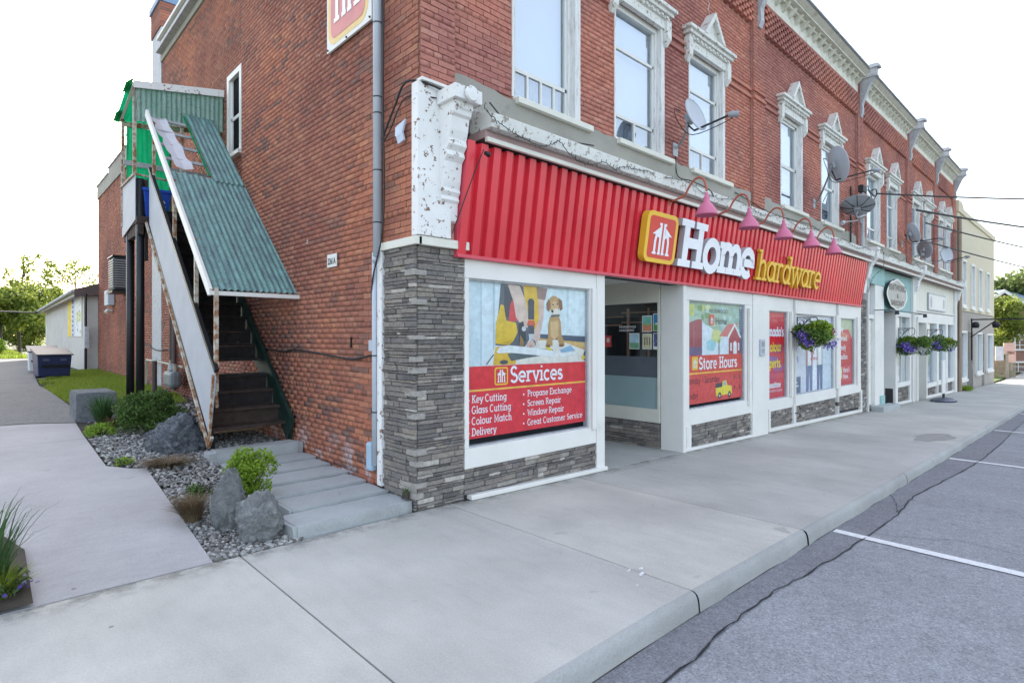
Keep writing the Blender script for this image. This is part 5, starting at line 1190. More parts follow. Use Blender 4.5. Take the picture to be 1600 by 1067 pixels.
t=thing('sidewalk_sign','white upright advertising board on a black water base','sign',(24.2,3.95,gz(24.2))); g_=gz(24.2); m=MB(); m.box(23.95,24.45,3.93,3.97,g_+.28,g_+1.42); m.build('board',M_WHITE,t,bev=.01); m=MB(); m.tube([(24.1,3.95,g_+.1),(24.1,3.95,g_+.28)],.02,8); m.tube([(24.3,3.95,g_+.1),(24.3,3.95,g_+.28)],.02,8); m.build('post',M_BLACK,t); m=MB(); m.lathe([(.001,0),(.60,0),(.62,.05),(.45,.10),(.2,.13),(.001,.13)],(24.2,3.95,g_+.005),16,Matrix.Diagonal((1.1,.6,1,1))); m.build('base',plain('navy plastic',(.03,.04,.07),.4),t)
m=MB(); fr=Fr((23.98,3.925,g_+.4)); bft(m,fr,'OPEN',.04,.55,.15,0,1.0,bold=.01); m=None

# ---- cream building at the street end
cb=thing('cream_building','cream upper storey building with taupe ground floor at the end of the row','building',(31.6,4.7,gz(31.6)))
m=MB(); holes=[(32.65,33.75,3.12,5.3),(35.1,36.2,3.12,5.28),(37.4,38.5,3.12,5.25),(40.0,41.2,3.15,5.27)]; panel(m,'F',4.68,31.75,43.3,2.92,7.5,holes,.15); m.quad((43.3,4.68,-2),(43.3,14,-2),(43.3,14,7.5),(43.3,4.68,7.5)); m.quad((31.75,4.68,2),(31.75,14,2),(31.75,14,7.5),(31.75,4.68,7.5)); m.build('upper_wall',M_CBLD,cb)
m=MB(); holes2=[(32.3,33.9,-.25,2.0),(34.3,36.1,-.9,1.95),(36.7,38.5,-.15,1.95),(38.8,39.7,-.95,1.9),(40.2,42.4,-.15,1.9)]; panel(m,'F',4.70,31.75,43.3,-1.5,2.90,holes2,.15); m.build('lower_wall',M_TAUPE,cb)
m=MB(); m.box(31.7,43.4,4.62,5,7.3,7.55); m.hexa([(31.7,4.62,7.551),(33,4.62,7.551),(33,8,7.551),(31.7,8,7.551),(31.7,4.62,7.8),(32.6,4.62,7.8),(32.6,8,7.8),(31.7,8,7.8)]); m.build('parapet',M_CBLD,cb); m=MB(); m.box(31.8,43.2,5,14,7.2,7.3); m.build('roof',M_GREYW,cb)
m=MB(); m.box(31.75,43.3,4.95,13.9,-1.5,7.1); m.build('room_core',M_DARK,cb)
for h in holes+holes2[0:1]+holes2[2:3]+holes2[4:5]:
    a,b,e,g=h; m=MB(); 
    for (p,q,r,s) in ((a,a+.1,e,g),(b-.1,b,e,g),(a+.1,b-.1,e,e+.1),(a+.1,b-.1,g-.1,g)): m.box(p,q,4.62,4.8,r,s)
    m.box(a-.04,b+.04,4.58,4.679,e-.10,e-.003); w=m.build('window',M_WHITE,cb); m=MB(); m.quad((a,4.76,e),(b,4.76,e),(b,4.76,g),(a,4.76,g)); m.build('pane',M_GLASS,w); m=MB(); m.quad((a,4.82,e),(b,4.82,e),(b,4.82,g),(a,4.82,g)); m.build('blind',M_CURT if e<1 else M_BLIND,w)
for a,b,e,g in (holes2[1],holes2[3]): m=MB(); m.box(a+.003,b-.003,4.705,4.76,e,g-.003); w=m.build('door',plain('charcoal door',(.06,.06,.065),.5),cb); m=MB(); m.tube([(b-.15,4.71,.1),(b-.15,4.71,.4)],.015,6); m.build('handle',M_GALV,w)
m=MB(); m.tube([(31.35,4.55,-.75),(31.35,4.55,7.0)],.085,8); m.tube([(31.05,4.5,.8),(31.05,4.5,4.2)],.03,6); m.build('downspout',M_PIPEB,cb)
m=MB(); m.box(31.02,31.74,4.72,5,-1,7.0); m.build('filler_wall',M_TAUPE,cb)
t=thing('hanging_sign_bracket','black iron sign bracket with two lamps on the cream building','bracket',(34.9,4.65,2.3)); m=MB(); m.tube([(34.9,4.60,.6),(34.9,4.6,2.6)],.03,6); m.bar((34.9,4.64,2.55),(34.9,2.6,2.55),.06,.06); m.bar((34.9,4.64,1.7),(34.9,3.7,2.5),.05,.05); m.build('arm',M_BLACK,t)
for y in (4.45,3.7): m=MB(); m.lathe([(.001,.3),(.10,.28),(.16,.15),(.12,0),(.001,0)],(34.9,y,2.15),10); m.build('lamp',M_BLACK,t)
# ================================================================ satellite dishes, mast, wires
def dish(name,label,c,face,r,mount,lnb,mat=M_GREY,asp=1.0,ribs=False,cat='satellite dish'):
    t=thing(name,label,cat,mount,'satellite dishes on the upper wall'); c=Vector(c); f=Vector(face).normalized(); M=f.to_track_quat('Z','Y').to_matrix().to_4x4()@Matrix.Diagonal((1,asp,1,1))
    m=MB(); n=7; pr=[(r*k/n+.001,.22*r*((k/n)**2)) for k in range(n+1)]; m.lathe(pr+[(r*1.01,.22*r+.004),(r*1.01,.22*r-.01)]+[(a,b-.012) for a,b in pr[::-1]],c,28,M); m.build('reflector',mat,t,smooth=True)
    m=MB(); b=c-f*.10; m.bar(c-f*.02,b,.13,.13); mt=Vector(mount); m.tube(smoothpath([b,b+Vector((0,.02,-.15)),mt+Vector((0,-.12,.08)),mt],4),.02,8); m.box(mt.x-.07,mt.x+.07,mt.y-.03,mt.y+.0,mt.z-.10,mt.z+.10); m.build('mount',M_GREY,t)
    m=MB(); l=Vector(lnb); low=c-Vector((0,0,r*asp*.85)); m.tube([b+Vector((0,0,-.06)),low+f*.02,l],.016,6); m.build('feed_arm',M_BLACK if not ribs else M_GREY,t)
    m=MB(); d=(c-l).normalized(); m.tube([l-d*.10,l,l+d*.05],[.045,.045,.03],10); m.build('receiver',M_GREY if not ribs else M_GREYW,t)
    m=MB(); m.tube(smoothpath([l,l+Vector((0,.02,-.07)),low+Vector((0,0,-.05)),b+Vector((-.25,0,-.1)),b+Vector((-.28,.05,.1)),b+Vector((-.1,.05,.12))],5),.007,5); m.build('cable',M_BLACKW,t)
    if ribs:
        m=MB()
        for k in range(8):
            a=2*math.pi*k/8; m.tube([M.to_3x3()@Vector((r*s*math.cos(a),r*s*math.sin(a),.22*r*s*s-.02))+c for s in(.1,.5,1)],.008,4)
        m.build('rib_set',M_BLACK,t)
    return t
M_DISH=plain('dish grey',(.44,.46,.50),.45,var=.05)
dish('satellite_dish','grey oval dish before the third upper window, nearest the street corner',(7.63,4.2,4.93),(-.05,-.9,.3),.235,(7.93,4.69,4.62),(7.96,3.78,4.93),M_DISH,1.1)
dish('satellite_dish','large pale dish on a bent pipe before the fifth upper window',(13.2,4.0,5.34),(.75,-.62,.22),.33,(13.95,4.69,4.76),(13.65,3.40,5.20),M_DISH,1.15)
dish('satellite_dish','dark ribbed dish tilted back beside the white mast',(15.85,4.30,4.90),(.45,.1,.88),.37,(16.62,4.45,4.75),(14.7,4.28,4.38),M_GREY,1.05,True)
dish('satellite_dish','small grey dish on the brick pier between the sixth and seventh bays',(21.36,4.3,4.96),(.6,-.7,.35),.30,(21.9,4.69,4.72),(21.6,3.6,4.75),M_DISH,1.1)
dish('satellite_dish','dark backed dish standing edge on near the end of the row',(23.04,4.3,4.63),(.85,-.45,.2),.27,(23.4,4.69,4.4),(22.4,4.2,4.4),M_GREY,1.1)
dish('satellite_dish','round pale blue dish farthest along the row',(26.1,4.2,4.75),(-.5,-.85,.1),.28,(26.3,4.69,4.45),(25.5,3.5,4.55),M_DISH,1.05)
t=thing('service_mast','grey metal service mast rising from the shop ledge with black wire clamps','mast',(16.72,4.42,4.0)); m=MB(); m.tube([(16.72,4.42,4.03),(16.70,4.42,5.55)],.045,10); m.lathe([(.10,0),(.08,.03),(.001,.03)],(16.72,4.42,4.03),10); m.build('pole',M_GREYW,t)
m=MB(); m.tube([(16.45,4.62,3.99),(16.45,4.62,5.6)],.02,6); m.box(16.55,16.85,4.36,4.48,5.45,5.62); m.tube(smoothpath([(16.7,4.3,5.5),(16.9,4.2,5.35),(17.1,4.2,5.42),(17.0,4.2,5.55),(16.8,4.3,5.45)],4),.014,5); m.tube(smoothpath([(16.7,4.3,5.6),(16.6,4.2,5.3),(16.8,4.2,5.2),(17.15,4.22,5.45)],4),.012,5); m.build('clamp_set',M_BLACKW,t)
def wire(label,pts,r,s=None,name='overhead_wire'):
    P=sag(pts[0],pts[1],s) if s is not None else smoothpath(pts,5)
    m=MB(); m.tube(P,r,6); return m.build(name,M_BLACKW,label=label,cat='wire')
wire('thick black overhead wire from the mast towards the right, topmost',[(17.1,4.2,5.45),(48,-9.5,9.2)],.022,.55)
wire('overhead wire leaving the far end of the brick row, second from top',[(22.6,4.4,5.9),(62,-4,8.9)],.035,.45)
wire('thin overhead wire below the other two by the cream building',[(24.5,4.5,5.75),(75,-1,8.6)],.028,.4)
wire('lowest thin overhead wire passing before the cream building',[(21.5,4.5,4.95),(80,0,7.2)],.026,.35)
wire('black cable looping from the corbel over the side wall to the downspout',[(3.50,4.56,4.13),(3.2,4.56,4.16),(3.07,4.75,4.20),(3.07,4.95,4.03),(3.07,5.2,3.75)],.011)
wire('second thin cable from the corbel to the downspout',[(3.3,4.56,4.05),(3.07,4.75,4.05),(3.07,5.05,3.80),(3.07,5.2,3.70)],.007)
wire('thin cable crossing the parged band above the corner corbel',[(3.75,4.28,4.05),(4.2,4.50,4.02),(4.6,4.60,4.03),(5.4,4.27,4.00)],.008)
wire('black cable hanging along the downspout on the side wall',[(3.08,5.18,5.4),(3.06,5.17,4.2),(3.07,5.16,3.3),(3.06,5.19,2.75),(3.05,5.36,2.3),(3.09,5.42,1.9),(3.08,5.36,1.2),(3.09,5.45,.9)],.009)
wire('dark cable sagging along the side brick wall beside the stair',[(3.12,5.36,1.53),(3.11,5.6,1.49),(3.11,5.9,1.455),(3.11,6.3,1.47),(3.11,6.8,1.50),(3.11,7.5,1.535),(3.11,7.9,1.50),(3.11,8.4,1.53),(3.11,9.4,1.55)],.012)
wire('pale cable sagging on the rear brick wall behind the posts',[(3.32,13,1.35),(3.32,14.2,1.28),(3.32,15.3,1.42),(3.32,16.5,1.38),(3.32,18.5,1.62)],.016)
wire('cable from the dish mount down to the shop ledge',[(7.93,4.66,4.5),(7.93,4.62,4.2),(8.15,4.5,4.14),(8.3,4.3,4.0),(8.4,4.27,3.9)],.008)
wire('thin cable draped across the parged band between the windows',[(9.9,4.63,4.3),(11.3,4.6,4.15),(12.6,4.62,4.18),(13.6,4.6,4.2),(14.9,4.62,4.05)],.008)
wire('long cable leaning from the corbel to the stone cap',[(3.74,4.36,3.60),(3.66,4.42,3.35),(3.50,4.57,2.75)],.006)
t=thing('flood_light','small black spotlight clamped under the corner corbel','spotlight',(3.76,4.36,3.56)); m=MB(); m.lathe([(.001,0),(.02,.0),(.028,.05),(.024,.06),(.001,.06)],(3.74,4.34,3.56),10,Matrix.Rotation(rad(100),4,'Y')); m.build('head',M_BLACK,t)

# hanging flower baskets
def fl_mat(name,cols): return leafmat(name,cols,.2)
L_PUR=fl_mat('purple petals',[(0,(.08,.04,.34)),(.6,(.17,.11,.50)),(1,(.42,.36,.62))]); L_BASK=leafmat('basket leaves',[(0,(.05,.10,.025)),(.5,(.10,.19,.035)),(1,(.20,.30,.06))],.35); L_WHF=fl_mat('white petals',[(0,(.7,.7,.66)),(1,(.8,.8,.8))]); L_REDF=fl_mat('maroon petals',[(0,(.20,.01,.05)),(1,(.4,.03,.1))])
def leafcloud(pts,size,rg,asp=.6,up=.0):
    """pts (n,3) -> folded leaf quads"""
    n=len(pts); d=rg.normal(size=(n,3)); d[:,2]+=up; d/=np.linalg.norm(d,axis=1)[:,None]; e=np.cross(d,rg.normal(size=(n,3))); e/=np.linalg.norm(e,axis=1)[:,None]
    s=size*rg.uniform(.6,1.3,(n,1)); a=d*s; b=e*s*asp/2
    V=np.stack([pts,pts+a*.5+b,pts+a,pts+a*.5-b],1).reshape(-1,3); F=np.arange(4*n).reshape(-1,4); return V,F
def cloudpts(c,r,n,rg,lumps=7,shell=.55):
    c=np.array(c);r=np.array(r); L=rg.normal(size=(lumps,3)); L/=np.linalg.norm(L,axis=1)[:,None]; L*=rg.uniform(.35,.75,(lumps,1)); k=rg.integers(0,lumps,n)
    d=rg.normal(size=(n,3)); d/=np.linalg.norm(d,axis=1)[:,None]; q=L[k]+d*(rg.uniform(shell,1,(n,1))**.5)*rg.uniform(.3,.5,(lumps,1))[k]; return c+q*r
def basket(label,c,wall,seed,r=.45):
    rg=np.random.default_rng(seed); t=thing('hanging_basket',label,'flower basket',(c[0],c[1],c[2]-.3),'flower baskets hung on iron brackets')
    m=MB(); m.lathe([(.05,-.16),(.18,-.10),(.24,.05),(.25,.06)],c,14); m.build('pot',M_BROWN,t)
    br=MB(); wx,wy,wz=wall; ex,ey=c[0],c[1]-.02
    br.tube([(wx,wy,wz-.35),(wx,wy,wz+.02)],.012,6); br.tube([(wx,wy,wz),(ex,ey,wz)],.012,6)
    L=Vector((ex-wx,ey-wy,0)); P=lambda s,z:(wx+L.x*s,wy+L.y*s,wz+z)
    br.tube(smoothpath([P(0,-.30),P(.25,-.22),P(.5,-.08),P(.75,-.02)],5),.01,5)
    for s0,z0,rr_ in ((.18,-.12,.075),(.42,-.08,.05),(.6,-.06,.035)): br.tube([P(s0+rr_*k/9*math.cos(k*.8)/max(.2,L.length)*1.0,z0+rr_*k/9*math.sin(k*.8)) for k in range(2,12)],.008,5)
    br.tube(smoothpath([P(1,0),P(1.07,-.03),P(1.08,-.12),P(1.0,-.2)],4),.01,5); br.build('bracket',M_BLACK,t)
    w=MB()
    for k in range(3): a=k*2.1; w.tube([(c[0],c[1],wz-.18),(c[0]+.24*math.cos(a),c[1]+.24*math.sin(a),c[2]+.06)],.003,4)
    w.build('chain_set',M_BLACK,t)
    pts=cloudpts(c,(r,r,.34),2600,rg,9); v,f=leafcloud(pts,.065,rg,.7); fromarr('foliage',v,f,L_BASK,t)
    pts=cloudpts((c[0]+.1,c[1],c[2]+.03),(r*.9,r*.95,.30),2000,rg,6); v,f=leafcloud(pts,.075,rg,.7); fromarr('foliage',v,f,L_LIME,t)
    for mt,n,cc in ((L_PUR,700,[(-.32,.1,.02),(.3,-.12,-.1),(.15,-.2,-.16),(-.36,0,-.1)]),(L_WHF,330,[(-.1,-.2,-.1),(.25,-.2,-.02),(-.2,0,-.12)]),(L_REDF,120,[(.1,-.2,.08),(.38,-.1,.08)])):
        k=rg.integers(0,len(cc),n); pts=np.array(c)+np.array(cc)[k]*np.array([r/.45,r/.45,1])+rg.normal(size=(n,3))*np.array([.07,.07,.045])*(1.2 if mt is L_WHF else 1); v,f=leafcloud(pts,.045,rg,1.0); fromarr('flower_cluster',v,f,mt,t,kind='stuff')
    return t
basket('purple white and lime flower basket hung nearest, beside the red sign end',(12.75,4.25,1.72),(12.75,4.60,2.12),1,.48)
basket('flower basket with trailing lime leaves before the teal shop window',(21.15,4.22,1.42),(21.2,4.6,1.98),2,.52)
basket('mostly purple flower basket farthest along, before the cream shop',(25.2,4.2,1.45),(25.25,4.6,1.98),3,.5)

# ================================================================ side wall items
t=thing('wall_sign','square sign high on the side wall with yellow rim round red','sign',(3.12,6.5,5.12)); fr=Fr((3.12,6.52,5.12),(0,-1,0),(0,0,1),(-1,0,0))
m=MB(); slabshape(m,fr,[(0,0),(1.06,0),(1.06,1.3),(0,1.3)],0,.025,0,0); m.build('backing',M_WHITE,t)
m=MB(); slabshape(m,fr,rrect(.04,.05,.99,1.22,.17),.026,.001,0,0); slabshape(m,fr,rrect(.11,.12,.92,1.15,.11),.029,.001,1,1); hhmark(m,scaled(Fr(fr.o,fr.U,fr.V,fr.N),1),.0,.0,.001,.03,.001,2) if False else None
hhmark(m,fr,.08,.21,.86,.032,.001,2); m.build('face',[plain('faded yellow',(.72,.50,.20),.5),plain('faded red',(.62,.22,.20),.5),M_WHL],t)
for u,v in((.03,.03),(.5,.015),(1.03,.03)): m=MB(); m.lathe([(.012,0),(.012,.02),(.001,.02)],fr.p(u,v,.02),6,Matrix.Rotation(rad(-90),4,'Y')); m.build('screw',M_BLACK,t)
t=thing('house_number','small white plate reading 2361A on the side wall','number plate',(3.12,6.5,2.55)); fr=Fr((3.125,6.565,2.545),(0,-1,0),(0,0,1),(-1,0,0)); m=MB(); slabshape(m,fr,[(0,0),(.25,0),(.25,.155),(0,.155)],0,.008,0,0); m.build('plate',M_WHITE,t); m=MB(); bft(m,fr,'2361A',.125,.035,.105,.0095,.72,0,True,.03); m.build('lettering',M_BLACK,t)
t=thing('downspout','tall pale grey downspout with black straps on the side wall','pipe',(3.09,5.31,.2)); m=MB(); m.tube([(3.085,5.32,2.55),(3.085,5.32,9.0)],.046,12); m.build('upper_pipe',M_GALV,t,smooth=True); m=MB(); m.tube([(3.085,5.375,.34),(3.085,5.375,2.6)],.030,10); m.tube([(3.085,5.32,2.55),(3.085,5.36,2.50)],.04,10); m.build('lower_pipe',M_GALV,t,smooth=True)
for z in (.9,1.5,2.9,3.45,4.05,4.22,5.0,5.8): m=MB(); y=5.375 if z<2.5 else 5.32; m.lathe([(.05 if z>2.5 else .034,0),(.05 if z>2.5 else .034,.012)],(3.085,y,z),12); m.build('strap',M_BLACK,t)
t=thing('meter_box','small pale blue box at the foot of the downspout','box',(3.10,5.5,.28)); m=MB(); m.box(3.05,3.14,5.40,5.52,.27,.58); m.build('case',plain('pale blue plastic',(.33,.45,.56),.5),t,bev=.03)
t=thing('junction_box','small grey junction box on the side wall beside the downspout','box',(3.1,5.5,1.55)); m=MB(); m.box(3.09,3.14,5.41,5.52,1.55,1.67); m.build('case',M_GALV,t,bev=.006)
t=thing('torn_bracket','torn piece of grey white plastic fixed to the brick by the corbel','bracket',(3.10,4.87,3.66)); m=MB(); m.prism([(3.09,4.80,3.86),(3.06,4.93,3.80),(3.07,4.955,3.72),(3.05,4.90,3.70),(3.07,4.90,3.63),(3.09,4.82,3.66),(3.08,4.84,3.74)],(.02,.0,.0)); m.build('shell',plain('weathered plastic',(.50,.55,.64),.5),t)
m=MB(); m.box(3.118,3.134,5.97,5.985,1.58,1.70); m.build('iron_strap',M_BLACK,label='short black iron strap on the side brick wall',cat='strap')

# ================================================================ outside stair
st=thing('outside_stair','rusty outside stair with white plywood side and green corrugated roof','staircase',(2.6,7.6,.37))
XO,XI=2.10,3.10; Y0,Z0=7.62,.38; SL=.955; YT=11.12; n=16
for k in range(n):
    y=Y0+.06+(YT-Y0-.06)*k/n; z=Z0+(3.72-Z0)*(k+1)/n-.02
    rt=random.Random(k); m=MB(); m.hexa([(XO+.04,y-.02,z-.04),(XI-.05,y-.02+rt.uniform(-.01,.01),z-.04),(XI-.05,y+.23,z-.04),(XO+.04,y+.23,z-.04),(XO+.04,y-.02,z),(XI-.05,y-.02,z+rt.uniform(-.008,.0)),(XI-.05,y+.23,z),(XO+.04,y+.23,z)])
    m.build('tread',M_BWOOD if k<3 else M_DWOOD,st,bev=.004)
    if k!=3:
        m=MB(); m.box(XO+.05,XI-.06,y+.225,y+.24,z,z+.165); m.build('riser',M_DWOOD if k>0 else M_BWOOD,st)
m=MB(); m.hexa([(XI-.05,Y0-.02,.30),(XI,Y0-.02,.30),(XI,YT+.2,3.42),(XI-.05,YT+.2,3.42),(XI-.05,Y0-.12,.62),(XI,Y0-.12,.62),(XI,YT+.2,3.95),(XI-.05,YT+.2,3.95)]); m.build('stringer',M_DGREEN,st)
m=MB(); m.hexa([(XO,Y0-.03,.30),(XO+.05,Y0-.03,.30),(XO+.05,YT,3.44),(XO,YT,3.44),(XO,Y0-.05,.45),(XO+.05,Y0-.05,.45),(XO+.05,YT,3.72),(XO,YT,3.72)]); m.build('stringer',M_BLACK,st)
m=MB(); m.bar((XO-.03,Y0-.06,.36),(XO-.03,YT-.1,3.60),.03,.04); m.bar((XO-.03,7.42,.50),(XO-.03,Y0-.06,.36),.03,.03); m.bar((XO-.03,Y0-.06,.36),(XO-.03,7.37,1.25),.03,.03); m.build('edge_angle',M_RUST,st)
m=MB(); P=[(XO-.02,7.56,.47),(XO-.02,7.34,1.20),(XO-.02,7.42,1.36),(XO-.02,10.85,4.42),(XO-.02,10.85,3.56)]; m.prism(P,(.014,0,0)); m.build('side_panel',M_PANEL,st)
m=MB(); m.bar((XO,7.35,1.30),(XO,10.9,4.48),.05,.05); m.build('handrail',M_BLACK,st)
for (y,za,zt_) in ((7.44,1.05,2.30),(8.29,2.0,3.0),(9.40,2.95,4.0),(10.72,3.9,5.2)):
    m=MB(); m.bar((XO+.02,y,za),(XO+.02,y,zt_),.045,.045); m.build('roof_post',M_RUST,st)
m=MB(); m.bar((XO+.02,7.44,1.05),(XO+.05,7.50,.85),.03,.05); m.build('bent_bracket',M_RUST,st)
# corrugated roof over the flight: long weathered field, missing sheets at the upper outer corner
def corr(name,x0,x1,ya,yb,fz,mat,parent,pitch=.076,amp=.012,rag=0,seed=0):
    m=MB(); nx=int((x1-x0)/pitch*6); rr=random.Random(seed); V=[]; ny=max(2,int(abs(yb-ya)/.3)); jit=[rr.uniform(-rag,rag) for _ in range(nx+1)]
    for j in range(ny+1):
        for i in range(nx+1):
            x=x0+(x1-x0)*i/nx; y=ya+(yb-ya)*j/ny+(jit[i//4*4] if j==ny else 0); V.append((x,y,fz(y)+amp*math.cos(2*math.pi*(x-x0)/pitch)))
    m.add(V,[(j*(nx+1)+i,j*(nx+1)+i+1,(j+1)*(nx+1)+i+1,(j+1)*(nx+1)+i) for j in range(ny) for i in range(nx)]); return m.build(name,mat,parent,smooth=True)
rf=lambda y: 2.30+(y-7.5)*.895
corr('roof_sheet',XO-.02,XI+.03,7.48,9.58,rf,M_WSHEET,st,rag=.03)
corr('roof_sheet',2.66,XI+.04,9.50,11.2,lambda y:rf(y)+.016,M_WSHEET,st)
m=MB(); m.bar((XO-.04,7.46,rf(7.46)-.02),(XO-.04,10.95,rf(10.95)+.02),.035,.11); m.build('roof_edge_board',M_WHITE,st)
m=MB(); m.bar((XO-.06,7.45,2.235),(XI+.06,7.45,2.235),.05,.05,); m.build('roof_eave_pipe',M_WHITE,st); m=MB(); m.bar((2.64,9.6,rf(9.6)+.02),(2.64,11.1,rf(11.1)+.02),.03,.012); m.build('sheet_edge',M_GSHEET,st)
for y in (8.0,8.8,9.62,9.95,10.28,10.62,10.95): m=MB(); m.bar((XO,y,rf(y)-.05),(XI,y,rf(y)-.05),.05,.04); m.build('purlin',M_GREYW,st)
m=MB(); 
V=[];N=10
for j in range(N+1):
    y=9.72+j*.125; w=.12+.02*math.sin(j*2.1); cx=2.33-.012*j; zz=rf(y)+.0+.02*math.sin(j*1.7); V+=[(cx-w,y,zz),(cx,y,zz-.03),(cx+w,y,zz)]
m.add(V,[(3*j+a,3*j+a+1,3*j+a+4,3*j+a+3) for j in range(N) for a in(0,1)]); m.build('torn_tarp',M_CLOTH,st)
# landing box
BX,BY0,BY1=1.95,11.28,12.32; WX=3.33
m=MB(); m.box(BX,WX,YT-.02,BY1,3.60,3.72); m.box(BX+.02,BX+.10,YT,BY1,3.42,3.60); m.box(WX-.2,WX-.05,YT,BY1,3.42,3.60); m.build('landing_deck',M_BWOOD,st)
for x,y,za,zt_ in ((BX,BY0,4.43,5.95),(BX,BY1,3.7,5.65),(2.66,BY0+.02,3.72,5.45),(2.70,BY1,3.72,5.6)): m=MB(); m.bar((x,y,za),(x,y,zt_),.05,.05); m.build('landing_post',M_RUST,st)
m=MB(); m.prism([(BX-.01,BY0-.1,4.40),(BX-.01,BY1,4.40),(BX-.01,BY1,3.50),(BX-.01,BY0-.1,3.66)],(.012,0,0)); m.build('guard_panel',M_PANEL,st)
m=MB(); m.bar((BX-.01,BY0-.1,4.42),(BX-.01,BY1+.02,4.42),.05,.04); m.bar((BX,BY0-.1,4.42),(2.40,BY0-.1,4.40),.03,.03); m.build('guard_rail',M_RUST,st)
def corrv(name,fr,w,h0,h1,mat,parent,pitch=.076,top=None,amp=.011,bot=None):
    nx=int(w/pitch*6); m=MB(); V=[]
    for j in range(2):
        for i in range(nx+1):
            u=w*i/nx; v=(h1 if top is None else top(u/w)) if j else (h0 if bot is None else bot(u/w)); V.append(fr.p(u,v,amp*math.cos(2*math.pi*u/pitch)))
    m.add(V,[(i,i+1,nx+2+i,nx+1+i) for i in range(nx)]); return m.build(name,mat,parent,smooth=True)
corrv('green_sheet',Fr((BX+.05,BY1-.03,0)),.72,3.95,5.55,M_GSHEET,st)
m=MB(); m.bar((BX,BY1-.06,4.86),(WX,BY1-.06,4.86),.04,.09,(0,0,1)); m.bar((BX,BY1-.06,3.93),(WX,BY1-.06,3.93),.04,.09,(0,0,1)); m.split('back_rail',M_GREYW,st)
m=MB(); m.bar((BX,BY1-.03,5.55),(WX,BY1-.03,5.75),.04,.08,(0,0,1)); m.build('back_rail',M_RUST,st)
corrv('front_cladding',Fr((BX-.01,BY0-.03,0)),WX-BX,5.35,6,M_WSHEET2,st,top=lambda s:5.88+.25*s,bot=lambda s:5.33+.14*s)
m=MB(); m.hexa([(BX-.02,BY0-.08,5.87),(WX,BY0-.08,6.11),(WX,BY0-.045,6.11),(BX-.02,BY0-.045,5.87),(BX-.02,BY0-.08,5.985),(WX,BY0-.08,6.235),(WX,BY0-.045,6.235),(BX-.02,BY0-.045,5.985)]); m.build('fascia_board',M_PEEL,st)
m=MB(); m.bar((BX-.02,BY0-.05,5.93),(BX-.02,BY1+.06,5.66),.04,.07); m.build('side_board',M_WHITE,st)
def roofz(x,y): return 6.0+.18*(x-BX)-(y-BY0)*.26
m=MB(); nx=48; V=[]
for j in range(2):
    for i in range(nx+1):
        x=BX-.10+(WX-BX+.10)*i/nx; y=(BY0-.03,BY1+.12)[j]; V.append((x,y,roofz(x,y)-.07+.012*math.cos(i*1.9)))
m.add(V,[(i,i+1,nx+2+i,nx+1+i) for i in range(nx)]); m.build('landing_roof',M_GSHEET,st)
m=MB(); m.hexa([(BX-.14,BY0-.1,5.90),(BX-.02,BY0-.1,6.02),(BX-.02,BY0+.25,5.95),(BX-.14,BY0+.25,5.83),(BX-.14,BY0-.1,5.91),(BX-.02,BY0-.1,6.03),(BX-.02,BY0+.25,5.96),(BX-.14,BY0+.25,5.84)]); m.hexa([(BX-.14,BY1-.25,5.66),(BX-.02,BY1-.25,5.78),(BX-.02,BY1+.1,5.70),(BX-.14,BY1+.1,5.58),(BX-.14,BY1-.25,5.67),(BX-.02,BY1-.25,5.79),(BX-.02,BY1+.1,5.71),(BX-.14,BY1+.1,5.59)]); m.split('loose_sheet',M_GSHEET,st)
for x,y,za in ((2.02,11.22,4.36),(2.02,12.05,3.6)): m=MB(); m.tube([(x,y,.3),(x,y,za)],.062,14); m.build('support_post',M_BLACK,st,smooth=True)
m=MB(); m.tube([(2.12,11.3,3.0),(2.12,11.3,4.38)],.03,8); m.build('short_post',M_BROWN,st)
t=thing('recycling_bin','bright blue recycling bin standing on the stair landing','bin',(2.28,11.5,3.72)); m=MB(); m.hexa([(2.10,11.20,3.723),(2.42,11.20,3.723),(2.42,11.46,3.723),(2.10,11.46,3.723),(2.05,11.15,4.20),(2.47,11.15,4.20),(2.47,11.52,4.20),(2.05,11.52,4.20)]); m.build('body',plain('blue plastic',(.010,.065,.42),.4),t,bev=.01); m=MB(); 
for a in ((2.04,2.48,11.13,11.17),(2.04,2.48,11.50,11.53),(2.04,2.06,11.17,11.5),(2.46,2.48,11.17,11.5)): m.box(*a,4.17,4.215)
m.build('rim',plain('blue plastic rim',(.012,.08,.5),.4),t); m=MB(); fr=Fr((2.33,11.17,3.95)); strip(m,fr,arc(0,.04,.04,.04,0,300,10),.012,.012,0); flat(m,fr,[(-.04,-.04),(.05,-.03),(.05,-.015),(-.04,-.025)],.012,0); m.build('recycling_mark',M_WHL,t)
t=thing('yellow_mop_head','yellow green plastic item standing beside the blue bin','container',(2.60,11.4,3.72)); m=MB(); m.tube([(2.60,11.38,3.722),(2.61,11.38,4.3),(2.60,11.38,4.45)],[.03,.05,.02],8); m.build('body',plain('yellow green plastic',(.55,.50,.03),.5),t)
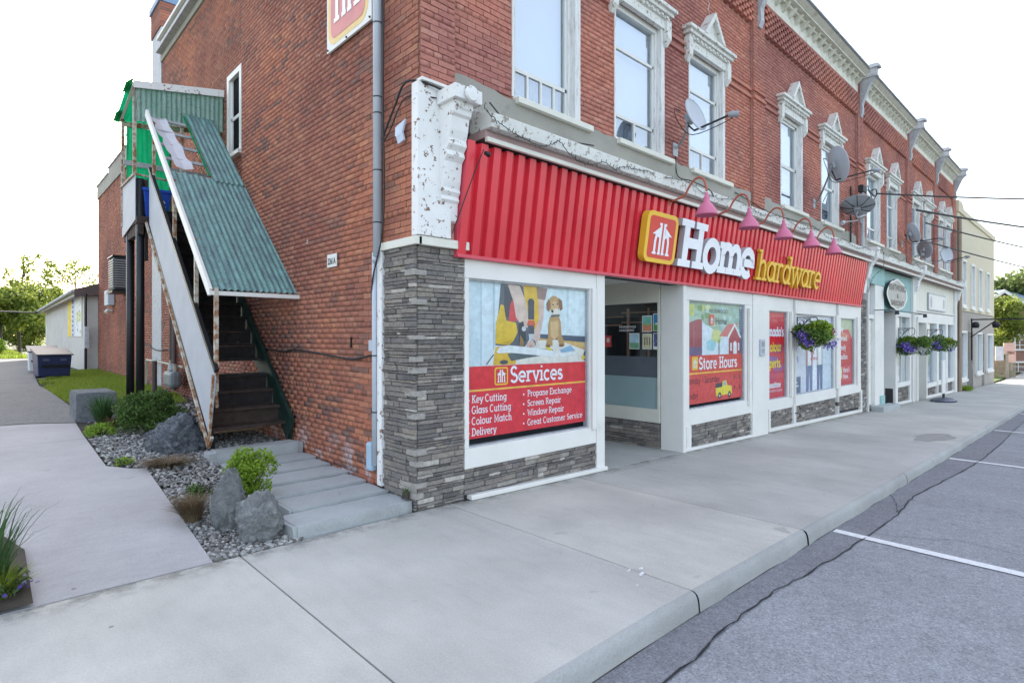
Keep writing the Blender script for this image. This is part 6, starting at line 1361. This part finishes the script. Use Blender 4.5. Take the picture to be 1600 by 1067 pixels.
# debris under the stair
t=thing('corrugated_offcut','fallen pale green corrugated sheet lying under the stair','sheet',(2.5,9.0,.36)); m=MB(); nx=30;V=[]
for j in range(2):
    for i in range(nx+1): V.append((2.0+.9*j+.0*i,8.75+.65*i/nx+.15*j,T(2.5,9)+.07+.03*j+.012*math.cos(i*1.26)))
m.add(V,[(i,i+1,nx+2+i,nx+1+i) for i in range(nx)]); m.build('panel',plain('pale green sheet',(.42,.50,.44),.5,var=.2,scale=12),t)
t=thing('fallen_board','loose brown plywood board slumped below the lower treads','board',(2.6,8.4,.4)); m=MB(); m.hexa([(2.2,8.1,.75),(3.0,8.12,.66),(3.02,8.7,.60),(2.2,8.7,.62),(2.2,8.1,.765),(3.0,8.12,.675),(3.02,8.7,.615),(2.2,8.7,.635)]); m.hexa([(2.15,8.3,.40),(3.0,8.3,.40),(3.0,9.2,.44),(2.15,9.2,.44),(2.15,8.3,.415),(3.0,8.3,.415),(3.0,9.2,.455),(2.15,9.2,.455)]); m.build('board',plain('plywood',(.26,.17,.11),.8,var=.3,scale=6),t)

# gas meter, stubs, AC, boxes on the rear wall
t=thing('gas_meter','grey gas meter with yellowish pipe on the rear brick wall','gas meter',(3.1,13.9,.5)); m=MB(); m.box(2.98,3.22,13.6,14.25,.62,.98); m.build('body',plain('meter grey',(.17,.19,.20),.5),t,bev=.08); m=MB(); m.tube([(3.2,13.5,1.06),(3.2,15,1.10),(3.2,17,1.12),(3.2,17.05,.5)],.03,8); m.tube([(3.1,13.7,.95),(3.1,13.7,1.1)],.04,8); m.tube([(3.1,14.1,.95),(3.1,14.1,1.2)],.03,8); m.build('pipe',plain('tan pipe',(.36,.33,.26),.6),t); m=MB(); m.lathe([(.001,.12),(.09,.12),(.10,0),(.001,0)],(3.1,13.9,1.0),12); m.build('regulator',M_GREY,t)
m=MB(); m.tube([(2.5,12.6,.4),(2.5,12.6,1.25)],.045,10); m.build('pipe_stub',M_BROWN,label='short brown pipe standing behind the green shrub',cat='pipe')
m=MB(); m.tube([(3.28,14.6,.5),(3.28,14.6,3.1),(3.28,14.2,3.3)],.05,8); m.tube([(3.28,14.9,.5),(3.28,14.9,3.0)],.03,8); m.build('vent_pipe',M_BROWN,label='dark vent pipe fixed to the rear brick wall behind the posts',cat='pipe')
t=thing('air_conditioner','dark boxed air conditioner mounted high on the rear brick wall','air conditioner',(3.0,20.5,3.0)); ac0,ac1=20.2,21.05; m=MB(); m.box(2.97,3.33,ac0,ac1,3.10,4.08); m.build('case',plain('charcoal metal',(.035,.04,.045),.5),t,bev=.05); m=MB()
for k in range(12): m.box(2.955,2.967,ac0+.05,ac1-.05,3.2+k*.07,3.225+k*.07); m.box(3.0,3.3,ac0-.02,ac0-.005,3.2+k*.07,3.225+k*.07)
m.build('grille',M_GREY,t); m=MB(); m.box(2.93,3.34,ac0-.05,ac1+.05,3.02,3.09); m.box(2.94,3.33,ac0-.03,ac1+.03,4.085,4.13); m.split('shelf',M_BLACK,t)
t=thing('electric_box','pale grey electric box below the air conditioner','box',(3.2,22.0,2.5)); m=MB(); m.box(3.15,3.34,22.5,23.2,2.75,3.25); m.build('case',M_GALV,t,bev=.02)
t=thing('wall_lamp','small white wall lamp under the electric box','lamp',(3.2,22,2.3)); m=MB(); m.tube([(3.34,22.9,2.6),(3.2,22.9,2.6),(3.15,22.85,2.52)],[.04,.05,.06],8); m.build('head',M_WHITE,t)
t=thing('utility_conduit','grey utility box and black conduit at the corner of the white annex','conduit',(3.2,26,.5)); m=MB(); m.tube([(2.96,25.9,.5),(2.96,25.9,3.3)],.045,6); m.build('pipe',M_BLACK,t); m=MB(); m.box(2.92,3.05,25.8,26.0,1.3,2.1); m.build('box',M_GREYW,t)

# ================================================================ stone steps, boulders, block
def rough_box(name,x0,x1,y0,y1,z0,z1,mat,label,cat,seed,amp=.012,nx=None,slant=0,group=None,rnd_=.03):
    bm=bmesh.new(); bmesh.ops.create_cube(bm,size=1)
    bmesh.ops.bevel(bm,geom=bm.edges[:],offset=rnd_/max(.3,min(x1-x0,y1-y0)),segments=2,affect='EDGES')
    for ax,(a,b) in enumerate(((x0,x1),(y0,y1),(z0,z1))):
        st_=.07
        n=int((b-a)/st_)
        for k in range(1,n):
            c=[0,0,0]; c[ax]=-.5+k/n; no=[0,0,0]; no[ax]=1; bmesh.ops.bisect_plane(bm,geom=bm.verts[:]+bm.edges[:]+bm.faces[:],plane_co=c,plane_no=no)
    for v in bm.verts:
        p=Vector((x0+(v.co.x+.5)*(x1-x0),y0+(v.co.y+.5)*(y1-y0),z0+(v.co.z+.5)*(z1-z0)+slant*(v.co.x)))
        q=noise.noise_vector(p*6+Vector((seed*7,0,0)))*amp+noise.noise_vector(p*21+Vector((seed,3,0)))*amp*.5
        if v.co.z>.45: q*=.35
        v.co=p+q
    me=bpy.data.meshes.new(name); bm.to_mesh(me); bm.free(); me.materials.append(mat); o=bpy.data.objects.new(name,me); COL.objects.link(o); return tag(o,label,cat,group)
yy=[4.69,5.12,5.58,5.99,6.44,6.84,7.24]; zz=[.105,.125,.15,.17,.19,.215]
nm=['first and lowest stone slab of the walk, at the sidewalk edge','second stone slab of the walk counted from the sidewalk','third stone slab of the walk counted from the sidewalk','fourth stone slab of the walk beside the lime plant','fifth stone slab of the walk, two before the raised block','sixth stone slab of the walk, touching the raised block']
for i in range(6):
    rough_box('stone_slab',(1.93 if i==0 else 2.06)+.02*(i%2),3.11,yy[i]+.009,yy[i+1]-.010,(-.08 if i==0 else T(2.5,yy[i])-.1),zz[i],M_SLAB,nm[i],'stone slab',i,.016,slant=-.004,group='stone slabs of the walk',rnd_=.014)
rough_box('stone_block',2.0,3.12,7.25,7.52,.1,.345,M_SLAB,'raised grey stone block at the foot of the outside stair','stone block',9,.012,rnd_=.02)
rough_box('granite_block',1.18,1.72,11.35,12.3,.2,.80,M_GRAN,'square cut grey granite block beside the driveway','stone block',12,.01,rnd_=.02)
def rock(label,c,r,mat,seed,amp=.25,rot=0,flat_=.8,name='boulder'):
    bm=bmesh.new(); bmesh.ops.create_icosphere(bm,subdivisions=5,radius=1); rr=random.Random(seed)
    cuts=[(Vector((rr.uniform(-1,1),rr.uniform(-1,1),rr.uniform(-.6,1))).normalized(),rr.uniform(.62,.85)) for _ in range(9)]
    Rz=Matrix.Rotation(rot,3,'Z')
    for v in bm.verts:
        p=v.co.copy()
        for nn,d in cuts:
            k=p.dot(nn)-d
            if k>0: p-=nn*k*.85
        p*=1+amp*(noise.noise(p*1.6+Vector((seed*3.1,0,0)))*.6+noise.noise(p*4.5+Vector((seed,9,0)))*.45-abs(noise.noise(Vector((p.x*3,p.y*3,p.z*9+seed))))*.35+abs(noise.noise(p*6+Vector((seed,2,0))))*.8-abs(noise.noise(p*14+Vector((seed,5,0))))*.55+noise.noise(p*26)*.2)
        p=Vector((p.x*r[0],p.y*r[1],p.z*r[2])); v.co=Rz@p+Vector(c)
    me=bpy.data.meshes.new(name); bm.to_mesh(me); bm.free(); me.materials.append(mat); me.polygons.foreach_set('use_smooth',[True]*len(me.polygons)); o=bpy.data.objects.new(name,me); COL.objects.link(o); return tag(o,label,'boulder')
rock('tall narrow grey boulder standing before the lime plant',(1.62,5.30,.24),(.145,.14,.33),M_BOUL,4,.22)
rock('broad pale boulder at the sidewalk edge beside the first slab',(1.74,4.95,.16),(.215,.185,.24),M_BOUL,8,.22)
rock('large dark blue grey boulder beside the stair foot',(1.93,8.25,.36),(.34,.40,.34),M_BOULD,15,.25,rot=.5)

# ================================================================ plants
def shrub(name,label,c,r,n,mat,leaf,seed,cat='shrub',asp=.4,extra=None,up=.3):
    rg=np.random.default_rng(seed); t=thing(name,label,cat,(c[0],c[1],c[2]-r[2])); pts=cloudpts(c,r,n,rg,14,.3); v,f=leafcloud(pts,leaf,rg,asp,up); fromarr('foliage',v,f,mat,t)
    m=MB(); rr=random.Random(seed)
    for k in range(26):
        a=rr.uniform(0,6.28); e=Vector((c[0]+math.cos(a)*r[0]*rr.uniform(.3,.8),c[1]+math.sin(a)*r[1]*rr.uniform(.3,.8),c[2]+r[2]*rr.uniform(-.2,.7))); b=Vector((c[0]+rr.uniform(-.04,.04),c[1]+rr.uniform(-.04,.04),c[2]-r[2])); m.tube([b,(b+e)/2+Vector((0,0,.03)),e],[.006,.005,.002],4)
    m.build('stem',L_BARK,t); return t
shrub('green_shrub','dark green rounded shrub beside the large dark boulder',(1.86,9.6,.62),(.46,.50,.36),8000,L_BUSH,.055,1,asp=.35)
shrub('lime_shrub','bright lime green plant behind the tall grey boulder',(1.93,5.72,.36),(.29,.25,.26),3800,L_LIME,.038,2,'plant',.5)
shrub('small_weed','low green weeds at the driveway edge near the granite block',(1.30,9.85,.38),(.22,.35,.11),700,L_LIME,.045,3,'weeds')
shrub('small_weed','small lime weed tuft in the gravel at the driveway notch',(1.22,7.70,.29),(.14,.09,.05),260,L_LIME,.035,4,'weeds')
shrub('small_weed','small purple green plant between gravel and tall boulder',(1.60,6.15,.20),(.13,.15,.09),420,L_BUSH,.035,5,'weeds')
shrub('small_weed','tiny green weed at the sidewalk end of the wall',(3.08,4.76,.17),(.03,.06,.05),60,L_BUSH,.03,6,'weeds')
shrub('small_weed','green weeds at the foot of the cream building',(32.6,4.45,-.60),(.7,.2,.2),700,L_LIME,.09,7,'weeds')
def grass(name,label,c,n,h,spread,mat,seed,cat='grass',droop=.7,w=.006,lean=(0,0),segs=4):
    rg=np.random.default_rng(seed); V=[];F=[];k=0
    for i in range(n):
        a=rg.uniform(0,6.283); d=np.array([math.cos(a),math.sin(a)]); b=np.array(c[:2])+d*rg.uniform(0,spread*.3); L=h*rg.uniform(.55,1.15); out=spread*rg.uniform(.3,1.1); s=np.array([-d[1],d[0]])*w/2*rg.uniform(.7,1.4)
        for j in range(segs+1):
            t=j/segs; z=L*(t-droop*.5*t**2.2*rg.uniform(.9,1.1)) ; p=b+d*out*t**1.6+np.array(lean)*t*t; ww=(1-t**1.5)*1.0+.05
            V.append((p[0]-s[0]*ww,p[1]-s[1]*ww,c[2]+z)); V.append((p[0]+s[0]*ww,p[1]+s[1]*ww,c[2]+z))
            if j: o=k; F.append((o-2,o-1,o+1,o))
            k+=2
    return fromarr(name,V,F,mat,label=label,cat=cat)
grass('dry_grass','wide dry tan grass tuft before the large dark boulder',(1.60,7.42,.20),900,.20,.33,L_DRY,1,'ornamental grass',.9)
grass('dry_grass','upright dry tan grass tuft left of the tall grey boulder',(1.40,5.58,.06),1000,.36,.20,L_DRY,2,'ornamental grass',.7,lean=(-.05,-.02))
grass('blue_grass','blue green grass clump beside the granite block',(1.42,10.55,.33),500,.62,.26,L_BLUE,3,'ornamental grass',.5,.012)
grass('blue_grass','dry stalks at the root of the blue green clump',(1.50,10.4,.32),300,.30,.25,L_DRY,4,'ornamental grass',.7,.008)
grass('tall_grass','tall green grass with arching blades at the left edge',(.06,4.98,.02),95,.88,.34,L_BLUE,5,'ornamental grass',.75,.015,segs=8)
grass('tall_grass','short tan green blades at the foot of the tall grass',(.12,4.88,.02),260,.30,.18,L_GRASS,6,'ornamental grass',.7,.010)
shrub('flower_patch','low green plants with violet flowers in the left bed',(.14,5.02,.09),(.16,.35,.07),500,L_DGREEN,.04,8,'flowers')
rg=np.random.default_rng(4); pts=np.array([.19,4.93,.11])+rg.normal(size=(30,3))*np.array([.04,.10,.015]); v,f=leafcloud(pts,.03,rg,1.); fromarr('violet_flowers',v,f,L_PUR,label='few violet blossoms in the left bed at the sidewalk',cat='flowers')
for i,(x,y,l) in enumerate([(-.45,5.2,'low leafy green plant left of the tall grass in the bed'),(-.75,5.8,'low leafy green plant at the back left of the bed'),(-.2,5.9,'low leafy green plant at the back of the bed')]): shrub('bed_plant',l,(x,y,.14),(.22,.2,.12),900,L_DGREEN,.05,80+i,'plant')
# grass patches and lawn (too many blades to count)
def lawn(label,poly,n,h,mat,seed,w=.012,name='grass'):
    rg=np.random.default_rng(seed); xs=[p[0] for p in poly]; ys=[p[1] for p in poly]; B=[]
    while len(B)<n:
        x=rg.uniform(min(xs),max(xs)); y=rg.uniform(min(ys),max(ys))
        if inpoly(x,y,poly) and noise.noise(Vector((x*1.1,y*.8,seed)))>-.35: B.append((x,y,T(x,y)-.01))
    B=np.array(B); a=rg.uniform(0,6.28,n); d=np.stack([np.cos(a),np.sin(a)],1); s=np.stack([-d[:,1],d[:,0]],1)*w/2; L=h*rg.uniform(.5,1.3,n); V=np.zeros((n,4,3))
    V[:,0,:2]=B[:,:2]-s; V[:,1,:2]=B[:,:2]+s; V[:,2,:2]=B[:,:2]+d*L[:,None]*.4+s*.3; V[:,3,:2]=B[:,:2]+d*L[:,None]*.4-s*.3; V[:,:2,2]=B[:,2:]; V[:,2:,2]=B[:,2:]+L[:,None]
    fromarr(name,V.reshape(-1,3),np.arange(4*n).reshape(-1,4),mat,label=label,cat='grass',kind='stuff')
lawn('short bright grass between the lane and the rear brick wall',[(1.35,13),(3.2,12.6),(3.3,25.6),(2.5,25.2),(1.25,20),(1.2,16)],42000,.07,L_GRASS,1)
lawn('grass strip at the foot of the far street building',[(43.6,5.6),(62,5.5),(62,14),(43.6,12)],9000,.2,L_GRASS,2,.05)
sheet('lawn',[(-40,42),(2.4,42),(2.4,75),(-60,75)],.02,plain('sunlit lawn',(.075,.11,.02),.9,var=.25,scale=.7),step=3)
lawn('distant lawn beyond the lane',[(-10,42),(2.3,42),(2.3,70),(-14,70)],30000,.16,L_GRASS,3,.08)
sheet('grass_verge',[(43.4,4.9),(70,4.9),(70,16),(43.4,16)],.0,plain('verge turf',(.10,.14,.035),.9,var=.25,scale=2),step=3)

# dumpsters
def dumpster(label,c,rot,col,w=.62,d=.75,h=.84):
    t=thing('dumpster',label,'garbage bin',c); Rm=Matrix.Rotation(rot,3,'Z'); q=lambda x,y,z:Rm@Vector((x,y,z))+Vector(c)
    m=MB(); m.hexa([q(-w*.46,-d*.42,.06),q(w*.46,-d*.42,.06),q(w*.46,d*.42,.06),q(-w*.46,d*.42,.06),q(-w*.5,-d*.52,h*.80),q(w*.5,-d*.52,h*.80),q(w*.5,d*.5,h),q(-w*.5,d*.5,h)]); m.build('body',col,t,bev=.02)
    m=MB(); m.hexa([q(-w*.54,-d*.58,h*.80+.01),q(w*.54,-d*.58,h*.80+.01),q(w*.54,d*.55,h+.01),q(-w*.54,d*.55,h+.01),q(-w*.54,-d*.58,h*.80+.05),q(w*.54,-d*.58,h*.80+.05),q(w*.54,d*.55,h+.06),q(-w*.54,d*.55,h+.06)]); m.build('lid',plain('bin lid',(.05,.055,.07),.5),t,bev=.01)
    m=MB(); m.hexa([q(-w*.4,-d*.56,h*.42),q(w*.4,-d*.56,h*.42),q(w*.4,-d*.48,h*.42),q(-w*.4,-d*.48,h*.42),q(-w*.42,-d*.57,h*.5),q(w*.42,-d*.57,h*.5),q(w*.42,-d*.5,h*.5),q(-w*.42,-d*.5,h*.5)]); m.build('lift_bar',M_BLACK,t)
    for s in (-1,1): m=MB(); m.hexa([q(s*w*.25-.07,-d*.535,h*.62),q(s*w*.25+.07,-d*.535,h*.62),q(s*w*.25+.07,-d*.45,h*.62),q(s*w*.25-.07,-d*.45,h*.62),q(s*w*.25-.07,-d*.545,h*.70),q(s*w*.25+.07,-d*.545,h*.70),q(s*w*.25+.07,-d*.45,h*.70),q(s*w*.25-.07,-d*.45,h*.70)]); m.build('plate',plain('bin plate',(.09,.10,.16),.5),t)
    return t
dumpster('navy blue wheeled dumpster by the white annex wall',(1.66,21.6,.50),.10,plain('navy steel',(.022,.03,.085),.45),(.80),.8,.82)
dumpster('pale grey bin partly hidden behind the navy dumpster',(1.72,25.6,.50),.0,plain('pale bin',(.55,.57,.58),.5),.8,.9,.85)

# white annex at the back
an=thing('white_annex','long low white stucco annex with a brown eave behind the brick block','building',(3.0,26.2,.5))
m=MB(); m.box(2.95,8,26.15,41.6,.2,3.25); m.build('wall',M_STUC,an); m=MB(); m.box(2.93,3.1,41.2,41.65,.2,3.2); m.build('corner_post',M_WHITE,an)
m=MB(); m.hexa([(2.62,26.0,3.28),(8,26.0,4.5),(8,42,4.3),(2.62,42,3.08),(2.62,26.0,3.42),(8,26.0,4.66),(8,42,4.46),(2.62,42,3.22)]); r=m.build('roof',plain('mossy roof edge',(.17,.17,.07),.9,var=.35,scale=2),an)
m=MB(); m.hexa([(2.63,26.0,3.20),(8,26.0,4.4),(8,41.9,4.25),(2.63,41.9,3.05),(2.63,26.0,3.275),(8,26.0,4.49),(8,41.9,4.29),(2.63,41.9,3.075)]); m.build('soffit',plain('tan soffit',(.36,.32,.27),.7),r)
m=MB(); m.hexa([(2.63,25.9,3.15),(3.5,25.9,3.3),(3.5,25.99,3.3),(2.63,25.99,3.15),(2.63,25.9,3.46),(3.5,25.9,3.75),(3.5,25.99,3.75),(2.63,25.99,3.46)]); m.build('eave_end',M_BROWN,r)
m=MB(); m.tube([(2.60,26.0,3.40),(2.60,42.,3.18)],.06,6); m.build('gutter',M_GREYW,r)
t=thing('wall_banner','yellow blue and white printed banner on the white annex wall','banner',(2.92,28,2.2)); p=Poster(Fr((2.925,31.0,1.75),(0,-1,0),(0,0,1),(-1,0,0)))
p.rc((.72,.73,.72),0,0,4.3,1.5).rc((.78,.58,.05),0,-.02,1.2,1.5).rc((.16,.20,.42),1.35,.0,2.0,1.5).rc((.5,.55,.65),1.9,.05,2.3,1.4).rc((.66,.66,.30),2.9,.55,4.2,.95)
rr=random.Random(3)
for k in range(14): a=rr.uniform(0,1.0); b=rr.uniform(0,1.3); p.rc((.68,.42,.04),a,b,a+.15,b+.12)
for k in range(18): a=rr.uniform(2.4,4.0); b=rr.uniform(0,1.3); p.rc(rr.choice([(.40,.46,.38),(.30,.34,.36),(.55,.57,.50)]),a,b,a+.25,b+.1)
for k in range(7): p.rc((.6,.65,.75),1.42,.1+k*.19,1.9,.18+k*.19)
p.flush('print',t); m=MB(); m.box(2.926,2.94,26.7,31.0,1.73,3.25); m.build('backing',M_WHITE,t)
wire('thick black wire running from the annex eave out of the left edge',[(2.6,42,3.1),(-14,20,3.7)],.05,.3)

# ================================================================ trees and houses beyond
def tree(label,base,h,cr,seed,mat,name='leafy_tree',trunk=.2,leaf=.3,n=9000,group=None,ch=.45,branchy=8,open_=.6):
    rg=np.random.default_rng(seed); rr=random.Random(seed); t=thing(name,label,'tree',base,group); b=Vector(base)
    m=MB(); top=b+Vector((rr.uniform(-.3,.3),rr.uniform(-.3,.3),h*.8)); m.tube([b,b.lerp(top,.4)+Vector((rr.uniform(-.15,.15),0,0)),top],[trunk,trunk*.7,trunk*.2],8)
    tips=[]
    for k in range(branchy):
        s=rr.uniform(.3,.85); p=b.lerp(top,s); a=rr.uniform(0,6.28); L=cr*rr.uniform(.6,1.0)*(1.1-s*.5); e=p+Vector((math.cos(a)*L,math.sin(a)*L,h*rr.uniform(.05,.25))); mid=p.lerp(e,.5)+Vector((0,0,-.05*h*rr.random()))
        m.tube([p,mid,e],[trunk*.35,trunk*.22,trunk*.06],5); tips+=[mid,e]
        for q in range(2):
            f=mid.lerp(e,rr.random())+Vector((rr.uniform(-1,1),rr.uniform(-1,1),rr.uniform(0,1)))*cr*.35; m.tube([mid.lerp(e,.5),f],[trunk*.12,trunk*.03],4); tips.append(f)
    tips.append(top); m.build('trunk',L_BARK,t)
    T_=np.array([list(q) for q in tips]); k=rg.integers(0,len(T_),n); sz=rg.uniform(.5,1.1,len(T_))[k][:,None]; d=rg.normal(size=(n,3)); d/=np.linalg.norm(d,axis=1)[:,None]
    pts=T_[k]+d*(rg.random((n,1))**.45)*cr*open_*.62*sz*np.array([1,1,.75]); v,f=leafcloud(pts,leaf,rg,.6); fromarr('crown',v,f,mat,t); return t
# left background, spring foliage
lt=[(-8,66,9.0,3.0,'loose young tree with thin crown behind the lawn at the far left',L_TREE,4500,.5),(-1.0,62,8.2,2.4,'thin leafed tree with bare limbs left of the annex',L_TREE,3200,.5),(2.6,60,8.8,2.2,'slender twiggy tree just left of the annex roof',L_TREE,2400,.45),(-4.2,58,5.6,2.6,'bushy yellow green tree low at the far left',L_TREE,8000,.6),(1.4,56,5.4,2.3,'bushy yellow green tree behind the dumpster',L_TREE,8000,.6),(6.0,58,9.3,2.4,'twiggy tree rising above the annex roof',L_TREE,2300,.45),(-13,75,8,3.5,'pale green tree deep in the left background',L_TREE2,7000,.6),(4,80,7.5,3.5,'hazy green tree behind the annex roof line',L_TREE2,7000,.6),(-3,85,8,4,'broad hazy tree on the left horizon',L_TREE2,8000,.65),(-20,70,9,4,'broad tree on the left horizon edge',L_TREE2,8000,.65)]
for i,(x,y,h,cr,l,mt,n,op) in enumerate(lt): tree(l,(x,y,.5),h,cr,20+i,mt,n=n,leaf=.24 if n<5000 else .34,trunk=.12 if n<5000 else .16,open_=op,branchy=12 if n<5000 else 10)
for i,(x,y,r,l) in enumerate([(-6.5,72,3.0,'rounded yellow green thicket at the far left edge'),(-3.2,74,3.2,'yellow green thicket behind the grey house'),(.2,72,3.0,'yellow green thicket left of the annex'),(3.2,70,3.0,'yellow green thicket behind the annex end')]): shrub('thicket',l,(x,y,2.2),(r,r*.8,2.4),7000,L_TREE,.3,60+i)
shrub('garden_shrub','dark green round shrub on the lawn before the grey house',(-2.6,50,1.5),(2.0,1.5,1.1),5000,L_DGREEN,.22,31)
shrub('garden_shrub','light green shrub on the lawn beside the dark one',(.2,52,1.2),(1.4,1.2,.9),3000,L_LIME,.2,32)
# tree outside the frame whose twigs reach in at the left edge
ot=thing('edge_tree','tree branch tips with spring leaves reaching in at the left edge','tree',(-7.0,13,.4)); m=MB(); m.tube([(-7,13,.4),(-6.8,13,3),(-6.2,13.2,6)],[.22,.18,.08],8); tips=[]
rr=random.Random(8)
for (x,y,z) in [(-1.05,16.1,5.85),(-1.1,16.0,5.2),(-1.0,16.3,5.5),(-1.3,16,4.55),(-1.12,16.1,4.1),(-1.05,16.2,3.9),(-1.4,15.8,3.5),(-3,15,5.5),(-3.4,14.6,4.4),(-5,14,6.5)]:
    s=Vector((-6.6,13.1,rr.uniform(3,5.5))); e=Vector((x,y,z)); m.tube([s,s.lerp(e,.5)+Vector((0,0,.4)),e],[.05,.03,.006],5); tips.append(e)
m.build('trunk',L_BARK,ot); rg=np.random.default_rng(5); T_=np.array([list(q) for q in tips]); k=rg.integers(0,len(T_),1500); pts=T_[k]+rg.normal(size=(1500,3))*np.array([.22,.22,.09]); v,f=leafcloud(pts,.12,rg,.6); fromarr('crown',v,f,L_TREE,ot)
# small grey house far left
gh=thing('grey_house','small pale house with grey gable roof among trees at the far left','building',(-7,64,.5)); m=MB(); m.box(-8.2,-4.2,64,70,.3,3.2); m.build('wall',plain('grey siding',(.40,.40,.40),.8),gh); m=MB(); m.prism([(-8.5,63.7,3.2),(-3.9,63.7,3.2),(-6.2,63.7,5.6)],(0,6.6,0)); m.build('roof',plain('grey shingle',(.24,.24,.26),.9),gh); m=MB(); m.box(-6.8,-5.8,63.9,63.99,1.2,2.4); m.build('window',M_GLASSD,gh)

# right end of the street: brown house, signs, hedge
bh=thing('brown_house','brown brick house with white trimmed small paned windows at the street end','building',(59.1,6.0,-1.6))
u_=Vector((.7258,-.6878,0)); n_=Vector((.6878,.7258,0)); O=Vector((59.1,6.0,0))
q=lambda a,b,z:O+u_*a+n_*b+Vector((0,0,z))
def hb(mb,a0,a1,b0,b1,z0,z1): mb.hexa([q(a0,b0,z0),q(a1,b0,z0),q(a1,b1,z0),q(a0,b1,z0),q(a0,b0,z1),q(a1,b0,z1),q(a1,b1,z1),q(a0,b1,z1)])
m=MB(); m.prism([q(-5.3,0,-1.7),q(5.3,0,-1.7),q(5.3,0,1.9),q(0,0,5.3),q(-5.3,0,1.9)],n_*7); m.build('wall',plain('brown brick',(.24,.125,.09),.9,var=.22,scale=9),bh)
m=MB(); m.hexa([q(0,-.35,5.32),q(5.7,-.35,1.66),q(5.7,7.4,1.66),q(0,7.4,5.32),q(0,-.35,5.45),q(5.7,-.35,1.8),q(5.7,7.4,1.8),q(0,7.4,5.45)]); m.hexa([q(-5.7,-.35,1.66),q(-.002,-.35,5.32),q(-.002,7.4,5.32),q(-5.7,7.4,1.66),q(-5.7,-.35,1.8),q(-.002,-.35,5.45),q(-.002,7.4,5.45),q(-5.7,7.4,1.8)]); r=m.build('roof',plain('blue grey shingle',(.15,.19,.26),.8),bh)
m=MB(); m.hexa([q(0,-.40,5.20),q(5.75,-.40,1.52),q(5.75,-.355,1.52),q(0,-.355,5.20),q(0,-.40,5.47),q(5.75,-.40,1.80),q(5.75,-.355,1.80),q(0,-.355,5.47)]); m.hexa([q(-5.75,-.40,1.52),q(-.002,-.40,5.20),q(-.002,-.355,5.20),q(-5.75,-.355,1.52),q(-5.75,-.40,1.80),q(-.002,-.40,5.47),q(-.002,-.355,5.47),q(-5.75,-.355,1.80)]); m.build('barge_board',M_WHITE,r)
m=MB(); m.hexa([q(.9,7.5,4.2),q(12,7.5,4.2),q(12,13,6.4),q(.9,13,6.4),q(.9,7.5,4.35),q(12,7.5,4.35),q(12,13,6.55),q(.9,13,6.55)]); m.build('rear_roof',plain('slate blue roof',(.17,.23,.34),.7),bh)
m=MB(); hb(m,1.0,12,7.8,13,-1.7,4.15); m.build('rear_wall',plain('brown siding',(.17,.10,.075),.9),bh)
for a0,z0,ww,hh in ((1.0,.65,1.9,1.3),(.75,-1.45,2.4,1.25),(-3.6,.5,1.5,1.3)):
    m=MB(); 
    for (a,b,e,g) in ((a0,a0+.12,z0,z0+hh),(a0+ww-.12,a0+ww,z0,z0+hh),(a0+.12,a0+ww-.12,z0,z0+.12),(a0+.12,a0+ww-.12,z0+hh-.12,z0+hh)): hb(m,a,b,-.10,-.002,e,g)
    for k in range(1,4): hb(m,a0+ww*k/4-.02,a0+ww*k/4+.02,-.08,-.01,z0+.12,z0+hh-.12)
    for k in range(1,3): hb(m,a0+.12,a0+ww-.12,-.079,-.012,z0+hh*k/3-.02,z0+hh*k/3+.02)
    w=m.build('window',M_WHITE,bh); m=MB(); m.quad(q(a0+.1,-.006,z0+.1),q(a0+ww-.1,-.006,z0+.1),q(a0+ww-.1,-.006,z0+hh-.1),q(a0+.1,-.006,z0+hh-.1)); m.build('pane',M_GLASSD,w)
t=thing('board_fence','weathered tan board fence beyond the cream building','fence',(51,5.5,-1.1))
for k in range(9): m=MB(); m.bar((49.6,6.9,-1.02+.13*k),(52.2,4.5,-1.02+.13*k),.04,.11); m.build('board',plain('tan fence board',(.24,.20,.14),.9,var=.25,scale=6),t)
t=thing('street_sign','pale pink and white notice boards on a tan post at the street end','sign',(50.0,4.75,-1.1)); c_=Vector((50.2,4.72,0)); a_=lambda k,z:(c_.x+.7258*k,c_.y-.6878*k,z)
m=MB(); m.bar(a_(-.05,-1.15),a_(-.05,.7),.14,.14); m.build('post',plain('tan post',(.42,.34,.27),.8),t)
m=MB(); m.bar(a_(-.85,.62),a_(-.30,.62),.05,.95); m.build('board',plain('white notice',(.58,.55,.56),.6),t); m=MB(); m.bar(a_(-.29,.95),a_(.45,.95),.05,.75); m.build('board',plain('pink notice',(.62,.38,.30),.6),t); m=MB(); m.bar(a_(-.1,.40),a_(.52,.40),.05,.75); m.build('board',plain('salmon notice',(.60,.36,.28),.6),t)
tree('sunlit green tree rising just beyond the cream building',(54.0,5.4,-1.1),6.6,1.7,51,L_TREE,n=12000,leaf=.2,trunk=.12,open_=.75,branchy=14)
tree('darker green tree behind the brown house',(78,14,-1.1),12,5,52,L_TREE2,n=9000,leaf=.5,trunk=.3,open_=.7,branchy=12)
tree('tall green tree at the right edge behind the house',(80,6,-1.1),10.5,5,53,L_TREE2,n=9000,leaf=.5,trunk=.3,open_=.7,branchy=12)
tree('hazy tree beyond the street end, lower than its neighbours',(95,20,-1.1),12,6,54,L_TREE2,n=8000,leaf=.6,trunk=.3,open_=.7,branchy=12)
